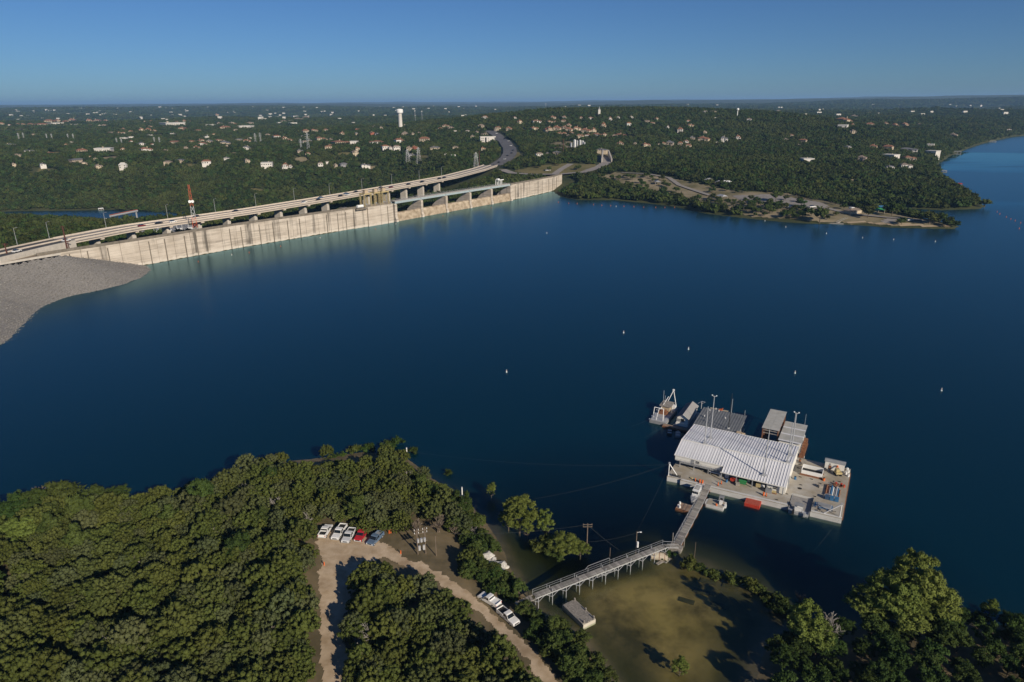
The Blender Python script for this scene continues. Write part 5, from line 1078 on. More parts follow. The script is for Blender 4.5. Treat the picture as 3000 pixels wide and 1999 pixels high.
for k in range(4): mb = MB(); mb.box(-2.4 + .3 * k, 2.2 - .2 * k, -1.5 + .3 * k, 1.2, .02 + .1 * k, .11 + .1 * k); part('plate', mb, (M_GREYP, M_BLUE, M_STEEL, M_GREYP)[k], t)
mb = MB()
for k in range(10): x = random.uniform(-2, 3); y = random.uniform(-2.6, -1.2); mb.bar((x, y, .1), (x + random.uniform(-.8, .8), y + random.uniform(-.7, .7), .35), .18)
part('timber_pile', mb, M_WOOD, t)
for a, b, s_, z1, lab in ((13.6, -4.2, -1, 5.2, 'white mooring crane post with a long slanted boom at the right barge corner'), (-29.9, -5.2, 1, 5.4, 'white mooring crane post with a slanted brace at the left barge corner')):
    t = bt('mooring_crane', lab, 'crane', a, b, 1.5); mb = MB(); mb.tube((0, 0, 0), (0, 0, z1 - 1.5), .13, n=8); part('post', mb, M_PAINTW, t); mb = MB(); mb.tube((0, 0, z1 - 1.6), (s_ * (3.6 if s_ < 0 else 2.6), -.2 if s_ < 0 else .4, .1), .14, n=8); part('boom', mb, M_PAINTW, t); mb = MB(); mb.box(-.2, .2, -.2, .2, z1 - 1.6, z1 - 1.2); part('sheave', mb, M_STEEL, t)
t = bt('deck_clutter', 'rack of dark scuba-like bottles by the left mooring crane', 'rack', -27.8, -4.9, 1.5); mb = MB(); [mb.tube((-1 + k * .35, 0, 0), (-1 + k * .35, 0, .8), .13, n=7) for k in range(7)]; part('bottle_row', mb, M_BLK, t); mb = MB(); mb.box(-1.2, 1.4, -.2, .2, .0, .1); part('rack_base', mb, M_STEEL, t)
t['label'] = 'rack of short dark cylinders beside the left mooring crane'; t.name = 'cylinder_rack'
# gear under the workshop front
for i, (a, b, c) in enumerate(((-22.6, -4.5, 0), (-21.3, -4.7, 1), (-20.6, -4.7, 1), (-16.0, -2.6, 0), (-16.6, -3.8, 0), (-4.9, -3.1, 1), (-4.2, -3.1, 0))):
    t = bt('orange_post', 'orange safety %s on the barge front, %s counted from the left crane' % ('marker', ORD[i]), 'marker', a, b, 1.5, 'orange markers along the barge front'); mb = MB(); mb.tube((0, 0, .06), (0, 0, 1.0), .16 if not c else .26, .1 if not c else .24, n=9); part('marker_body', mb, M_ORNG, t); mb = MB(); mb.box(-.25, .25, -.25, .25, 0, .06); part('marker_base', mb, M_BLK, t)
t = bt('dumpster', 'green bin standing under the workshop front roof', 'bin', -10.9, .4, 1.5); mb = MB(); mb.hexa([(-.8, -.5, .1), (.8, -.5, .1), (.8, .5, .1), (-.8, .5, .1), (-1, -.7, 1.1), (1, -.7, 1.1), (1, .6, 1.1), (-1, .6, 1.1)]); part('tub', mb, M_GRN, t); mb = MB(); mb.box(-1.02, 1.02, -.72, .62, 1.1, 1.2); part('lid', mb, M_GRN, t)
t = bt('red_cart', 'red machine on wheels under the workshop front roof', 'machine', -13.6, .2, 1.5); mb = MB(); mb.box(-.6, .6, -.5, .5, .3, 1.0); part('body', mb, M_REDP, t); [part('wheel', MB().tube((x, -.55, .25), (x, -.4, .25), .25, n=9), M_BLK, t) for x in (-.5, .5)]
t = bt('workbench', 'long white bench under the gallery of the workshop', 'bench', -18.6, 1.2, 1.5); mb = MB(); mb.box(-1.6, 1.4, -.4, .4, .8, .95); part('bench_top', mb, M_PAINTW, t); [part('leg', MB().box(x - .06, x + .06, -.3, .3, 0, .8), M_GREYP, t) for x in (-1.3, 1.2)]
t = bt('storage_cabinet', 'white cabinet beside the first porch post of the workshop', 'cabinet', -15.4, 1.6, 1.5); mb = MB(); mb.box(-.5, .5, -.4, .4, 0, 1.7); part('case', mb, M_PAINTW, t); mb = MB(); mb.box(-.02, .02, -.42, -.4, .1, 1.6); part('door_gap', mb, M_BLK, t)
t = bt('compressor', 'tan compressor with white tank beside the dark workshop doorway', 'machine', -6.7, .6, 1.5); mb = MB(); mb.box(-.8, .4, -.5, .5, .2, 1.2); part('body', mb, M_YEL, t); mb = MB(); mb.tube((.3, 0, .7), (1.4, 0, .7), .4, n=10); part('tank', mb, M_PAINTW, t)
t = bt('grey_generator', 'dark grey engine block between the workshop windows', 'machine', -4.0, -.8, 1.5); mb = MB(); mb.box(-.8, .8, -.5, .5, .1, 1.1); part('engine', mb, M_GREYP, t); mb = MB(); mb.tube((.4, 0, 1.1), (.4, 0, 1.6), .1, n=7); part('exhaust', mb, M_BLK, t)
t = bt('yellow_winch', 'small yellow winch below the gable window of the workshop', 'winch', -2.7, -.6, 1.5); mb = MB(); mb.tube((-.5, 0, .4), (.5, 0, .4), .35, n=10); part('drum', mb, M_YEL, t); mb = MB(); mb.box(-.7, .7, -.4, .4, 0, .1); part('skid', mb, M_RUST, t)
for i, (a, b) in enumerate(((13.2, 19.4), (13.7, 20.6), (13.4, 21.8), (13.9, 18.2))):
    t = bt('white_fender', 'white dock fender at the back corner of the barge, %s from the small shed front' % ORD[i], 'fender', a, b, 1.5, 'white fenders at the barge corner'); part('bumper', MB().tube((0, 0, 0), (0, 0, .75), .3, n=10), M_PAINTW, t); part('eye', MB().tube((0, 0, .75), (0, 0, .9), .08, n=6), M_STEEL, t)
for i, (a, b, m_, lab) in enumerate(((1.2, 9.6, M_BLUE, 'blue drum beside the grey side door of the workshop'), (1.0, 20.6, M_RUST, 'rusty drum at the back of the workshop gable'), (8.2, 12.6, M_ORNG, 'orange drum behind the pipe stack'), (-15.0, -.9, M_BLUE, 'blue drum by the red machine under the porch'), (-12.4, .9, M_PAINTW, 'white drum between red machine and green bin'), (8.8, 18.6, M_GREYP, 'grey drum between the open bin and the yellow machine'))):
    t = bt('drum', lab, 'drum', a, b, 1.5); part('barrel', MB().lathe([(.3, 0), (.32, .3), (.3, .6), (.32, .62), (.3, .9)], 12), m_, t); part('lid', MB().lathe([(.28, .9), (.28, .93)], 12), M_BLK, t)
for i, (a, b, lab) in enumerate(((3.0, 5.2, 'coil of hose on the open deck before the notch'), (11.0, 13.4, 'coil of hose on deck between machine and pipe stack'), (-24.0, -3.4, 'coil of rope on the barge front left of the gangway'))):
    t = bt('hose_coil', lab, 'hose', a, b, 1.5)
    for k in range(3): part('loop', MB().lathe([(.45 - .1 * k, .02 + .06 * k), (.55 - .1 * k, .05 + .06 * k), (.45 - .1 * k, .09 + .06 * k), (.36 - .1 * k, .05 + .06 * k)], 14), (M_BLK, M_WOOD, M_YEL)[i], t)
for i, (a, b, rz_, lab) in enumerate(((-12.0, -1.2, .3, 'wooden crate in front of the green bin'), (2.2, 19.4, .1, 'wooden crate on deck by the back of the white gable'), (7.8, 8.4, .5, 'wooden pallet box in the middle of the open deck'))):
    t = bt('crate', lab, 'crate', a, b, 1.5, None, rz_); part('box', MB().box(-.5, .5, -.4, .4, .08, .8), M_WOOD, t)
    for y in (-.35, 0, .35): part('slat', MB().box(-.55, .55, y - .06, y + .06, .8, .85), M_WOOD, t)
# moored craft
lc = bt('landing_craft', 'grey flat-decked landing boat docked in the notch of the barge', 'boat', 4.2, -1.6, 0)
mb = MB(); mb.prism([(-2.4, -4.3), (2.4, -4.3), (2.5, 3.7), (-2.5, 3.7)], -.4, .75); part('hull', mb, M_STEEL, lc); mb = MB(); mb.box(-2.3, 2.3, -2.8, 3.6, .75, .82); part('deck', mb, mat('grey_nonskid', (.25, .24, .23), (.31, .30, .29), 1), lc)
for sx in (-1, 1): mb = MB(); mb.box(sx * 2.45 - .08, sx * 2.45 + .08, -4.2, 3.6, .75, 1.3); part('bulwark', mb, M_GREYP, lc)
mb = MB(); mb.prism([(-1.2, -3.9), (.9, -3.9), (1.1, -2.9), (.3, -2.2), (-1.2, -2.3)], 2.4, 2.5); part('canopy', mb, M_GREYP, lc); mb = MB(); mb.box(-1.0, .8, -3.8, -2.6, .8, 1.6); part('console', mb, M_PAINTW, lc); [part('canopy_post', MB().tube((x, y, .8), (x, y, 2.4), .05, n=6), M_STEEL, lc) for x in (-1.1, .8) for y in (-3.8, -2.4)]
[part('outboard', MB().box(x - .25, x + .25, -4.9, -4.3, .2, 1.4), M_BLK if x < 0 else M_STEEL, lc) for x in (-1.2, 1.5)]
rf = bt('red_float', 'red painted steel grating float moored at the barge front', 'float', -6.85, -6.0, 0); mb = MB(); mb.box(-1.9, 1.9, -2.0, 1.9, -.2, .8); part('frame', mb, M_REDP, rf)
for k in range(9): mb = MB(); mb.box(-1.9 + k * .425, -1.55 + k * .425, -1.9, 1.85, .8, .87); part('grating_bar', mb, mat('faded_red', (.40, .07, .04), (.50, .12, .08), 2), rf)
mb = MB()
for k in range(8): mb.tube((-1.7 + k * .5, -2.02, .1), (-1.7 + k * .5, -2.02, .75), .06, n=5)
part('fender_bar', mb, M_REDP, rf)
wr = bt('work_raft', 'pale flat work raft with orange outboard gear right of the gangway', 'raft', -15.4, -11.5, 0); mb = MB(); mb.prism([(-2.5, -1.2), (-2.0, -1.8), (2.4, -1.8), (2.5, 1.9), (-1.9, 1.7), (-2.5, .9)], -.3, .65); part('hull', mb, M_HULL, wr); mb = MB(); mb.box(-2.0, 2.2, -1.5, 1.5, .65, .7); part('deck', mb, M_BDECK, wr)
mb = MB(); mb.box(1.0, 1.7, -.2, .5, .7, 1.7); part('console', mb, M_PAINTW, wr); mb = MB(); mb.box(.7, 1.9, .2, 1.5, 2.5, 2.58); part('canopy', mb, M_GREYP, wr); [part('canopy_post', MB().tube((x, y, .7), (x, y, 2.5), .05, n=6), M_STEEL, wr) for x in (.8, 1.8) for y in (.3, 1.4)]; mb = MB(); mb.box(1.2, 1.6, .5, .9, .7, 1.5); mb.tube((.5, -1, .7), (.5, -1, 1.2), .25, n=8); part('orange_gear', mb, M_ORNG, wr); mb = MB(); mb.box(2.45, 2.9, -.6, 0, .3, 1.2); part('outboard', mb, M_PAINTW, wr)
rr_ = bt('rusty_raft', 'rusty flat raft with white drums left of the gangway', 'raft', -21.9, -17.0, 0); mb = MB(); mb.box(-2.0, 1.9, -1.6, 1.6, -.3, .6); part('hull', mb, M_RUST, rr_); 
for k in range(8): mb = MB(); mb.box(-1.95 + k * .48, -1.52 + k * .48, -1.55, 1.55, .6, .66); part('plank', mb, mat('rusty_planks', (.26, .17, .12)), rr_)
[part('drum', MB().tube((x, y, .66), (x, y, 1.3), .25, n=9), M_PAINTW, rr_) for x, y in ((-1.5, -.8), (-1.1, -1.0), (-1.5, .7))]
cbt = bt('cabin_boat', 'white cabin motorboat moored alongside the gangway', 'boat', -20.9, -9.7, 0); mb = MB()
V = []
for y, w_, z in ((-4.0, .25, 1.0), (-2.6, .85, .95), (0, 1.05, .85), (3.8, 1.0, .8)): V += [(-w_, y, z), (w_, y, z), (w_ * .8, y + .1, -.3), (-w_ * .8, y + .1, -.3)]
F = [(0, 1, 2, 3), (15, 14, 13, 12)]
for i in range(3): F += [(i * 4 + j, i * 4 + (j + 1) % 4, i * 4 + 4 + (j + 1) % 4, i * 4 + 4 + j) for j in range(4)]
mb.add(V, F); part('hull', mb, M_STEEL, cbt); mb = MB(); mb.hexa([(-.85, -1.3, .85), (.85, -1.3, .85), (.85, 2.4, .85), (-.85, 2.4, .85), (-.75, -.9, 2.2), (.75, -.9, 2.2), (.75, 2.3, 2.2), (-.75, 2.3, 2.2)]); part('cabin', mb, M_PAINTW, cbt)
for x in (-.5, 0, .5): mb = MB(); mb.box(x - .2, x + .2, -1.16, -.98, 1.5, 2.0); part('window', mb, M_GLASS, cbt)
mb = MB(); mb.box(-.85, .85, -1.1, 2.6, 2.2, 2.28); part('cabin_roof', mb, M_PAINTW, cbt); mb = MB(); [mb.bar((-.6, y, 2.35), (.6, y, 2.35), .1) for y in (0, .6, 1.2, 1.8)]; part('roof_rack', mb, M_BLK, cbt); mb = MB(); mb.box(-.6, .6, 3.8, 4.3, .2, 1.2); part('outboard', mb, M_BLK, cbt)
mb = MB()
for sx in (-1, 1): mb.bar((sx * .85, -2.6, 1.5), (0, -4.0, 1.6), .05); [mb.bar((sx * .8 * (1 - k / 3), -2.6 - k * .46, .95), (sx * .8 * (1 - k / 3), -2.6 - k * .46, 1.5), .05) for k in range(3)]
part('bow_rail', mb, M_STEEL, cbt)

# ================================================================ gangway and pile walkway
gw = bt('gangway', 'long floating plank gangway leading out to the work barge', 'gangway', -19.0, -19.3, 0); 
mb = MB(); [mb.box(-.8, .8, -14 + k * 4.6, -12 + k * 4.6, -.4, .75) for k in range(7)]; part('pontoon', mb, M_RUST, gw)
M_PLK = mat('grey_planks', (.19, .18, .165), (.37, .35, .32), 1.4, rough=.9, bump=.2, rnd=.32)
pm = MB().box(-.8, .8, -.29, .29, -.04, .04).mesh('plank', M_PLK)
for k in range(46): link('plank', pm, gw, (random.uniform(-.05, .05), -14.1 + k * .63, .92 + .68 * smooth(33, 46, k) + random.uniform(-.02, .02)))
for sx in (-1, 1): mb = MB(); mb.bar((sx * .85, -14.3, .8), (sx * .85, 7, .8), .14, .2); mb.bar((sx * .85, 7, .8), (sx * .85, 14.6, 1.48), .14, .2); part('stringer', mb, M_STEEL, gw)
mb = MB()
for z in (1.4, 1.9): mb.bar((-.95, -14, z), (-.95, 7, z), .06); mb.bar((-.95, 7, z), (-.95, 14, z + .6), .06)
for k in range(13): y = -14 + k * 2.3; zz = .7 * max(0, (y - 7) / 7.5); mb.bar((-.95, y, .85 + zz), (-.95, y, 1.95 + zz), .07)
part('handrail', mb, M_STEEL, gw)
mb = MB(); [mb.tube((x, y, -.5), (x, y, 3.0), .1, n=7) for x, y in ((-1.4, -13.6), (1.3, -13.2))]; part('guide_pile', mb, M_WOOD, gw)
mb = MB(); mb.box(-1.5, 1.4, -16.4, -14.3, -.3, .75); part('landing_float', mb, M_WOOD, gw)
# elevated walkway on steel bents
WA = G(1566, 1746, 2.9)[:2]; WB = G(1948, 1599, 2.9)[:2]; wd = (WB - WA); WL = float(np.hypot(*wd)); wrz = math.atan2(wd[1], wd[0])
ww = thing('pile_walkway', 'raised grey plank walkway on steel piles crossing the shallow lagoon', 'walkway', (*WA, 0), wrz)
def wz(x): return 2.9
pm2 = MB().box(-.29, .29, -.75, .75, -.04, .04).mesh('plank', M_PLK)
for k in range(int(WL / .62)): link('plank', pm2, ww, (.3 + k * .62, random.uniform(-.03, .03), wz(0) + random.uniform(-.015, .015)))
for sy in (-1, 1): mb = MB(); mb.bar((0, sy * .66, 2.72), (WL, sy * .66, 2.72), .14, .26); part('stringer', mb, M_STEEL, ww)
mb = MB()
for z in (3.4, 3.95): mb.bar((0, .8, z), (WL, .8, z), .035)
nb = 10
for k in range(nb + 1): x = WL * k / nb; mb.bar((x, .8, 2.8), (x, .8, 3.95), .06)
mb.bar((WL * .38, .8, 3.95), (WL * .40, .8, 4.6), .06); mb.bar((WL * .40, .8, 4.6), (WL * .56, .8, 4.6), .06); mb.bar((WL * .56, .8, 4.6), (WL * .57, .8, 3.95), .06)
part('handrail', mb, M_STEEL, ww)
for k in range(nb + 1):
    x = min(WL - .3, .6 + (WL - .6) * k / nb); p = WA + wd / WL * x; zb = float(h_near(p[0], p[1])) - .4
    mb = MB()
    for sy in (-1, 1): mb.tube((x, sy * .62, zb), (x, sy * .62, 3.5 if k % 2 else 2.7), .085, n=7)
    mb.bar((x, -.62, 1.5), (x, .62, 1.5), .09); mb.bar((x, -.6, 1.5), (x - 1.6, -.6, 2.65), .08); mb.bar((x, -.6, 1.5), (x + 1.6, -.6, 2.65), .08); part('bent', mb, M_STEEL, ww)
mb = MB(); x0 = WL * .44; 
for k in range(6): mb.bar((x0 + k * .9, -.66, 2.0), (x0 + k * .9 + .45, -.66, 2.6), .06); mb.bar((x0 + k * .9 + .45, -.66, 2.6), (x0 + k * .9 + .9, -.66, 2.0), .06)
mb.bar((x0, -.66, 2.0), (x0 + 5.4, -.66, 2.0), .08); part('truss', mb, M_STEEL, ww)
RA = G(1512, 1768, 2.2)[:2]; rd = WA - RA; RL = float(np.hypot(*rd))
rp_ = thing('shore_ramp', 'brown plank ramp from the bank up to the pile walkway', 'ramp', (*RA, 1.6), math.atan2(rd[1], rd[0]))
for k in range(int(RL / .6)): mb = MB(); mb.box(k * .6, k * .6 + .55, -.8, .8, .2 + k * .6 / RL * 1.0, .28 + k * .6 / RL * 1.0); part('plank', mb, M_WOOD, rp_)
mb = MB(); [mb.bar((0, s_ * .7, .1), (RL, s_ * .7, 1.1), .14, .2) for s_ in (-1, 1)]; part('stringer', mb, M_WOOD, rp_)
sp_ = G(1955, 1612, 2.0)[:2]; sq = G(1982, 1600, 1.0)[:2]
t = thing('steel_stair', 'short grey stair dropping from the walkway end to the gangway float', 'stair', (*WB, 0)); d_ = sq - WB; L_ = float(np.hypot(*d_)); t.rotation_euler = (0, 0, math.atan2(d_[1], d_[0]))
for k in range(8): mb = MB(); mb.box(L_ * k / 8, L_ * (k + .85) / 8, -.6, .6, 2.8 - 2.0 * k / 8, 2.86 - 2.0 * k / 8); part('tread', mb, M_PLK, t)
mb = MB(); [mb.bar((0, s_ * .6, 2.7), (L_, s_ * .6, .8), .1, .2) for s_ in (-1, 1)]; [mb.bar((0, s_ * .6, 3.7), (L_, s_ * .6, 1.8), .06) for s_ in (-1, 1)]; part('side_rail', mb, M_STEEL, t)
# old raft, tank, timbers in the lagoon
c4 = [G(u, v, .9)[:2] for u, v in ((1647, 1770), (1684, 1755), (1746, 1813), (1709, 1830))]; cc = sum(c4) / 4; ax = (c4[2] - c4[1]); arz = math.atan2(ax[1], ax[0]); Lr = float(np.hypot(*ax)); Wr = float(np.hypot(*(c4[1] - c4[0])))
rf2 = thing('old_raft', 'weathered timber-decked barge raft moored in the lagoon beside the walkway', 'raft', (*cc, 0), arz); mb = MB(); mb.box(-Lr / 2, Lr / 2, -Wr / 2, Wr / 2, -.5, .75); part('hull', mb, mat('cream_hull', (.48, .44, .36), (.58, .54, .45), .8), rf2)
for k in range(12): y = -Wr / 2 + Wr * k / 12; mb = MB(); z = .76 + random.uniform(0, .04); mb.box(-Lr / 2 + random.uniform(0, .3), Lr / 2 - random.uniform(0, .3), y + .02, y + Wr / 12 - .02, z, z + .07); part('plank', mb, M_WOOD, rf2)
for x, y in ((-Lr / 2 + .4, Wr / 2 - .3), (Lr / 2 - .4, -Wr / 2 + .4), (Lr / 2 - .3, Wr / 2 - .3), (.5, Wr / 2 - .2)): mb = MB(); mb.box(x - .12, x + .12, y - .12, y + .12, .8, 1.5); mb.bar((x - .3, y, 1.2), (x + .3, y, 1.2), .12); part('bollard', mb, M_WOOD, rf2)
p = G(1932, 1630, .6); t = thing('storage_tank', 'cream horizontal steel tank half sunk under the walkway end', 'tank', (p[0], p[1], .2), wrz - .75); mb = MB(); mb.tube((-2.0, 0, .4), (1.9, 0, .4), .95, n=16); part('shell', mb, mat('cream_rust', (.46, .40, .30), (.56, .50, .40), 1.5), t); [part('band', MB().tube((x - .06, 0, .4), (x + .06, 0, .4), .98, n=16), M_RUST, t) for x in (-1.2, 0, 1.2)]
for i, (u, v, a) in enumerate(((1934, 1648, .1), (1955, 1642, .3))):
    p = G(u, v, .05); t = thing('drift_timber', ['weathered slab floating below the cream tank', 'weathered slab floating toward the lake side of the cream tank'][i], 'timber', (p[0], p[1], .02), wrz + a); mb = MB(); mb.box(-1.1, 1.1, -.35, .35, -.1, .1); part('slab', mb, M_WOOD, t)
for i, (u, v) in enumerate(((2010, 1762), (2055, 1735), (2075, 1706), (2140, 1720), (2105, 1775))):
    p = TN(u, v); t = thing('sunken_slab', 'dark rectangular slab lying on the lagoon bed, %s from the clear sand' % ORD[i], 'slab', (p[0], p[1], p[2] + .05), -.45, 'slabs on the lagoon bed'); mb = MB(); mb.box(-1.7, 1.7, -.7, .7, -.1, .15); part('slab', mb, mat('algae_slab', (.05, .05, .02), (.08, .07, .03), 1), t)
# boulders
for i, (u, v, s_) in enumerate(((1428, 1634, 1.5), (1443, 1648, 1.2), (1425, 1662, .9), (1455, 1670, 2.0), (1470, 1690, 1.8), (1482, 1664, .7), (1475, 1702, 1.0))):
    p = TN(u, v); V = ICO2[0] * (1 + .18 * np.random.default_rng(i).normal(size=(len(ICO2[0]), 1))) * np.array([1.2, .8, .6]) * s_; t = link('boulder', None, None, (p[0], p[1], p[2] + .2 * s_), i * 1.3); me = bpy.data.meshes.new('boulder'); me.from_pydata(V.tolist(), [], ICO2[1].tolist()); me.materials.append(M_ROCK); t.user_remap if False else None
    bpy.data.objects.remove(t); t = link('boulder', me, None, (p[0], p[1], p[2] + .25 * s_), i * 1.3)
    tag(t, ['broad pale boulder at the top of the rock pile on the bank', 'second pale boulder down the rock pile on the bank', 'small pale boulder on the track side of the rock pile', 'largest pale boulder of the rock pile on the bank', 'long pale boulder at the middle foot of the rock pile', 'smallest pale boulder at the water side of the rock pile', 'lowest pale boulder of the rock pile on the bank'][i], 'boulder', 'pale boulders on the bank')
# poles, wires, posts
def upole(label, u, v, vt, arms=1, z=None, lamp=False, can=False, r0=.16):
    p = TN(u, v) if z is None else G(u, v, z); zt = zat(u, vt, p); h_ = zt - p[2]; t = thing('utility_pole', label, 'pole', p); mb = MB(); mb.tube((0, 0, -.6), (0, 0, h_), r0, r0 * .65, n=8); part('pole', mb, M_POLE, t)
    for k in range(arms): mb = MB(); mb.bar((-1.1, 0, h_ - .3 - k * .6), (1.1, 0, h_ - .3 - k * .6), .12); [mb.tube((x, 0, h_ - .25 - k * .6), (x, 0, h_ - .0 - k * .6), .06, n=6) for x in (-1, 0, 1)]; part('crossarm', mb, M_POLE, t)
    if lamp: mb = MB(); mb.bar((0, 0, h_ - .3), (.9, 0, h_ - .1), .07); mb.box(.7, 1.1, -.12, .12, h_ - .25, h_ - .1); part('lamp', mb, M_PAINTW, t)
    if can: mb = MB(); mb.tube((.3, -.2, h_ * .32), (.3, -.2, h_ * .55), .25, n=9); part('meter_box', mb, M_PAINTW, t)
    return p, zt
pA = upole('tall utility pole with crossarms beside the round bright green tree', 1719, 1612, 1534, 2, -.3)
pB = upole('utility pole with a lamp and white box beside the walkway', 1862, 1622, 1557, 0, -.4, True, True, .14)
pC = upole('thin short pole behind the raised middle of the walkway', 1786, 1645, 1605, 0, -.4, r0=.09)
pD = upole('thin short pole with a lamp beside the flooded bank shrubs', 2034, 1637, 1588, 0, -.3, False, r0=.07)
pE = upole('dark pole right of the pole-mounted transformers', 1278, 1630, 1570, 0, None, False, False, .13)
p = TN(1236, 1624); t = thing('transformer_platform', 'white transformers mounted on a pair of poles beside the dead brush', 'transformer', p, .3)
zt = 5.6
for x in (-.9, .9): part('pole', MB().tube((x, 0, -.4), (x, 0, zt + 1.4), .13, n=8), M_POLE, t)
for x in (-.75, 0, .75): part('transformer', MB().tube((x, -.4, 3.6), (x, -.4, 4.5), .28, n=10), M_STEEL, t)
for z in (3.5, zt, zt + .8): part('crossarm', MB().box(-1.5, 1.5, -.07, .07, z - .06, z + .06), M_POLE, t)
for z in (zt + .1, zt + .9):
    for x in (-1.4, -.5, .5, 1.4): part('insulator', MB().tube((x, 0, z), (x, 0, z + .35), .07, n=6), M_PAINTW, t)
for x in (-.5, .5): part('control_box', MB().box(x - .25, x + .25, -.5, -.2, 1.4, 2.6), M_STEEL, t)
for u, v, vt, lab in ((1193, 1347, 1312, 'white post standing in the shallows at the tip of the point'), (1354, 1452, 1428, 'short white-topped post above the shore trees right of the point')):
    p = G(u, v, -.3); zt = zat(u, vt, p); t = thing('marker_post', lab, 'post', p); part('shaft', MB().tube((0, 0, -.3), (0, 0, zt + .3), .16, n=8), M_PAINTW, t); part('cap', MB().tube((0, 0, zt + .3), (0, 0, zt + .4), .2, n=8), M_STEEL, t)
for u, v, lab in ((1140, 1564, 'pair-left orange post at the grass edge of the parking spot'), (1145, 1563, 'orange post at the grass edge of the parking spot, of a pair'), (1174, 1624, 'orange barrel where the winding track begins'), (950, 1658, 'leaning orange stake beside the straight track'), (966, 1550, 'orange stake behind the first parked truck'), (1495, 1797, 'orange cone at the shore ramp')):
    p = TN(u, v); t = thing('orange_marker', lab.replace('pair-left orange post', 'outer orange post of a pair'), 'marker', p); part('stake', MB().tube((0, 0, 0), (.05, 0, 1.0), .14, .11, n=8), M_ORNG, t); part('base', MB().tube((0, 0, 0), (0, 0, .08), .2, n=8), M_BLK, t)
def wire(label, a, b, sag=.6, r0=.013, cat='cable', name='mooring_line'):
    a = Vector(a); b = Vector(b); t = thing(name, label, cat, a); mb = MB(); prev = Vector((0, 0, 0)); n = 14
    for i in range(1, n + 1):
        q = (b - a) * (i / n) - Vector((0, 0, sag * 4 * (i / n) * (1 - i / n))); mb.tube(prev, q, r0, n=5, cap=False); prev = q
    part('strand', mb, M_ROPE, t)
PT = lambda u, v, z: tuple(map(float, G(u, v, z)))
wire('slack mooring cable from the left barge crane toward the shore trees', Bw(-29.9, -5.2, 5.2), PT(1565, 1462, .2), 1.0, .013)
wire('mooring cable from the left barge crane toward the white post at the point', Bw(-29.9, -5.2, 5.0), PT(1193, 1322, 1.6), 2.0, .012)
wire('steep mooring cable from the left barge crane toward the walkway', Bw(-29.9, -5.2, 5.0), PT(1865, 1560, 4.0), .6, .012)
wire('mooring cable from the right barge corner to the flooded bank', Bw(13.6, -5.0, 1.2), PT(2215, 1795, .2), 1.2, .012)
wire('mooring cable from the crane boat out over the lake', Bw(-46, 28, 1.2), PT(1812, 1258, .0), .5, .012)
wire('mooring cable from the plank walkway out over the lake', Bw(-41, 25, .9), PT(1828, 1311, 0), .5, .012)
wire('mooring cable from the sheds to the small white deck shed', Bw(.8, 24.0, 1.6), Bw(7.6, 20, 3), .9, .012)
wire('overhead line from the tall pole down to the walkway', (pA[0][0], pA[0][1], pA[1] - .3), PT(1815, 1612, .6), .3, .02, 'wire', 'overhead_wire')
wire('overhead line between the lamp pole and the tall pole', (pB[0][0], pB[0][1], pB[1] - .3), PT(1722, 1588, 2.5), .5, .018, 'wire', 'overhead_wire')
wire('overhead line from the tall pole to the transformers', (pA[0][0], pA[0][1], pA[1] - .3), PT(1240, 1560, 11.5), 1.2, .016, 'wire', 'overhead_wire')
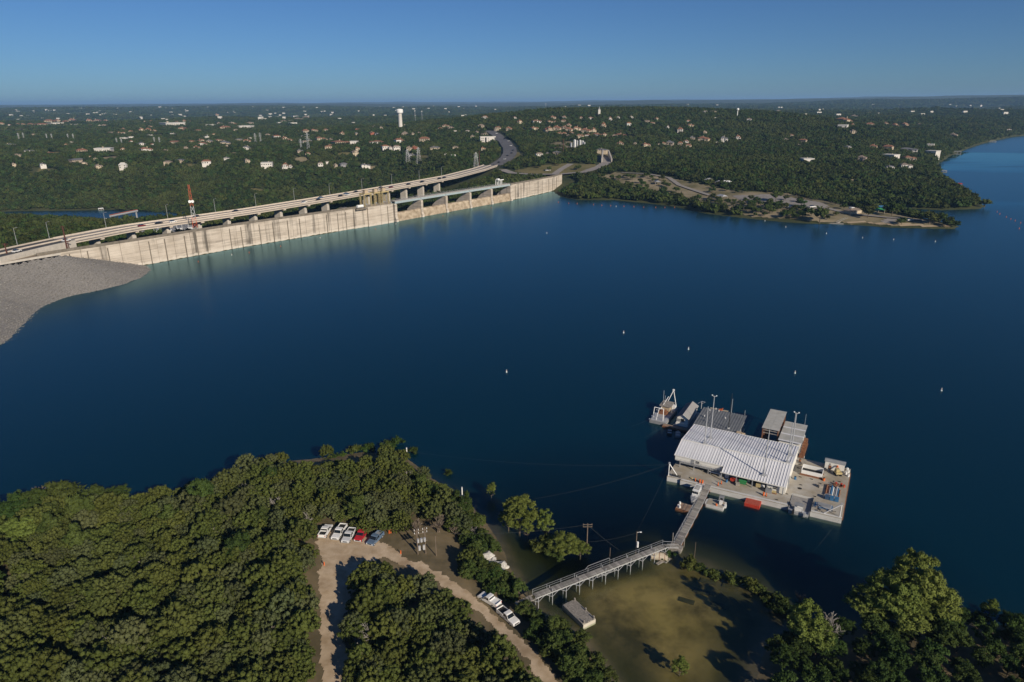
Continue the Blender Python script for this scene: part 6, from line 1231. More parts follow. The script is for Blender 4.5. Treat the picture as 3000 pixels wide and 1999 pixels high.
# ================================================================ houses on the hills  (x, y of the base, width, height in survey-sheet units; wall, roof)
SHEETS = {
 'A': (0, 300, 5.8825, "1800 850 260 90 w w;1410 865 170 80 c t;860 885 110 40 c t;310 915 110 40 b b;500 845 150 35 w g;740 1095 90 60 w g;245 1085 60 50 c b;2130 1140 120 110 w w;1700 1120 110 60 c b;1440 1055 110 40 c b;1330 1010 230 40 b g;1650 975 60 25 c b;1555 945 40 25 c t;2120 825 80 50 c t;180 740 160 40 w g;290 695 50 30 w b;360 490 160 30 c b;580 575 60 40 c b;1240 700 60 30 w b;1150 745 60 40 c t;2260 700 70 50 w t;2140 635 110 30 w w;2260 625 80 40 w w;2150 545 90 40 w t;2060 540 60 40 c t;1930 530 120 30 b b;2130 490 60 60 b t;2260 515 70 40 c t;170 400 50 25 w t;320 395 60 35 w t;400 395 60 40 c t;560 405 160 45 c t;720 405 160 50 c t;850 345 130 60 c t;990 360 120 80 c t;1130 360 130 60 c t;1260 340 110 70 c t;1540 350 90 70 c t;1680 350 150 60 c t;1830 345 80 50 c t;950 385 200 25 w w;1130 400 60 25 w w;1240 395 40 25 w w;1340 400 90 30 w w;1560 405 50 25 w t;1720 415 60 30 w c;1800 415 90 40 b b;890 435 90 20 b b;680 450 80 20 b b;30 395 70 50 c t;480 335 40 25 w w"),
 'B': (400, 300, 5.8825, "620 405 330 45 w w;150 345 50 30 w t;260 340 50 35 c t;400 330 50 25 b t;535 350 50 30 w b;830 340 50 50 b t;940 345 50 30 c t;700 355 70 40 b t;1395 240 60 50 c t;1110 315 60 25 w t;1285 410 160 35 w w;1440 390 100 50 b b;1530 460 180 50 c t;1750 430 60 30 w b;1900 450 200 60 w w;1710 385 70 30 b t;1960 375 120 40 c b;1640 370 110 30 c b;240 440 90 40 c t;90 500 90 70 c t;220 500 90 70 c t;310 510 80 40 b t;480 440 40 30 c t;800 465 140 40 c t;810 495 60 35 c t;1060 500 110 40 b t;1710 495 70 40 c b;620 550 90 30 w g;230 580 80 25 w w;1350 560 70 30 c t;1205 610 70 30 w w;80 735 130 60 w g;170 840 180 80 w t;270 740 70 35 w t;660 700 200 30 b t;970 695 110 45 c t;1120 680 100 50 c t;1140 735 130 50 w t;1270 690 100 50 c g;1420 665 110 40 c t;1540 725 160 60 c g;1560 680 60 30 b b;1770 660 120 40 c g;1910 685 130 50 b t;1950 630 50 25 w w;1050 800 110 60 w t;850 810 70 50 b b;1560 770 50 45 c b;1890 810 130 70 w g;545 1055 130 60 c b;750 1005 150 35 b g;1210 1060 150 80 w t;1560 975 90 40 w g;1910 1030 80 70 c b;2250 1080 190 70 w w;510 840 80 30 c b;2260 580 80 40 b b"),
 'C': (800, 300, 5.8825, "60 610 120 45 w t;200 640 90 60 c t;290 670 110 50 c t;550 710 110 60 w b;640 690 70 60 b g;520 600 80 30 b g;560 520 110 60 b t;710 500 110 50 c t;910 490 70 40 b t;680 570 80 20 w b;820 650 150 70 c t;920 655 60 40 c b;1000 660 70 45 b b;1170 710 290 70 c t;1400 720 130 70 w w;950 790 120 50 c t;980 748 100 30 b t;1460 810 70 50 c t;1410 875 110 60 c b;1190 560 80 60 c t;1440 550 60 40 b g;1460 470 100 25 r t;1710 550 90 50 r t;1790 555 80 30 g g;1780 700 240 60 w t;2170 690 150 80 w t;1930 790 120 60 w t;2030 800 60 60 w b;2130 795 120 60 w b;1870 465 50 60 c b;1750 420 60 25 c b;2260 410 50 40 w b;2270 570 100 60 b b;1380 360 50 20 w w;850 385 70 15 w w;340 380 120 40 w w;100 370 60 30 w w;210 1120 100 90 w t;300 1120 60 60 w b;820 1090 90 70 w b;930 1035 60 25 w b;1210 1090 130 50 g g;1080 1100 70 50 b b;1590 1100 150 40 w g;600 890 80 30 c t;470 850 100 40 b g;100 265 80 25 w w;380 262 110 30 w w;180 340 120 40 c b;300 335 100 35 c b;450 310 150 40 c b;570 280 100 40 c b"),
 'D': (1150, 300, 5.229, "1415 245 90 45 w t;1870 245 60 30 w t;1945 320 80 60 c t;2210 305 130 40 w t;2170 415 110 50 c t;1610 405 100 45 c t;1790 425 90 60 c t;1360 380 90 45 c b;820 370 100 30 c t;890 400 110 30 b b;730 415 70 35 w t;960 445 50 20 w b;1155 440 60 20 w b;1310 475 90 35 c b;1235 540 80 40 c b;1410 500 110 30 b b;190 500 90 60 c b;315 510 60 50 c b;410 490 50 40 b b;490 600 150 80 c t;110 610 130 70 w t;260 725 80 60 c b;350 715 80 60 r t;650 715 140 50 c g;965 710 80 45 c b;825 815 50 35 w w;930 820 70 25 w w;1390 730 70 50 c t;2245 820 110 60 w b;290 810 100 30 g g"),
 'E': (1600, 330, 5.8825, "120 100 90 45 b t;305 100 90 50 w t;610 95 60 30 b t;780 110 100 45 w t;1100 135 75 75 w t;1240 95 60 40 w b;1465 95 70 45 w b;1900 130 80 55 c t;985 260 85 95 c t;1420 220 80 60 w t;1740 160 100 30 b b;1835 190 90 30 c t;70 175 100 45 c t;165 170 60 30 b t;300 155 80 35 b t;40 330 150 90 c t;195 300 130 85 c t;310 270 90 50 b t;385 240 90 60 c t;400 320 120 70 c t;530 300 130 70 c t;690 345 160 80 c t;820 330 90 80 c t;240 385 90 55 c t;315 385 80 55 c t;440 370 110 45 w t;380 415 50 40 c b;590 420 130 50 c t;740 405 130 45 w t;880 400 130 50 w t;1000 400 100 50 c t;1170 430 60 60 c b;1290 410 180 65 c t;2095 280 60 70 w b;2310 330 90 80 w t;1275 555 120 60 b t;1530 545 60 40 c b;1720 580 120 60 c t;1945 560 40 30 c b;2030 550 60 50 c t;2140 550 120 70 b g;2310 555 80 60 c t;970 655 180 45 c g;30 720 70 40 b g;200 695 150 35 b g"),
 'F': (2000, 300, 5.8825, "95 345 80 40 w t;130 415 110 50 c t;385 535 60 60 c b;170 635 90 60 b g;370 660 190 90 c t;715 665 120 85 w g;945 640 100 85 w t;105 765 90 60 c t;60 690 90 50 w t;1150 310 80 45 w b;1865 575 100 30 b t;1765 650 110 30 w b;2070 680 130 50 b t;2000 745 60 30 w b;2140 1010 190 60 w w;585 700 40 20 w w;575 270 60 15 w w;390 165 80 25 w b;520 165 100 25 c b;1355 155 60 20 w b;1450 155 60 20 w b;1650 160 90 25 w b"),
 'G': (2100, 250, 2.6133, "970 280 90 40 c t;1055 245 60 20 w b;1020 285 40 20 c t;965 325 70 30 w w;1035 312 40 20 c t;1170 310 60 25 c t;1290 300 45 20 c t;1360 320 50 30 c t;1435 315 50 30 c t;1545 305 30 12 w b;1040 365 50 25 c b;1200 480 50 30 c t;1310 490 70 40 c t;1000 480 50 20 w g;1470 500 120 20 w g;1635 470 50 25 w w;1650 540 80 50 w w;1330 545 100 20 w w;1115 570 60 40 b b;1470 570 80 35 b t;1445 625 80 30 w b;1325 630 60 20 w g;1815 395 50 30 b b;1160 218 35 10 w w;1220 218 40 10 w w;2235 345 30 12 w b"),
}
WALLM = {'w': mat('house_white', (.56, .53, .48), (.66, .63, .58), .3), 'c': mat('house_cream', (.42, .35, .25), (.50, .42, .31), .3), 'b': mat('house_tan', (.30, .25, .19), (.37, .31, .24), .3), 'r': mat('house_red', (.30, .10, .06), (.36, .13, .08), .3), 'g': mat('house_grey', (.22, .22, .23), (.28, .28, .29), .3)}
ROOFM = {'t': mat('terracotta_tiles', (.20, .095, .055), (.28, .14, .085), .6), 'b': mat('brown_roof', (.19, .15, .12), (.25, .20, .16), .6), 'g': mat('grey_roof', (.12, .12, .13), (.17, .17, .18), .6), 'w': mat('pale_roof', (.50, .48, .44), (.58, .56, .52), .6), 'c': mat('cream_roof', (.42, .36, .28), (.5, .43, .34), .6)}
WN = {'w': 'white', 'c': 'cream', 'b': 'tan stone', 'r': 'red', 'g': 'grey'}; RN = {'t': 'terracotta', 'b': 'brown', 'g': 'grey', 'w': 'pale', 'c': 'cream'}
_hc = {}
def house_meshes(W, R_, var, ratio):
    key = (W, R_, var, ratio)
    if key in _hc: return _hc[key]
    hw = ratio * .62; mb = MB(); d = .32 + .06 * var; rf = MB()   # unit width 1 along x, depth 2d, front to -y
    def hip(x0, x1, y0, y1, z0, h, ov=.04):
        x0 -= ov; x1 += ov; y0 -= ov; y1 += ov; r = min((y1 - y0) / 2, (x1 - x0) / 2); ym = (y0 + y1) / 2
        rf.add([(x0, y0, z0), (x1, y0, z0), (x1, y1, z0), (x0, y1, z0), (x0 + r * .8, ym, z0 + h), (x1 - r * .8, ym, z0 + h), (x0, y0, z0 - .012), (x1, y0, z0 - .012), (x1, y1, z0 - .012), (x0, y1, z0 - .012)], [(0, 1, 5, 4), (1, 2, 5), (2, 3, 4, 5), (3, 0, 4), (9, 8, 7, 6), (6, 7, 1, 0), (7, 8, 2, 1), (8, 9, 3, 2), (9, 6, 0, 3)])
    rh = ratio * .36
    if var == 0: mb.box(-.5, .5, -d, d, -.6, hw); hip(-.5, .5, -d, d, hw, rh)
    elif var == 1:
        mb.box(-.5, .15, -d, d, -.6, hw); mb.box(.15, .5, -d - .12, d * .6, -.6, hw * .72); hip(-.5, .15, -d, d, hw, rh); hip(.17, .5, -d - .12, d * .6, hw * .72, rh * .8)
    elif var == 2:
        mb.box(-.22, .3, -d, d, -.6, hw * 1.1); mb.box(-.5, -.22, -d * .7, d, -.6, hw * .7); mb.box(.3, .5, -d * .8, d, -.6, hw * .62); hip(-.22, .3, -d, d, hw * 1.1, rh * .85); hip(-.5, -.24, -d * .7, d, hw * .7, rh * .7); hip(.32, .5, -d * .8, d, hw * .62, rh * .6)
    else:
        mb.box(-.5, .5, -d, d, -.6, hw * 1.15); rf.box(-.52, .52, -d - .02, d + .02, hw * 1.15, hw * 1.15 + ratio * .14)
    _hc[key] = (mb.mesh('wall', WALLM[W]), rf.mesh('roof', ROOFM[R_]), d, hw); return _hc[key]
WIN = MB().box(-.5, .5, -.5, 0, -.5, .5).mesh('window', M_GLASS)
CHM = MB().box(-.5, .5, -.5, .5, 0, 1).mesh('chimney', WALLM['c'])
def TC(u, v):      # where the line of sight meets the tree tops
    d = ray(u, v); hl_ = math.hypot(d[0], d[1]); X = d[0] / hl_ * _rs; Y = d[1] / hl_ * _rs; Z = HC + d[2] / hl_ * _rs
    k = np.nonzero(Z < h_far(X, Y) + 4.2)[0]; i = k[0] if len(k) else len(_rs) - 1
    return np.array([X[i], Y[i], Z[i]])
HOUSES_XY = []; hl = []; rh_ = random.Random(3)
for key, (ox, oy, scl, txt) in SHEETS.items():
    for e in txt.split(';'):
        x, y, w_, h_, W, R_ = e.split(); u = ox + float(x) / scl; v = oy + float(y) / scl; pw = float(w_) / scl; ph = float(h_) / scl
        p = TC(u, v); D = math.hypot(p[0], p[1])
        if D > 13000: continue
        dep = p[1] * _cp + (HC - p[2]) * _sp; mpp = dep / FPX; wid = pw * mpp * .95; hgt = ph * mpp * .8
        hl.append([u, v, p, wid, hgt, W, R_, pw, ph])
        HOUSES_XY.append((p[0], p[1], wid * .55 + 2))
def where(u, v):
    if u < 420: return 'on slope across the river' if v > 425 else 'behind the left pylons' if v > 378 else 'on the distant left ridge'
    if u < 800: return 'above the red lattice tower' if v > 425 else 'around the pylon pair' if v > 385 else 'near the thin lake arm'
    if u < 1155: return 'left of the twin pylons' if v > 425 else 'left of the water tower' if v > 385 else 'far behind the water tower'
    if u < 1420: return 'above bridge near twin pylons' if v > 425 else 'between water tower and highway'
    if u < 1760 and v > 432: return 'beside the white silos'
    if 1585 < u < 1840 and v > 365: return 'in condo cluster above silos'
    if u < 1990 and v < 372: return 'along ridge by the belfry'
    if u < 2180 and v > 372: return 'right of the condo cluster'
    if u < 2400: return 'near the ball water tower' if v < 372 else 'above the lakeside park'
    return 'on the small right hilltop' if v < 400 else 'near the right shore'
labs = []
for q in hl:
    u, v, p, wid, hgt, W, R_, pw, ph = q; sz = 'long' if pw / ph > 4.2 else 'large' if pw > 22 else 'tall' if ph / pw > .8 else 'small' if pw < 11 else 'mid-sized'
    labs.append('%s %s house, %s roof, %s' % (sz, WN[W], RN[R_], where(u, v)))
from collections import Counter, defaultdict
gr = defaultdict(list)
for i, l in enumerate(labs): gr[l].append(i)
for l, ids in gr.items():
    if len(ids) > 1:
        ids.sort(key=lambda i: hl[i][0])
        for k, i in enumerate(ids): labs[i] = l.replace(' house with', ' house,') if False else l + ', ' + (ORD[k] + ' from left' if k < 19 else 'further right')
for q, lab in zip(hl, labs):
    u, v, p, wid, hgt, W, R_, pw, ph = q; var = 3 if (R_ == 'w' and pw / ph > 1.5) else rh_.choice((0, 1, 2, 1)); ratio = round(min(1.2, max(.2, hgt / wid * 1.12)) * 10) / 10
    wm, rm, d, hw = house_meshes(W, R_, var, ratio); yaw = math.atan2(-p[0], p[1]) + rh_.uniform(-.45, .45)
    t = thing('house', lab[:150], 'house', (p[0], p[1], p[2]), yaw, 'houses on the wooded hills'); t.scale = (wid, wid, wid); link('wall', wm, t); ro = link('roof', rm, t)
    if pw > 11 and rh_.random() < .6: c = link('chimney', CHM, ro, (rh_.uniform(-.25, .25), .1, hw + .02)); c.scale = (.06, .06, ratio * .45)
    if pw > 10:
        nw = max(2, int(pw / 5.5)); rows = 2 if hgt > 6.5 else 1
        for r0 in range(rows):
            for k in range(nw):
                if rh_.random() < .22: continue
                o = link('window', WIN, t, (-.5 + (k + .5) / nw, -d - .008 if not (var == 1 and k / nw > .6) else -d - .128, hw * ((.3 + .45 * r0) if rows > 1 else .5) * (.7 if var == 1 and k / nw > .6 else 1))); o.scale = (.5 / nw, .014, hw * (.22 if rows > 1 else .4))
print('houses', len(hl))
# distant scatter too small to tell apart
mb = MB(); sc_ = 0
rr2 = np.random.default_rng(11)
for _ in range(230):
    u = rr2.uniform(0, 3000); v = rr2.uniform(312, 352) - (u - 1500) / 1500 * 8
    if u > 1000 and rr2.uniform() < .55: continue
    p = T(u, v); D = math.hypot(p[0], p[1])
    if D < 2600 or D > 10500 or p[2] < 3: continue
    s = rr2.uniform(4, 9) * (1 if D < 5000 else 1.3); mb.box(p[0] - s, p[0] + s, p[1] - s * .6, p[1] + s * .6, p[2] - 4, p[2] + rr2.uniform(7, 13) + D * .0006); HOUSES_XY.append((p[0], p[1], s * 1.4)); sc_ += 1
o = part('distant_rooftops', mb, WALLM['w'], None); o['kind'] = 'stuff'; o['label'] = 'scattered pale rooftops on the distant blue hills'
# office block
p = T(1429, 421); D = math.hypot(p[0], p[1]); mpp = (p[1] * _cp + (HC - p[2]) * _sp) / FPX; Wd = 45 * mpp; Hh = 19 * mpp; HOUSES_XY.append((p[0], p[1], Wd * .6))
of = thing('office_block', 'white flat-roofed office block with dark glass bay beside the curving highway', 'building', p, math.atan2(-p[0], p[1]) + .12); mb = MB(); mb.box(-.5 * Wd, .5 * Wd, -.22 * Wd, .22 * Wd, -4, Hh); part('wall', mb, WALLM['w'], of); mb = MB(); mb.box(-.51 * Wd, .51 * Wd, -.23 * Wd, .23 * Wd, Hh, Hh + .8); part('roof', mb, WALLM['w'], of)
for x0, x1 in ((-.2, -.1), (.42, .49)): mb = MB(); mb.box(x0 * Wd, x1 * Wd, -.226 * Wd, -.2195 * Wd, 0, Hh * .93); part('window', mb, M_GLASS, of)
for k in range(5):
    for r0 in range(3): mb = MB(); x = (-.44 + k * .05 if k < 4 else .0) * Wd; mb.box(x, x + .02 * Wd, -.224 * Wd, -.2195 * Wd, Hh * (.1 + .3 * r0), Hh * (.28 + .3 * r0)); part('window', mb, M_GLASS, of)
mb = MB(); mb.box(.02 * Wd, .025 * Wd, -.225 * Wd, -.2195 * Wd, 0, Hh); part('seam', mb, M_GREYP, of)
# water towers, belfry, masts
def up(u, v, vt): p = T(u, v); mpp = (p[1] * _cp + (HC - p[2]) * _sp) / FPX; return p, mpp, (v - vt) * mpp * 1.01
p, mpp, h_ = up(1174, 379, 323); t = thing('water_tower', 'tall white water tower with a thick column and drum-shaped head', 'water tower', p); HOUSES_XY.append((p[0], p[1], 14)); r0 = 6 * mpp
part('column', MB().lathe([(r0 * 1.1, -3), (r0, 2), (r0 * .92, h_ * .74), (r0 * 1.05, h_ * .77)], 20), WALLM['w'], t, True)
part('tank_head', MB().lathe([(r0 * 1.05, h_ * .765), (r0 * 1.5, h_ * .80), (r0 * 1.6, h_ * .84), (r0 * 1.6, h_ * .95), (r0 * 1.35, h_ * .985), (r0 * .5, h_)], 24), M_PAINTW, t)
p, mpp, h_ = up(2159, 348, 319); t = thing('water_tower', 'slim white water tower with a ball head on the right hills', 'water tower', p); r0 = 1.1 * mpp
part('column', MB().lathe([(r0 * 1.6, -2), (r0, h_ * .1), (r0, h_ * .8)], 12), M_PAINTW, t); part('tank_head', MB().lathe([(r0, h_ * .75), (r0 * 3.2, h_ * .83), (r0 * 3.6, h_ * .89), (r0 * 2.8, h_ * .96), (r0 * .5, h_)], 16), M_PAINTW, t)
p, mpp, h_ = up(1755, 343, 313); t = thing('belfry_tower', 'slender white belfry tower with dark spire on the ridge', 'tower', p); r0 = 3.2 * mpp
part('shaft', MB().box(-r0, r0, -r0, r0, -3, h_ * .68), WALLM['w'], t); part('belfry', MB().box(-r0 * .6, r0 * .6, -r0 * .6, r0 * .6, h_ * .68, h_ * .82), M_GREYP, t); part('spire', MB().lathe([(r0 * .5, h_ * .82), (.05, h_)], 8), M_GREYP, t)
for u, v, vt, lab in ((1217, 362, 327, 'thin pale radio mast right of the thick white water tower'), (1237, 358, 328, 'second radio mast right of the thick white water tower'), (545, 334, 322, 'tiny white tower on the far left hills'), (1599, 318, 305, 'tiny white tower on the skyline above the ridge')):
    p, mpp, h_ = up(u, v, vt); t = thing('radio_mast', lab, 'mast', p); part('shaft', MB().tube((0, 0, 0), (0, 0, h_), mpp * .45, mpp * .3, n=6), M_STEEL, t); part('antenna_head', MB().tube((0, 0, h_ * .95), (0, 0, h_ * 1.02), mpp * 1.2, n=8), M_PAINTW, t)
# lattice pylons
def pylon(label, u, v, vt, wide=.16, m=M_STEEL, arms=3, name='pylon', group='power line pylons', p=None, h_=None):
    if p is None: p, mpp, h_ = up(u, v, vt)
    else: mpp = (p[1] * _cp + (HC - p[2]) * _sp) / FPX
    t = thing(name, label, 'pylon', p, math.atan2(-p[0], p[1]) + .3, group); b = h_ * wide * .5; r0 = max(.12, mpp * .16); f = MB(); br = MB()
    def pt(k, z): w_ = b * (1 - .8 * z / h_) if z < h_ * .75 else b * .4 * (1 - (z / h_ - .75) * 2.2); s = ((-1, -1), (1, -1), (1, 1), (-1, 1))[k]; return (s[0] * w_, s[1] * w_, z)
    zs = [0, .16, .3, .42, .53, .63, .72, .8, .88, 1.0]
    for k in range(4): [f.bar(pt(k, h_ * a), pt(k, h_ * c), r0 * 1.3) for a, c in zip(zs[:-1], zs[1:])]
    for a, c in zip(zs[:-1], zs[1:]):
        for k in range(4): br.bar(pt(k, h_ * a), pt((k + 1) % 4, h_ * c), r0 * .8); br.bar(pt((k + 1) % 4, h_ * a), pt(k, h_ * c), r0 * .8)
    part('leg_frame', f, m, t); part('bracing', br, m, t)
    for i in range(arms):
        z = h_ * (.7 + .1 * i); ar = MB()
        for s in (-1, 1): ar.bar((0, 0, z), (s * h_ * .14, 0, z), r0 * 1.2); ar.bar((0, 0, z + h_ * .045), (s * h_ * .14, 0, z), r0)
        part('crossarm', ar, m, t)
    return t
PY = [(57, 414, 391), (71, 411, 390), (139, 413, 393), (154, 414, 393), (201, 413, 393), (217, 415, 393), (344, 427, 405), (358, 427, 408), (454, 425, 403), (469, 425, 403), (609, 409, 395), (750, 425, 392), (765, 424, 391), (883, 444, 409), (904, 444, 392), (1195, 484, 440), (1227, 481, 434), (1395, 501, 449)]
for i, (u, v, vt) in enumerate(PY):
    lab = 'grey lattice power pylon, %s from the left along the far hillside' % ORD[i] if i < 15 else ['left one of the twin lattice pylons above the bridge', 'right one of the twin lattice pylons above the bridge', 'lattice pylon beside the dark red pole at the bridge end'][i - 15]
    pylon(lab, u, v, vt, .16 if i < 15 else .3)
# red and white lattice tower between dam and bridge
p0, t0, n0 = dam_at(dam_s(618)); q = p0 + n0 * 15; zb = -6.0; zt = zat(553, 541, q)
lt = thing('radio_tower', 'tall red and white lattice tower with dish aerials between dam and bridge', 'tower', (q[0], q[1], zb), .4); hh = zt - zb
M_TWR = mat('tower_red', (.42, .09, .04), (.5, .12, .06), 1)
nseg = 14
for sgi in range(nseg):
    z0 = hh * sgi / nseg; z1 = hh * (sgi + 1) / nseg; mb = MB(); w0 = 2.3 * (1 - .8 * z0 / hh); w1 = 2.3 * (1 - .8 * z1 / hh); S4 = ((-1, -1), (1, -1), (1, 1), (-1, 1))
    for k in range(4): a = S4[k]; c = S4[(k + 1) % 4]; mb.bar((a[0] * w0, a[1] * w0, z0), (a[0] * w1, a[1] * w1, z1), .16); mb.bar((a[0] * w0, a[1] * w0, z0), (c[0] * w1, c[1] * w1, z1), .1); mb.bar((c[0] * w0, c[1] * w0, z0), (a[0] * w1, a[1] * w1, z1), .1)
    part('tower_section', mb, M_TWR if sgi in (6, 7, 10, 11, 12, 13) else M_STEEL, lt)
for x in (-.9, .9): part('dish_aerial', MB().tube((x, -1.0, hh * .78), (x, -1.3, hh * .78), 1.0, n=12), M_PAINTW, lt)
# dark poles, lamp posts
def mono(label, u, v, vt, p=None, r0=.5):
    p = np.array(p) if p is not None else T(u, v); zt = zat(u, vt, p); h_ = zt - p[2]; t = thing('steel_pole', label, 'pole', p, 0, 'dark steel poles'); part('shaft', MB().tube((0, 0, -1), (0, 0, h_), r0, r0 * .55, n=10), M_BRNP, t)
    for z in (.9, .97): part('crossarm', MB().bar((-1.6, 0, h_ * z), (1.6, 0, h_ * z), .22), M_BRNP, t)
mono('dark brown steel pole at the start of the bridge above the embankment', 192, 728, 661, G(197, 729, 16), .55)
mono('shorter dark pole touching the tall one at the bridge start', 203, 728, 705, G(203, 729, 16), .35)
mono('dark brown steel pole at the left photo edge above the embankment', 18, 756, 713, G(24, 758, 16), .5)
mono('dark red steel pole at the far end of the bridge', 1405, 503, 442, None, .6); mono('dark pole on the hill behind the white silos', 1650, 452, 408, None, .6)
mono('thin dark pole left of the terracotta condo cluster edge', 1818, 403, 382, None, .5); mono('thin dark pole in the woods right of the condo cluster', 1990, 395, 370, None, .5)
for i, u in enumerate((40, 130, 215, 375, 535, 675, 800, 912, 1015, 1110, 1195, 1275, 1340)):
    s = br_s(u); p_, t_, n_ = br_at(s); q = p_ + n_ * (BW - .1); t = thing('street_lamp', 'grey lamp post on the far side of the highway bridge, %s from the approach' % ORD[i], 'street lamp', (q[0], q[1], ZB + .9), math.atan2(-n_[1], -n_[0]), 'lamp posts along the highway bridge'); part('post', MB().tube((0, 0, 0), (0, 0, 10), .14, .09, n=6), M_STEEL, t); part('arm', MB().bar((0, 0, 10), (2.4, 0, 10.6), .12), M_STEEL, t); part('lamp_head', MB().box(2.0, 3.0, -.2, .2, 10.5, 10.7), M_GREYP, t)
# silos
for i, (x, y, yt, w_, m_) in enumerate(((490, 632, 475, 42, 'w'), (585, 610, 480, 36, 'w'), (628, 604, 490, 30, 'w'), (532, 598, 485, 34, 'g'), (430, 645, 525, 34, 'g'), (656, 606, 510, 34, 'g'))):
    u = 1600 + x / 5.8825; v = 330 + y / 5.8825; p, mpp, h_ = up(u, v, 330 + yt / 5.8825); HOUSES_XY.append((p[0], p[1], 8)); r0 = w_ / 5.8825 * mpp / 2
    t = thing('silo', ['tallest white silo, second from left of the cement silos', 'white silo in the middle of the cement silos', 'slim white silo right of the middle one', 'grey silo set behind the tallest white one', 'grey silo at the left end of the cement silos', 'grey silo at the right end of the cement silos'][i], 'silo', p, 0, 'cement silos'); part('shell', MB().lathe([(r0, -2), (r0, h_ * .95), (r0 * .4, h_)], 16), M_PAINTW if m_ == 'w' else M_STEEL, t); part('ladder', MB().box(-.3, .3, -r0 - .3, -r0 - .1, 0, h_ * .95), M_GREYP, t)
# retaining walls of the sunken road
for i, (a, b) in enumerate((((1763, 478), (1766, 458)), ((1792, 478), (1782, 458)))):
    A = T(*a); B = T(*b); t = thing('road_wall', ['pale retaining wall on the lawn side of the sunken road', 'pale retaining wall on the wooded side of the sunken road'][i], 'wall', A); d = B - A; part('wall_face', MB().bar((0, 0, 1.5), (d[0], d[1], d[2] + 5), 1.2, 7), M_CONC, t); part('coping', MB().bar((0, 0, 5.2), (d[0], d[1], d[2] + 8.7), 1.6, .4), M_CONC, t)
# substation steelwork
p = T(480, 676)
ss_ = thing('substation', 'cluster of steel busbar frames in the gravel yard under the bridge', 'substation', p, .6)
for k in range(12): x, y = (k % 4) * 9 - 14, (k // 4) * 8 - 8; part('steel_frame', MB().bar((x, y, -2), (x, y, 7), .3).bar((x + 5, y, -2), (x + 5, y, 7), .3).bar((x, y, 7), (x + 5, y, 7), .3), M_STEEL, ss_)
for k in range(5): part('transformer', MB().box(k * 8 - 16, k * 8 - 12, -14, -11, -2, 3), M_STEEL, ss_)
# tall white columns and long pipe span beyond the bridge
for u, v, vt, lab in ((322, 703, 641, 'left one of two tall white columns behind the bridge'), (338, 702, 642, 'right one of two tall white columns behind the bridge')):
    q = G(u, v, -20); zt = zat(u - 6, vt, q); t = thing('steel_column', lab, 'column', (q[0], q[1], -25), 0, 'white columns behind the bridge'); part('shaft', MB().tube((0, 0, -18), (0, 0, zt + 25), .75, n=12), M_STEEL, t); part('cap', MB().tube((0, 0, zt + 25), (0, 0, zt + 25.6), 1.0, n=12), M_STEEL, t)
a = G(323, 634, -22); b = G(402, 618, -22); t = thing('pipe_span', 'long thin red-topped pipe span over the river below the dam', 'pipe', a); d = b - a; part('pipe', MB().tube((0, 0, 0), tuple(d), 1.3, n=10), M_STEEL, t); part('top_plate', MB().bar((0, 0, 1.5), (d[0], d[1], d[2] + 1.5), 2.0, .5), mat('red_oxide', (.32, .09, .05), (.4, .13, .08), 1), t); [part('support', MB().bar((d[0] * k, d[1] * k, -20), (d[0] * k, d[1] * k, 0), 1.2), M_STEEL, t) for k in (.05, .5, .95)]
# docks, boathouses, park structures
def dock(label, u, v, w_, h_, roof, z=0):
    p = G(u, v, z); mpp = (p[1] * _cp + HC * _sp) / FPX; W = w_ * mpp; Hh = max(2.2, h_ * mpp * .5); t = thing('boat_dock', label, 'dock', p, math.atan2(-p[0], p[1]) + .15); part('float', MB().box(-W / 2, W / 2, -W * .3, W * .3, -.3, .5), M_WOOD, t); part('roof', MB().hexa([(-W / 2, -W * .3, Hh), (W / 2, -W * .3, Hh), (W / 2, W * .3, Hh), (-W / 2, W * .3, Hh), (-W / 2.2, -W * .1, Hh + .8), (W / 2.2, -W * .1, Hh + .8), (W / 2.2, W * .1, Hh + .8), (-W / 2.2, W * .1, Hh + .8)]), roof, t)
    for x in (-.45, 0, .45):
        for y in (-.27, .27): part('post', MB().box(x * W - .15, x * W + .15, y * W - .15, y * W + .15, .5, Hh), M_STEEL, t)
dock('grey roofed boat dock highest up the right wooded shore', 2762, 505, 20, 9, M_GREYP); dock('pale flat boat dock between the grey and the red docks', 2773, 529, 23, 10, M_PRF); dock('red roofed boat dock off the wooded headland', 2798, 545, 34, 13, M_REDP)
dock('two-storey boat dock below the white shore house', 2804, 452, 19, 15, M_GREYP); dock('small pale dock beyond the white shore house', 2908, 417, 17, 6, M_PRF); dock('tiny dock by the far right shoreline bend', 2832, 425, 12, 5, M_WOOD); dock('white river dock among trees below the dam', 296, 616, 14, 6, M_PAINTW, -40)
p = G(2445, 656, 0); t = thing('floating_dock', 'grey T-shaped floating dock with ramp at the park shore', 'dock', p, math.atan2(-p[0], p[1]) + .05); part('float', MB().box(-7, 7, -1.4, 1.4, -.2, .6), M_WOOD, t); part('ramp', MB().bar((2, 1, .8), (10, 18, 2.2), 2.2, .3), M_CONC, t); part('railing', MB().bar((3, 1, 1.8), (11, 18, 3.2), .15).bar((.9, 1, 1.8), (8.9, 18, 3.2), .15), M_STEEL, t)
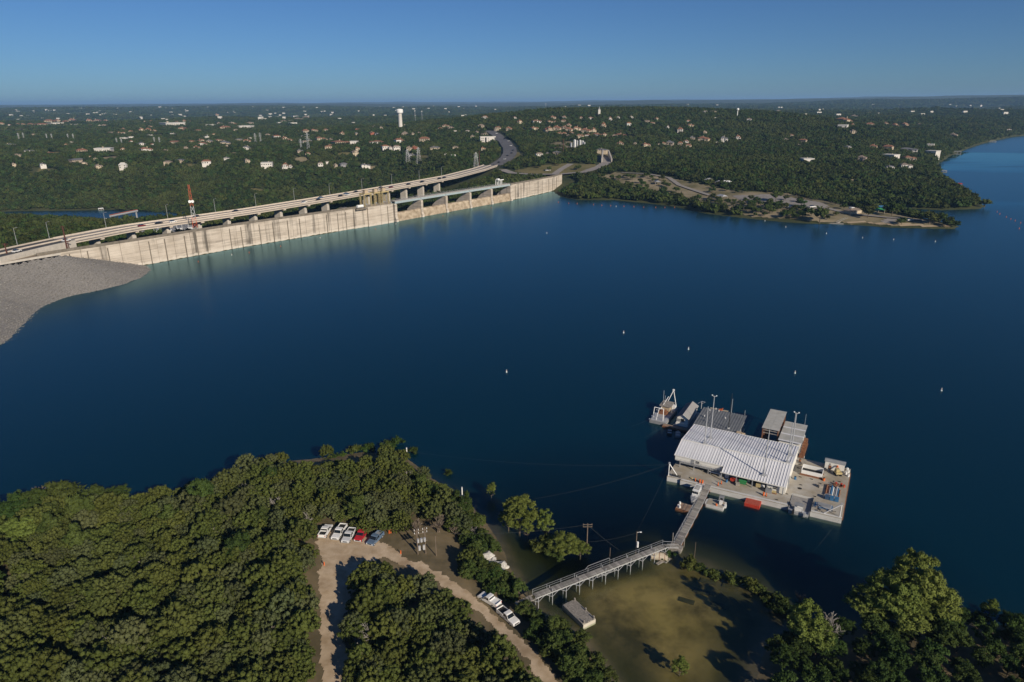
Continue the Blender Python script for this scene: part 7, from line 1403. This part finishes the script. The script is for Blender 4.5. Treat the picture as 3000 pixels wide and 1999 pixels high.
p = T(2497, 626); t = thing('park_building', 'small tan park building with white tanks at the boat ramp', 'building', p, .5); part('wall', MB().box(-7, 7, -4, 4, -1, 3.2), WALLM['c'], t); part('roof', MB().add([(-7.6, -4.6, 3.2), (7.6, -4.6, 3.2), (7.6, 4.6, 3.2), (-7.6, 4.6, 3.2), (-4, 0, 5), (4, 0, 5)], [(0, 1, 5, 4), (1, 2, 5), (2, 3, 4, 5), (3, 0, 4), (3, 2, 1, 0)]), ROOFM['b'], t); part('white_tank', MB().box(3, 7, 3.5, 6.5, 0, 4.6), M_PAINTW, t); part('door', MB().box(-1, 1, -4.08, -4.0, -.5, 2.2), M_GREYP, t); HOUSES_XY.append((p[0], p[1], 10))
for i, (u, v, lab, m_) in enumerate(((2582, 617, 'blue roofed picnic shelter on the inlet side of the point', M_BLUE), (2571, 625, 'green roofed picnic shelter beside the shore road', M_GRN), (2075, 534, 'grey roofed park shelter left of the parking lot', M_GREYP), (2104, 541, 'round grey shelter roof among the park trees', M_GREYP), (1925, 540, 'grey shelter roof near the wooded shore', M_GREYP), (2114, 583, 'long pale restroom roof at the lot corner', M_STEEL), (2128, 541, 'small white kiosk at the park road', M_PAINTW))):
    p = T(u, v); t = thing('picnic_shelter', lab, 'shelter', p, .4 * i); part('roof', MB().add([(-5, -3.4, 3), (5, -3.4, 3), (5, 3.4, 3), (-5, 3.4, 3), (-3, 0, 4.6), (3, 0, 4.6)], [(0, 1, 5, 4), (1, 2, 5), (2, 3, 4, 5), (3, 0, 4), (3, 2, 1, 0)]), m_, t); [part('post', MB().box(x - .2, x + .2, y - .2, y + .2, -1, 3), M_WOOD, t) for x in (-4.5, 4.5) for y in (-3, 3)]; HOUSES_XY.append((p[0], p[1], 7))
# buoys
BM = {c: (MB().lathe([(.28, -.4), (.42, 0), (.40, .25), (.2, .35)], 10).mesh('buoy_float', m_), MB().lathe([(.19, .35), (.17, 1.35), (.05, 1.5)], 8).mesh('buoy_post', m_), MB().lathe([(.21, .9), (.21, 1.1)], 8).mesh('buoy_band', M_ORNG)) for c, m_ in (('w', M_PAINTW), ('r', M_ORNG))}
def buoy(label, u, v, c, group, s=1.0):
    p = G(u, v, 0); t = thing('buoy', label, 'buoy', p, 0, group); t.scale = (s,) * 3; f, q, b = BM[c]; link('float', f, t); link('post', q, t); link('band', b, t)
for u, v, lab in ((1484, 1091, 'white buoy nearest the point, left of all on the open lake'), (1827, 976, 'white buoy farthest out in the middle of the lake'), (2017, 1024, 'white buoy in mid lake beyond the crane boat'), (2329, 1094, 'white buoy out beyond the boat shelters'), (2758, 1145, 'white buoy toward the right edge of the lake')): buoy(lab, u, v, 'w', 'white buoys on the open lake', .75)
for i, (u, v) in enumerate(((2241, 648), (2302, 666), (2421, 685), (2527, 698), (2618, 703), (2740, 709))): buoy('white buoy off the park shore, %s from the dam side' % ORD[i], u, v, 'w', 'white buoys off the park shore', .75)
for i, (u, v) in enumerate(((1160, 657), (938, 698), (679, 748), (1602, 684))): buoy('white buoy in front of the dam wall, %s' % ['nearest the spillway', 'before the long wall', 'nearest the embankment', 'farthest out on the water'][i], u, v, 'w', 'white buoys before the dam', .65)
for i, (u, v) in enumerate(((1636, 591), (1666, 594), (1691, 595), (1739, 598), (1763, 600), (1789, 601), (1805, 603), (1828, 603), (1857, 604), (1886, 605), (1921, 606), (1948, 606), (1976, 606))): buoy('orange buoy in the line off the wooded shore, %s from the dam' % ORD[i], u, v + 3, 'r' if i != 6 else 'w', 'orange buoy line off the wooded shore', .8)
for i, (u, v) in enumerate(((730, 741), (581, 768), (822, 723), (1100, 672), (1298, 634), (1440, 610))): buoy('small orange buoy close under the dam wall, %s from the embankment' % ORD[[1, 0, 2, 3, 4, 5][i]], u, v, 'r', 'orange buoys under the dam wall', .6)
for i, (u, v) in enumerate(((2921, 622), (2929, 628), (2948, 637), (2961, 643), (2974, 648), (2990, 654), (2986, 671))): buoy('orange buoy off the headland at right, %s down the curved line' % ORD[i], u, v, 'r', 'orange buoys off the headland', .8)
PARKT = []
def plant_far():
    PX = []; PS = []; first = True
    for r0, r1, sp, s0, s1 in ((560, 1250, 5.0, 2.3, 4.2), (1250, 2100, 6.2, 2.8, 4.8), (2100, 3600, 10.5, 4.2, 7.5), (3600, 8000, 26, 10, 17)):
        x, y = far_points(r0, r1, sp); d = sdf(x, y, FARS); ok = d > 3
        for L_ in FARLAKES: ok &= sdf(x, y, L_) < -10
        ok &= pdist(x, y, RIVER) > 50
        p_, dd = DAM, pdist(x, y, DAM); ok &= dd > 22
        ok &= pdist(x, y, BR) > 0
        bx = pdist(x, y, BR + np.array([-.77, .64]) * 9.5); ok &= bx > 13
        for kind, P, m_ in NO_TREE: ok &= (pdist(x, y, P) > m_) if kind == 'line' else (sdf(x, y, P) < -m_)
        for kind, P, m_ in SPARSE: ok &= sdf(x, y, P) < -1
        for hx, hy, hr in HOUSES_XY:
            ok &= ~((np.abs(x - hx) < hr * 1.1) & (np.abs(y - hy) < hr * 1.1) & ((x - hx) ** 2 + (y - hy) ** 2 < hr * hr))
            dh = math.hypot(hx, hy); tx_, ty_ = -hx / dh, -hy / dh; al = (x - hx) * tx_ + (y - hy) * ty_; la = np.abs((x - hx) * ty_ - (y - hy) * tx_)
            ok &= ~((al > 0) & (al < hr * .8) & (la < hr * .75))
        dens = vnoise(x, y, 120, 71) + vnoise(x, y, 45, 72) * .7
        ok &= (dens > -.62) | (rng.uniform(size=len(x)) < .3)
        x, y, d = x[ok], y[ok], d[ok]; z = h_far(x, y)
        s = rng.uniform(s0, s1, len(x)) * np.where(d < 25, 1.15, 1)
        PX.append(np.stack([x, y, z - .3], -1)); PS.append(np.stack([s, s, s * rng.uniform(.75, 1.25, len(x)) * (1.0 if r1 < 3000 else .8 if r1 < 4000 else .5)], -1))
    P = np.vstack(PX); S = np.vstack(PS); n = len(P); d = sdf(P[:, 0], P[:, 1], FARS)
    idx = np.where((d < 18) & (rng.uniform(size=n) < .35), 7, rng.integers(0, 7, n)); idx = np.where(rng.uniform(size=n) < .03, 7, idx)
    inst_stuff('woods', 'dark green oak and juniper woods covering the far hills', P, np.stack([np.zeros(n), np.zeros(n), rng.uniform(0, 6.28, n)], -1), S, idx, FARC); print('far trees', n)
plant_far()

# park trees one can tell apart
def park_tree(x, y, s, label, group): tree('park_tree', label, 'tree', x, y, float(h_far(x, y)) - .2, s, random.choice(FARK), BTR, group, sz=s * random.uniform(.75, 1.0))
FARK = [crown_mesh('park_crown', (M_FAR, M_DRK, M_FAR, M_BRD)[k % 4], 450 + k, rx=.95, rz=.7, zc=1.2, nclump=22, rc=(.26, .45), leaves=30, leaf=.2, core=.75) for k in range(6)]
LOTN = 'first second third fourth fifth sixth seventh eighth ninth'.split()
for i, (u, v, s) in enumerate(((2200, 588, 3.0), (2216, 596, 3.6), (2255, 599, 3.0), (2272, 591, 6.0), (2283, 603, 3.2), (2301, 588, 3.2), (2343, 594, 3.2), (2346, 607, 4.4), (2364, 586, 3.8))):
    p = T(u, v); park_tree(p[0], p[1], s, 'small round tree in the lakeside parking lot, %s counted from the dam side' % LOTN[i], 'trees in the lakeside parking lot')
for u, v, s, lab in ((2448, 634, 2.6, 'small round tree alone on the grass by the floating dock'), (2488, 604, 4.4, 'tree just behind the little park building'), (2534, 613, 5.6, 'broad tree behind the park building on the inlet side'), (2542, 640, 6.0, 'spreading tree between the shore road and the boat ramp'),
        (2612, 634, 6.6, 'large tree on the inlet side of the point beside the blue roof'), (2672, 646, 4.4, 'upright tree at the inlet edge of the trailer lot'), (2641, 660, 4.0, 'low round tree on the lake edge of the trailer lot'), (2722, 658, 6.8, 'largest tree near the tip of the point'),
        (2750, 660, 5.6, 'second large tree near the tip of the point'), (2778, 666, 4.6, 'low tree next to last at the tip of the point'), (2798, 668, 3.6, 'last small tree at the very tip of the point'), (2660, 632, 3.4, 'small tree on the inlet bank beyond the trailer lot'), (2400, 655, 7.0, 'big dark tree overhanging the shore left of the floating dock'), (2883, 608, 5.4, 'pale green tree leaning out at the tip of the wooded headland')):
    p = T(u, v) if u != 2883 else np.array([*G(u, v, .5)[:2], .5]); park_tree(p[0], p[1], s, lab, None)
for kind, P, m_ in SPARSE:
    lo = P.min(0); hi = P.max(0)
    for _ in range(4200 if P[:, 0].max() - P[:, 0].min() > 200 else 260):
        x = rng.uniform(lo[0], hi[0]); y = rng.uniform(lo[1], hi[1])
        if sdf(x, y, P) < 2 or sdf(x, y, FARS) < 4 or rng.uniform() > (.65 if vnoise(x, y, 60, 81) > .06 else .1): continue
        if any((pdist(x, y, Q) < w_) if k_ == 'line' else (sdf(x, y, Q) > -4) for k_, Q, w_ in NO_TREE): continue
        if any((x - a) ** 2 + (y - b) ** 2 < (6.0) ** 2 for a, b in PARKT) or any((x - a) ** 2 + (y - b) ** 2 < (c_ + 3) ** 2 for a, b, c_ in HOUSES_XY): continue
        if len(PARKT) > 260: break
        PARKT.append((x, y)); u, v = pix(x, y, float(h_far(x, y)))
        park_tree(x, y, random.uniform(2.2, 4.0), 'round dark oak on the dry grass of the %s' % ('lakeside park' if u > 1760 and v > 500 else 'lawn above the dam end' if v > 470 else 'cleared field by the white silos'), 'oaks on the dry grass of the %s' % ('lakeside park' if u > 1760 and v > 500 else 'lawn above the dam end' if v > 470 else 'cleared field by the silos'))
print('park trees', len(PARKT))
# ================================================================ haze
mb = MB(); mb.box(-52000, 52000, -600, 52000, -49, 215)
m = bpy.data.materials.new('haze'); m.use_nodes = True; N = m.node_tree.nodes; N.clear(); pv_ = N.new('ShaderNodeVolumePrincipled'); out = N.new('ShaderNodeOutputMaterial')
pv_.inputs['Color'].default_value = (.34, .62, 1.0, 1); pv_.inputs['Density'].default_value = HAZE; pv_.inputs['Anisotropy'].default_value = 0.0
m.node_tree.links.new(pv_.outputs[0], out.inputs['Volume'])
o = struct('haze', mb.mesh('haze', m), 'stuff'); o['label'] = 'thin blue haze over the far hills'
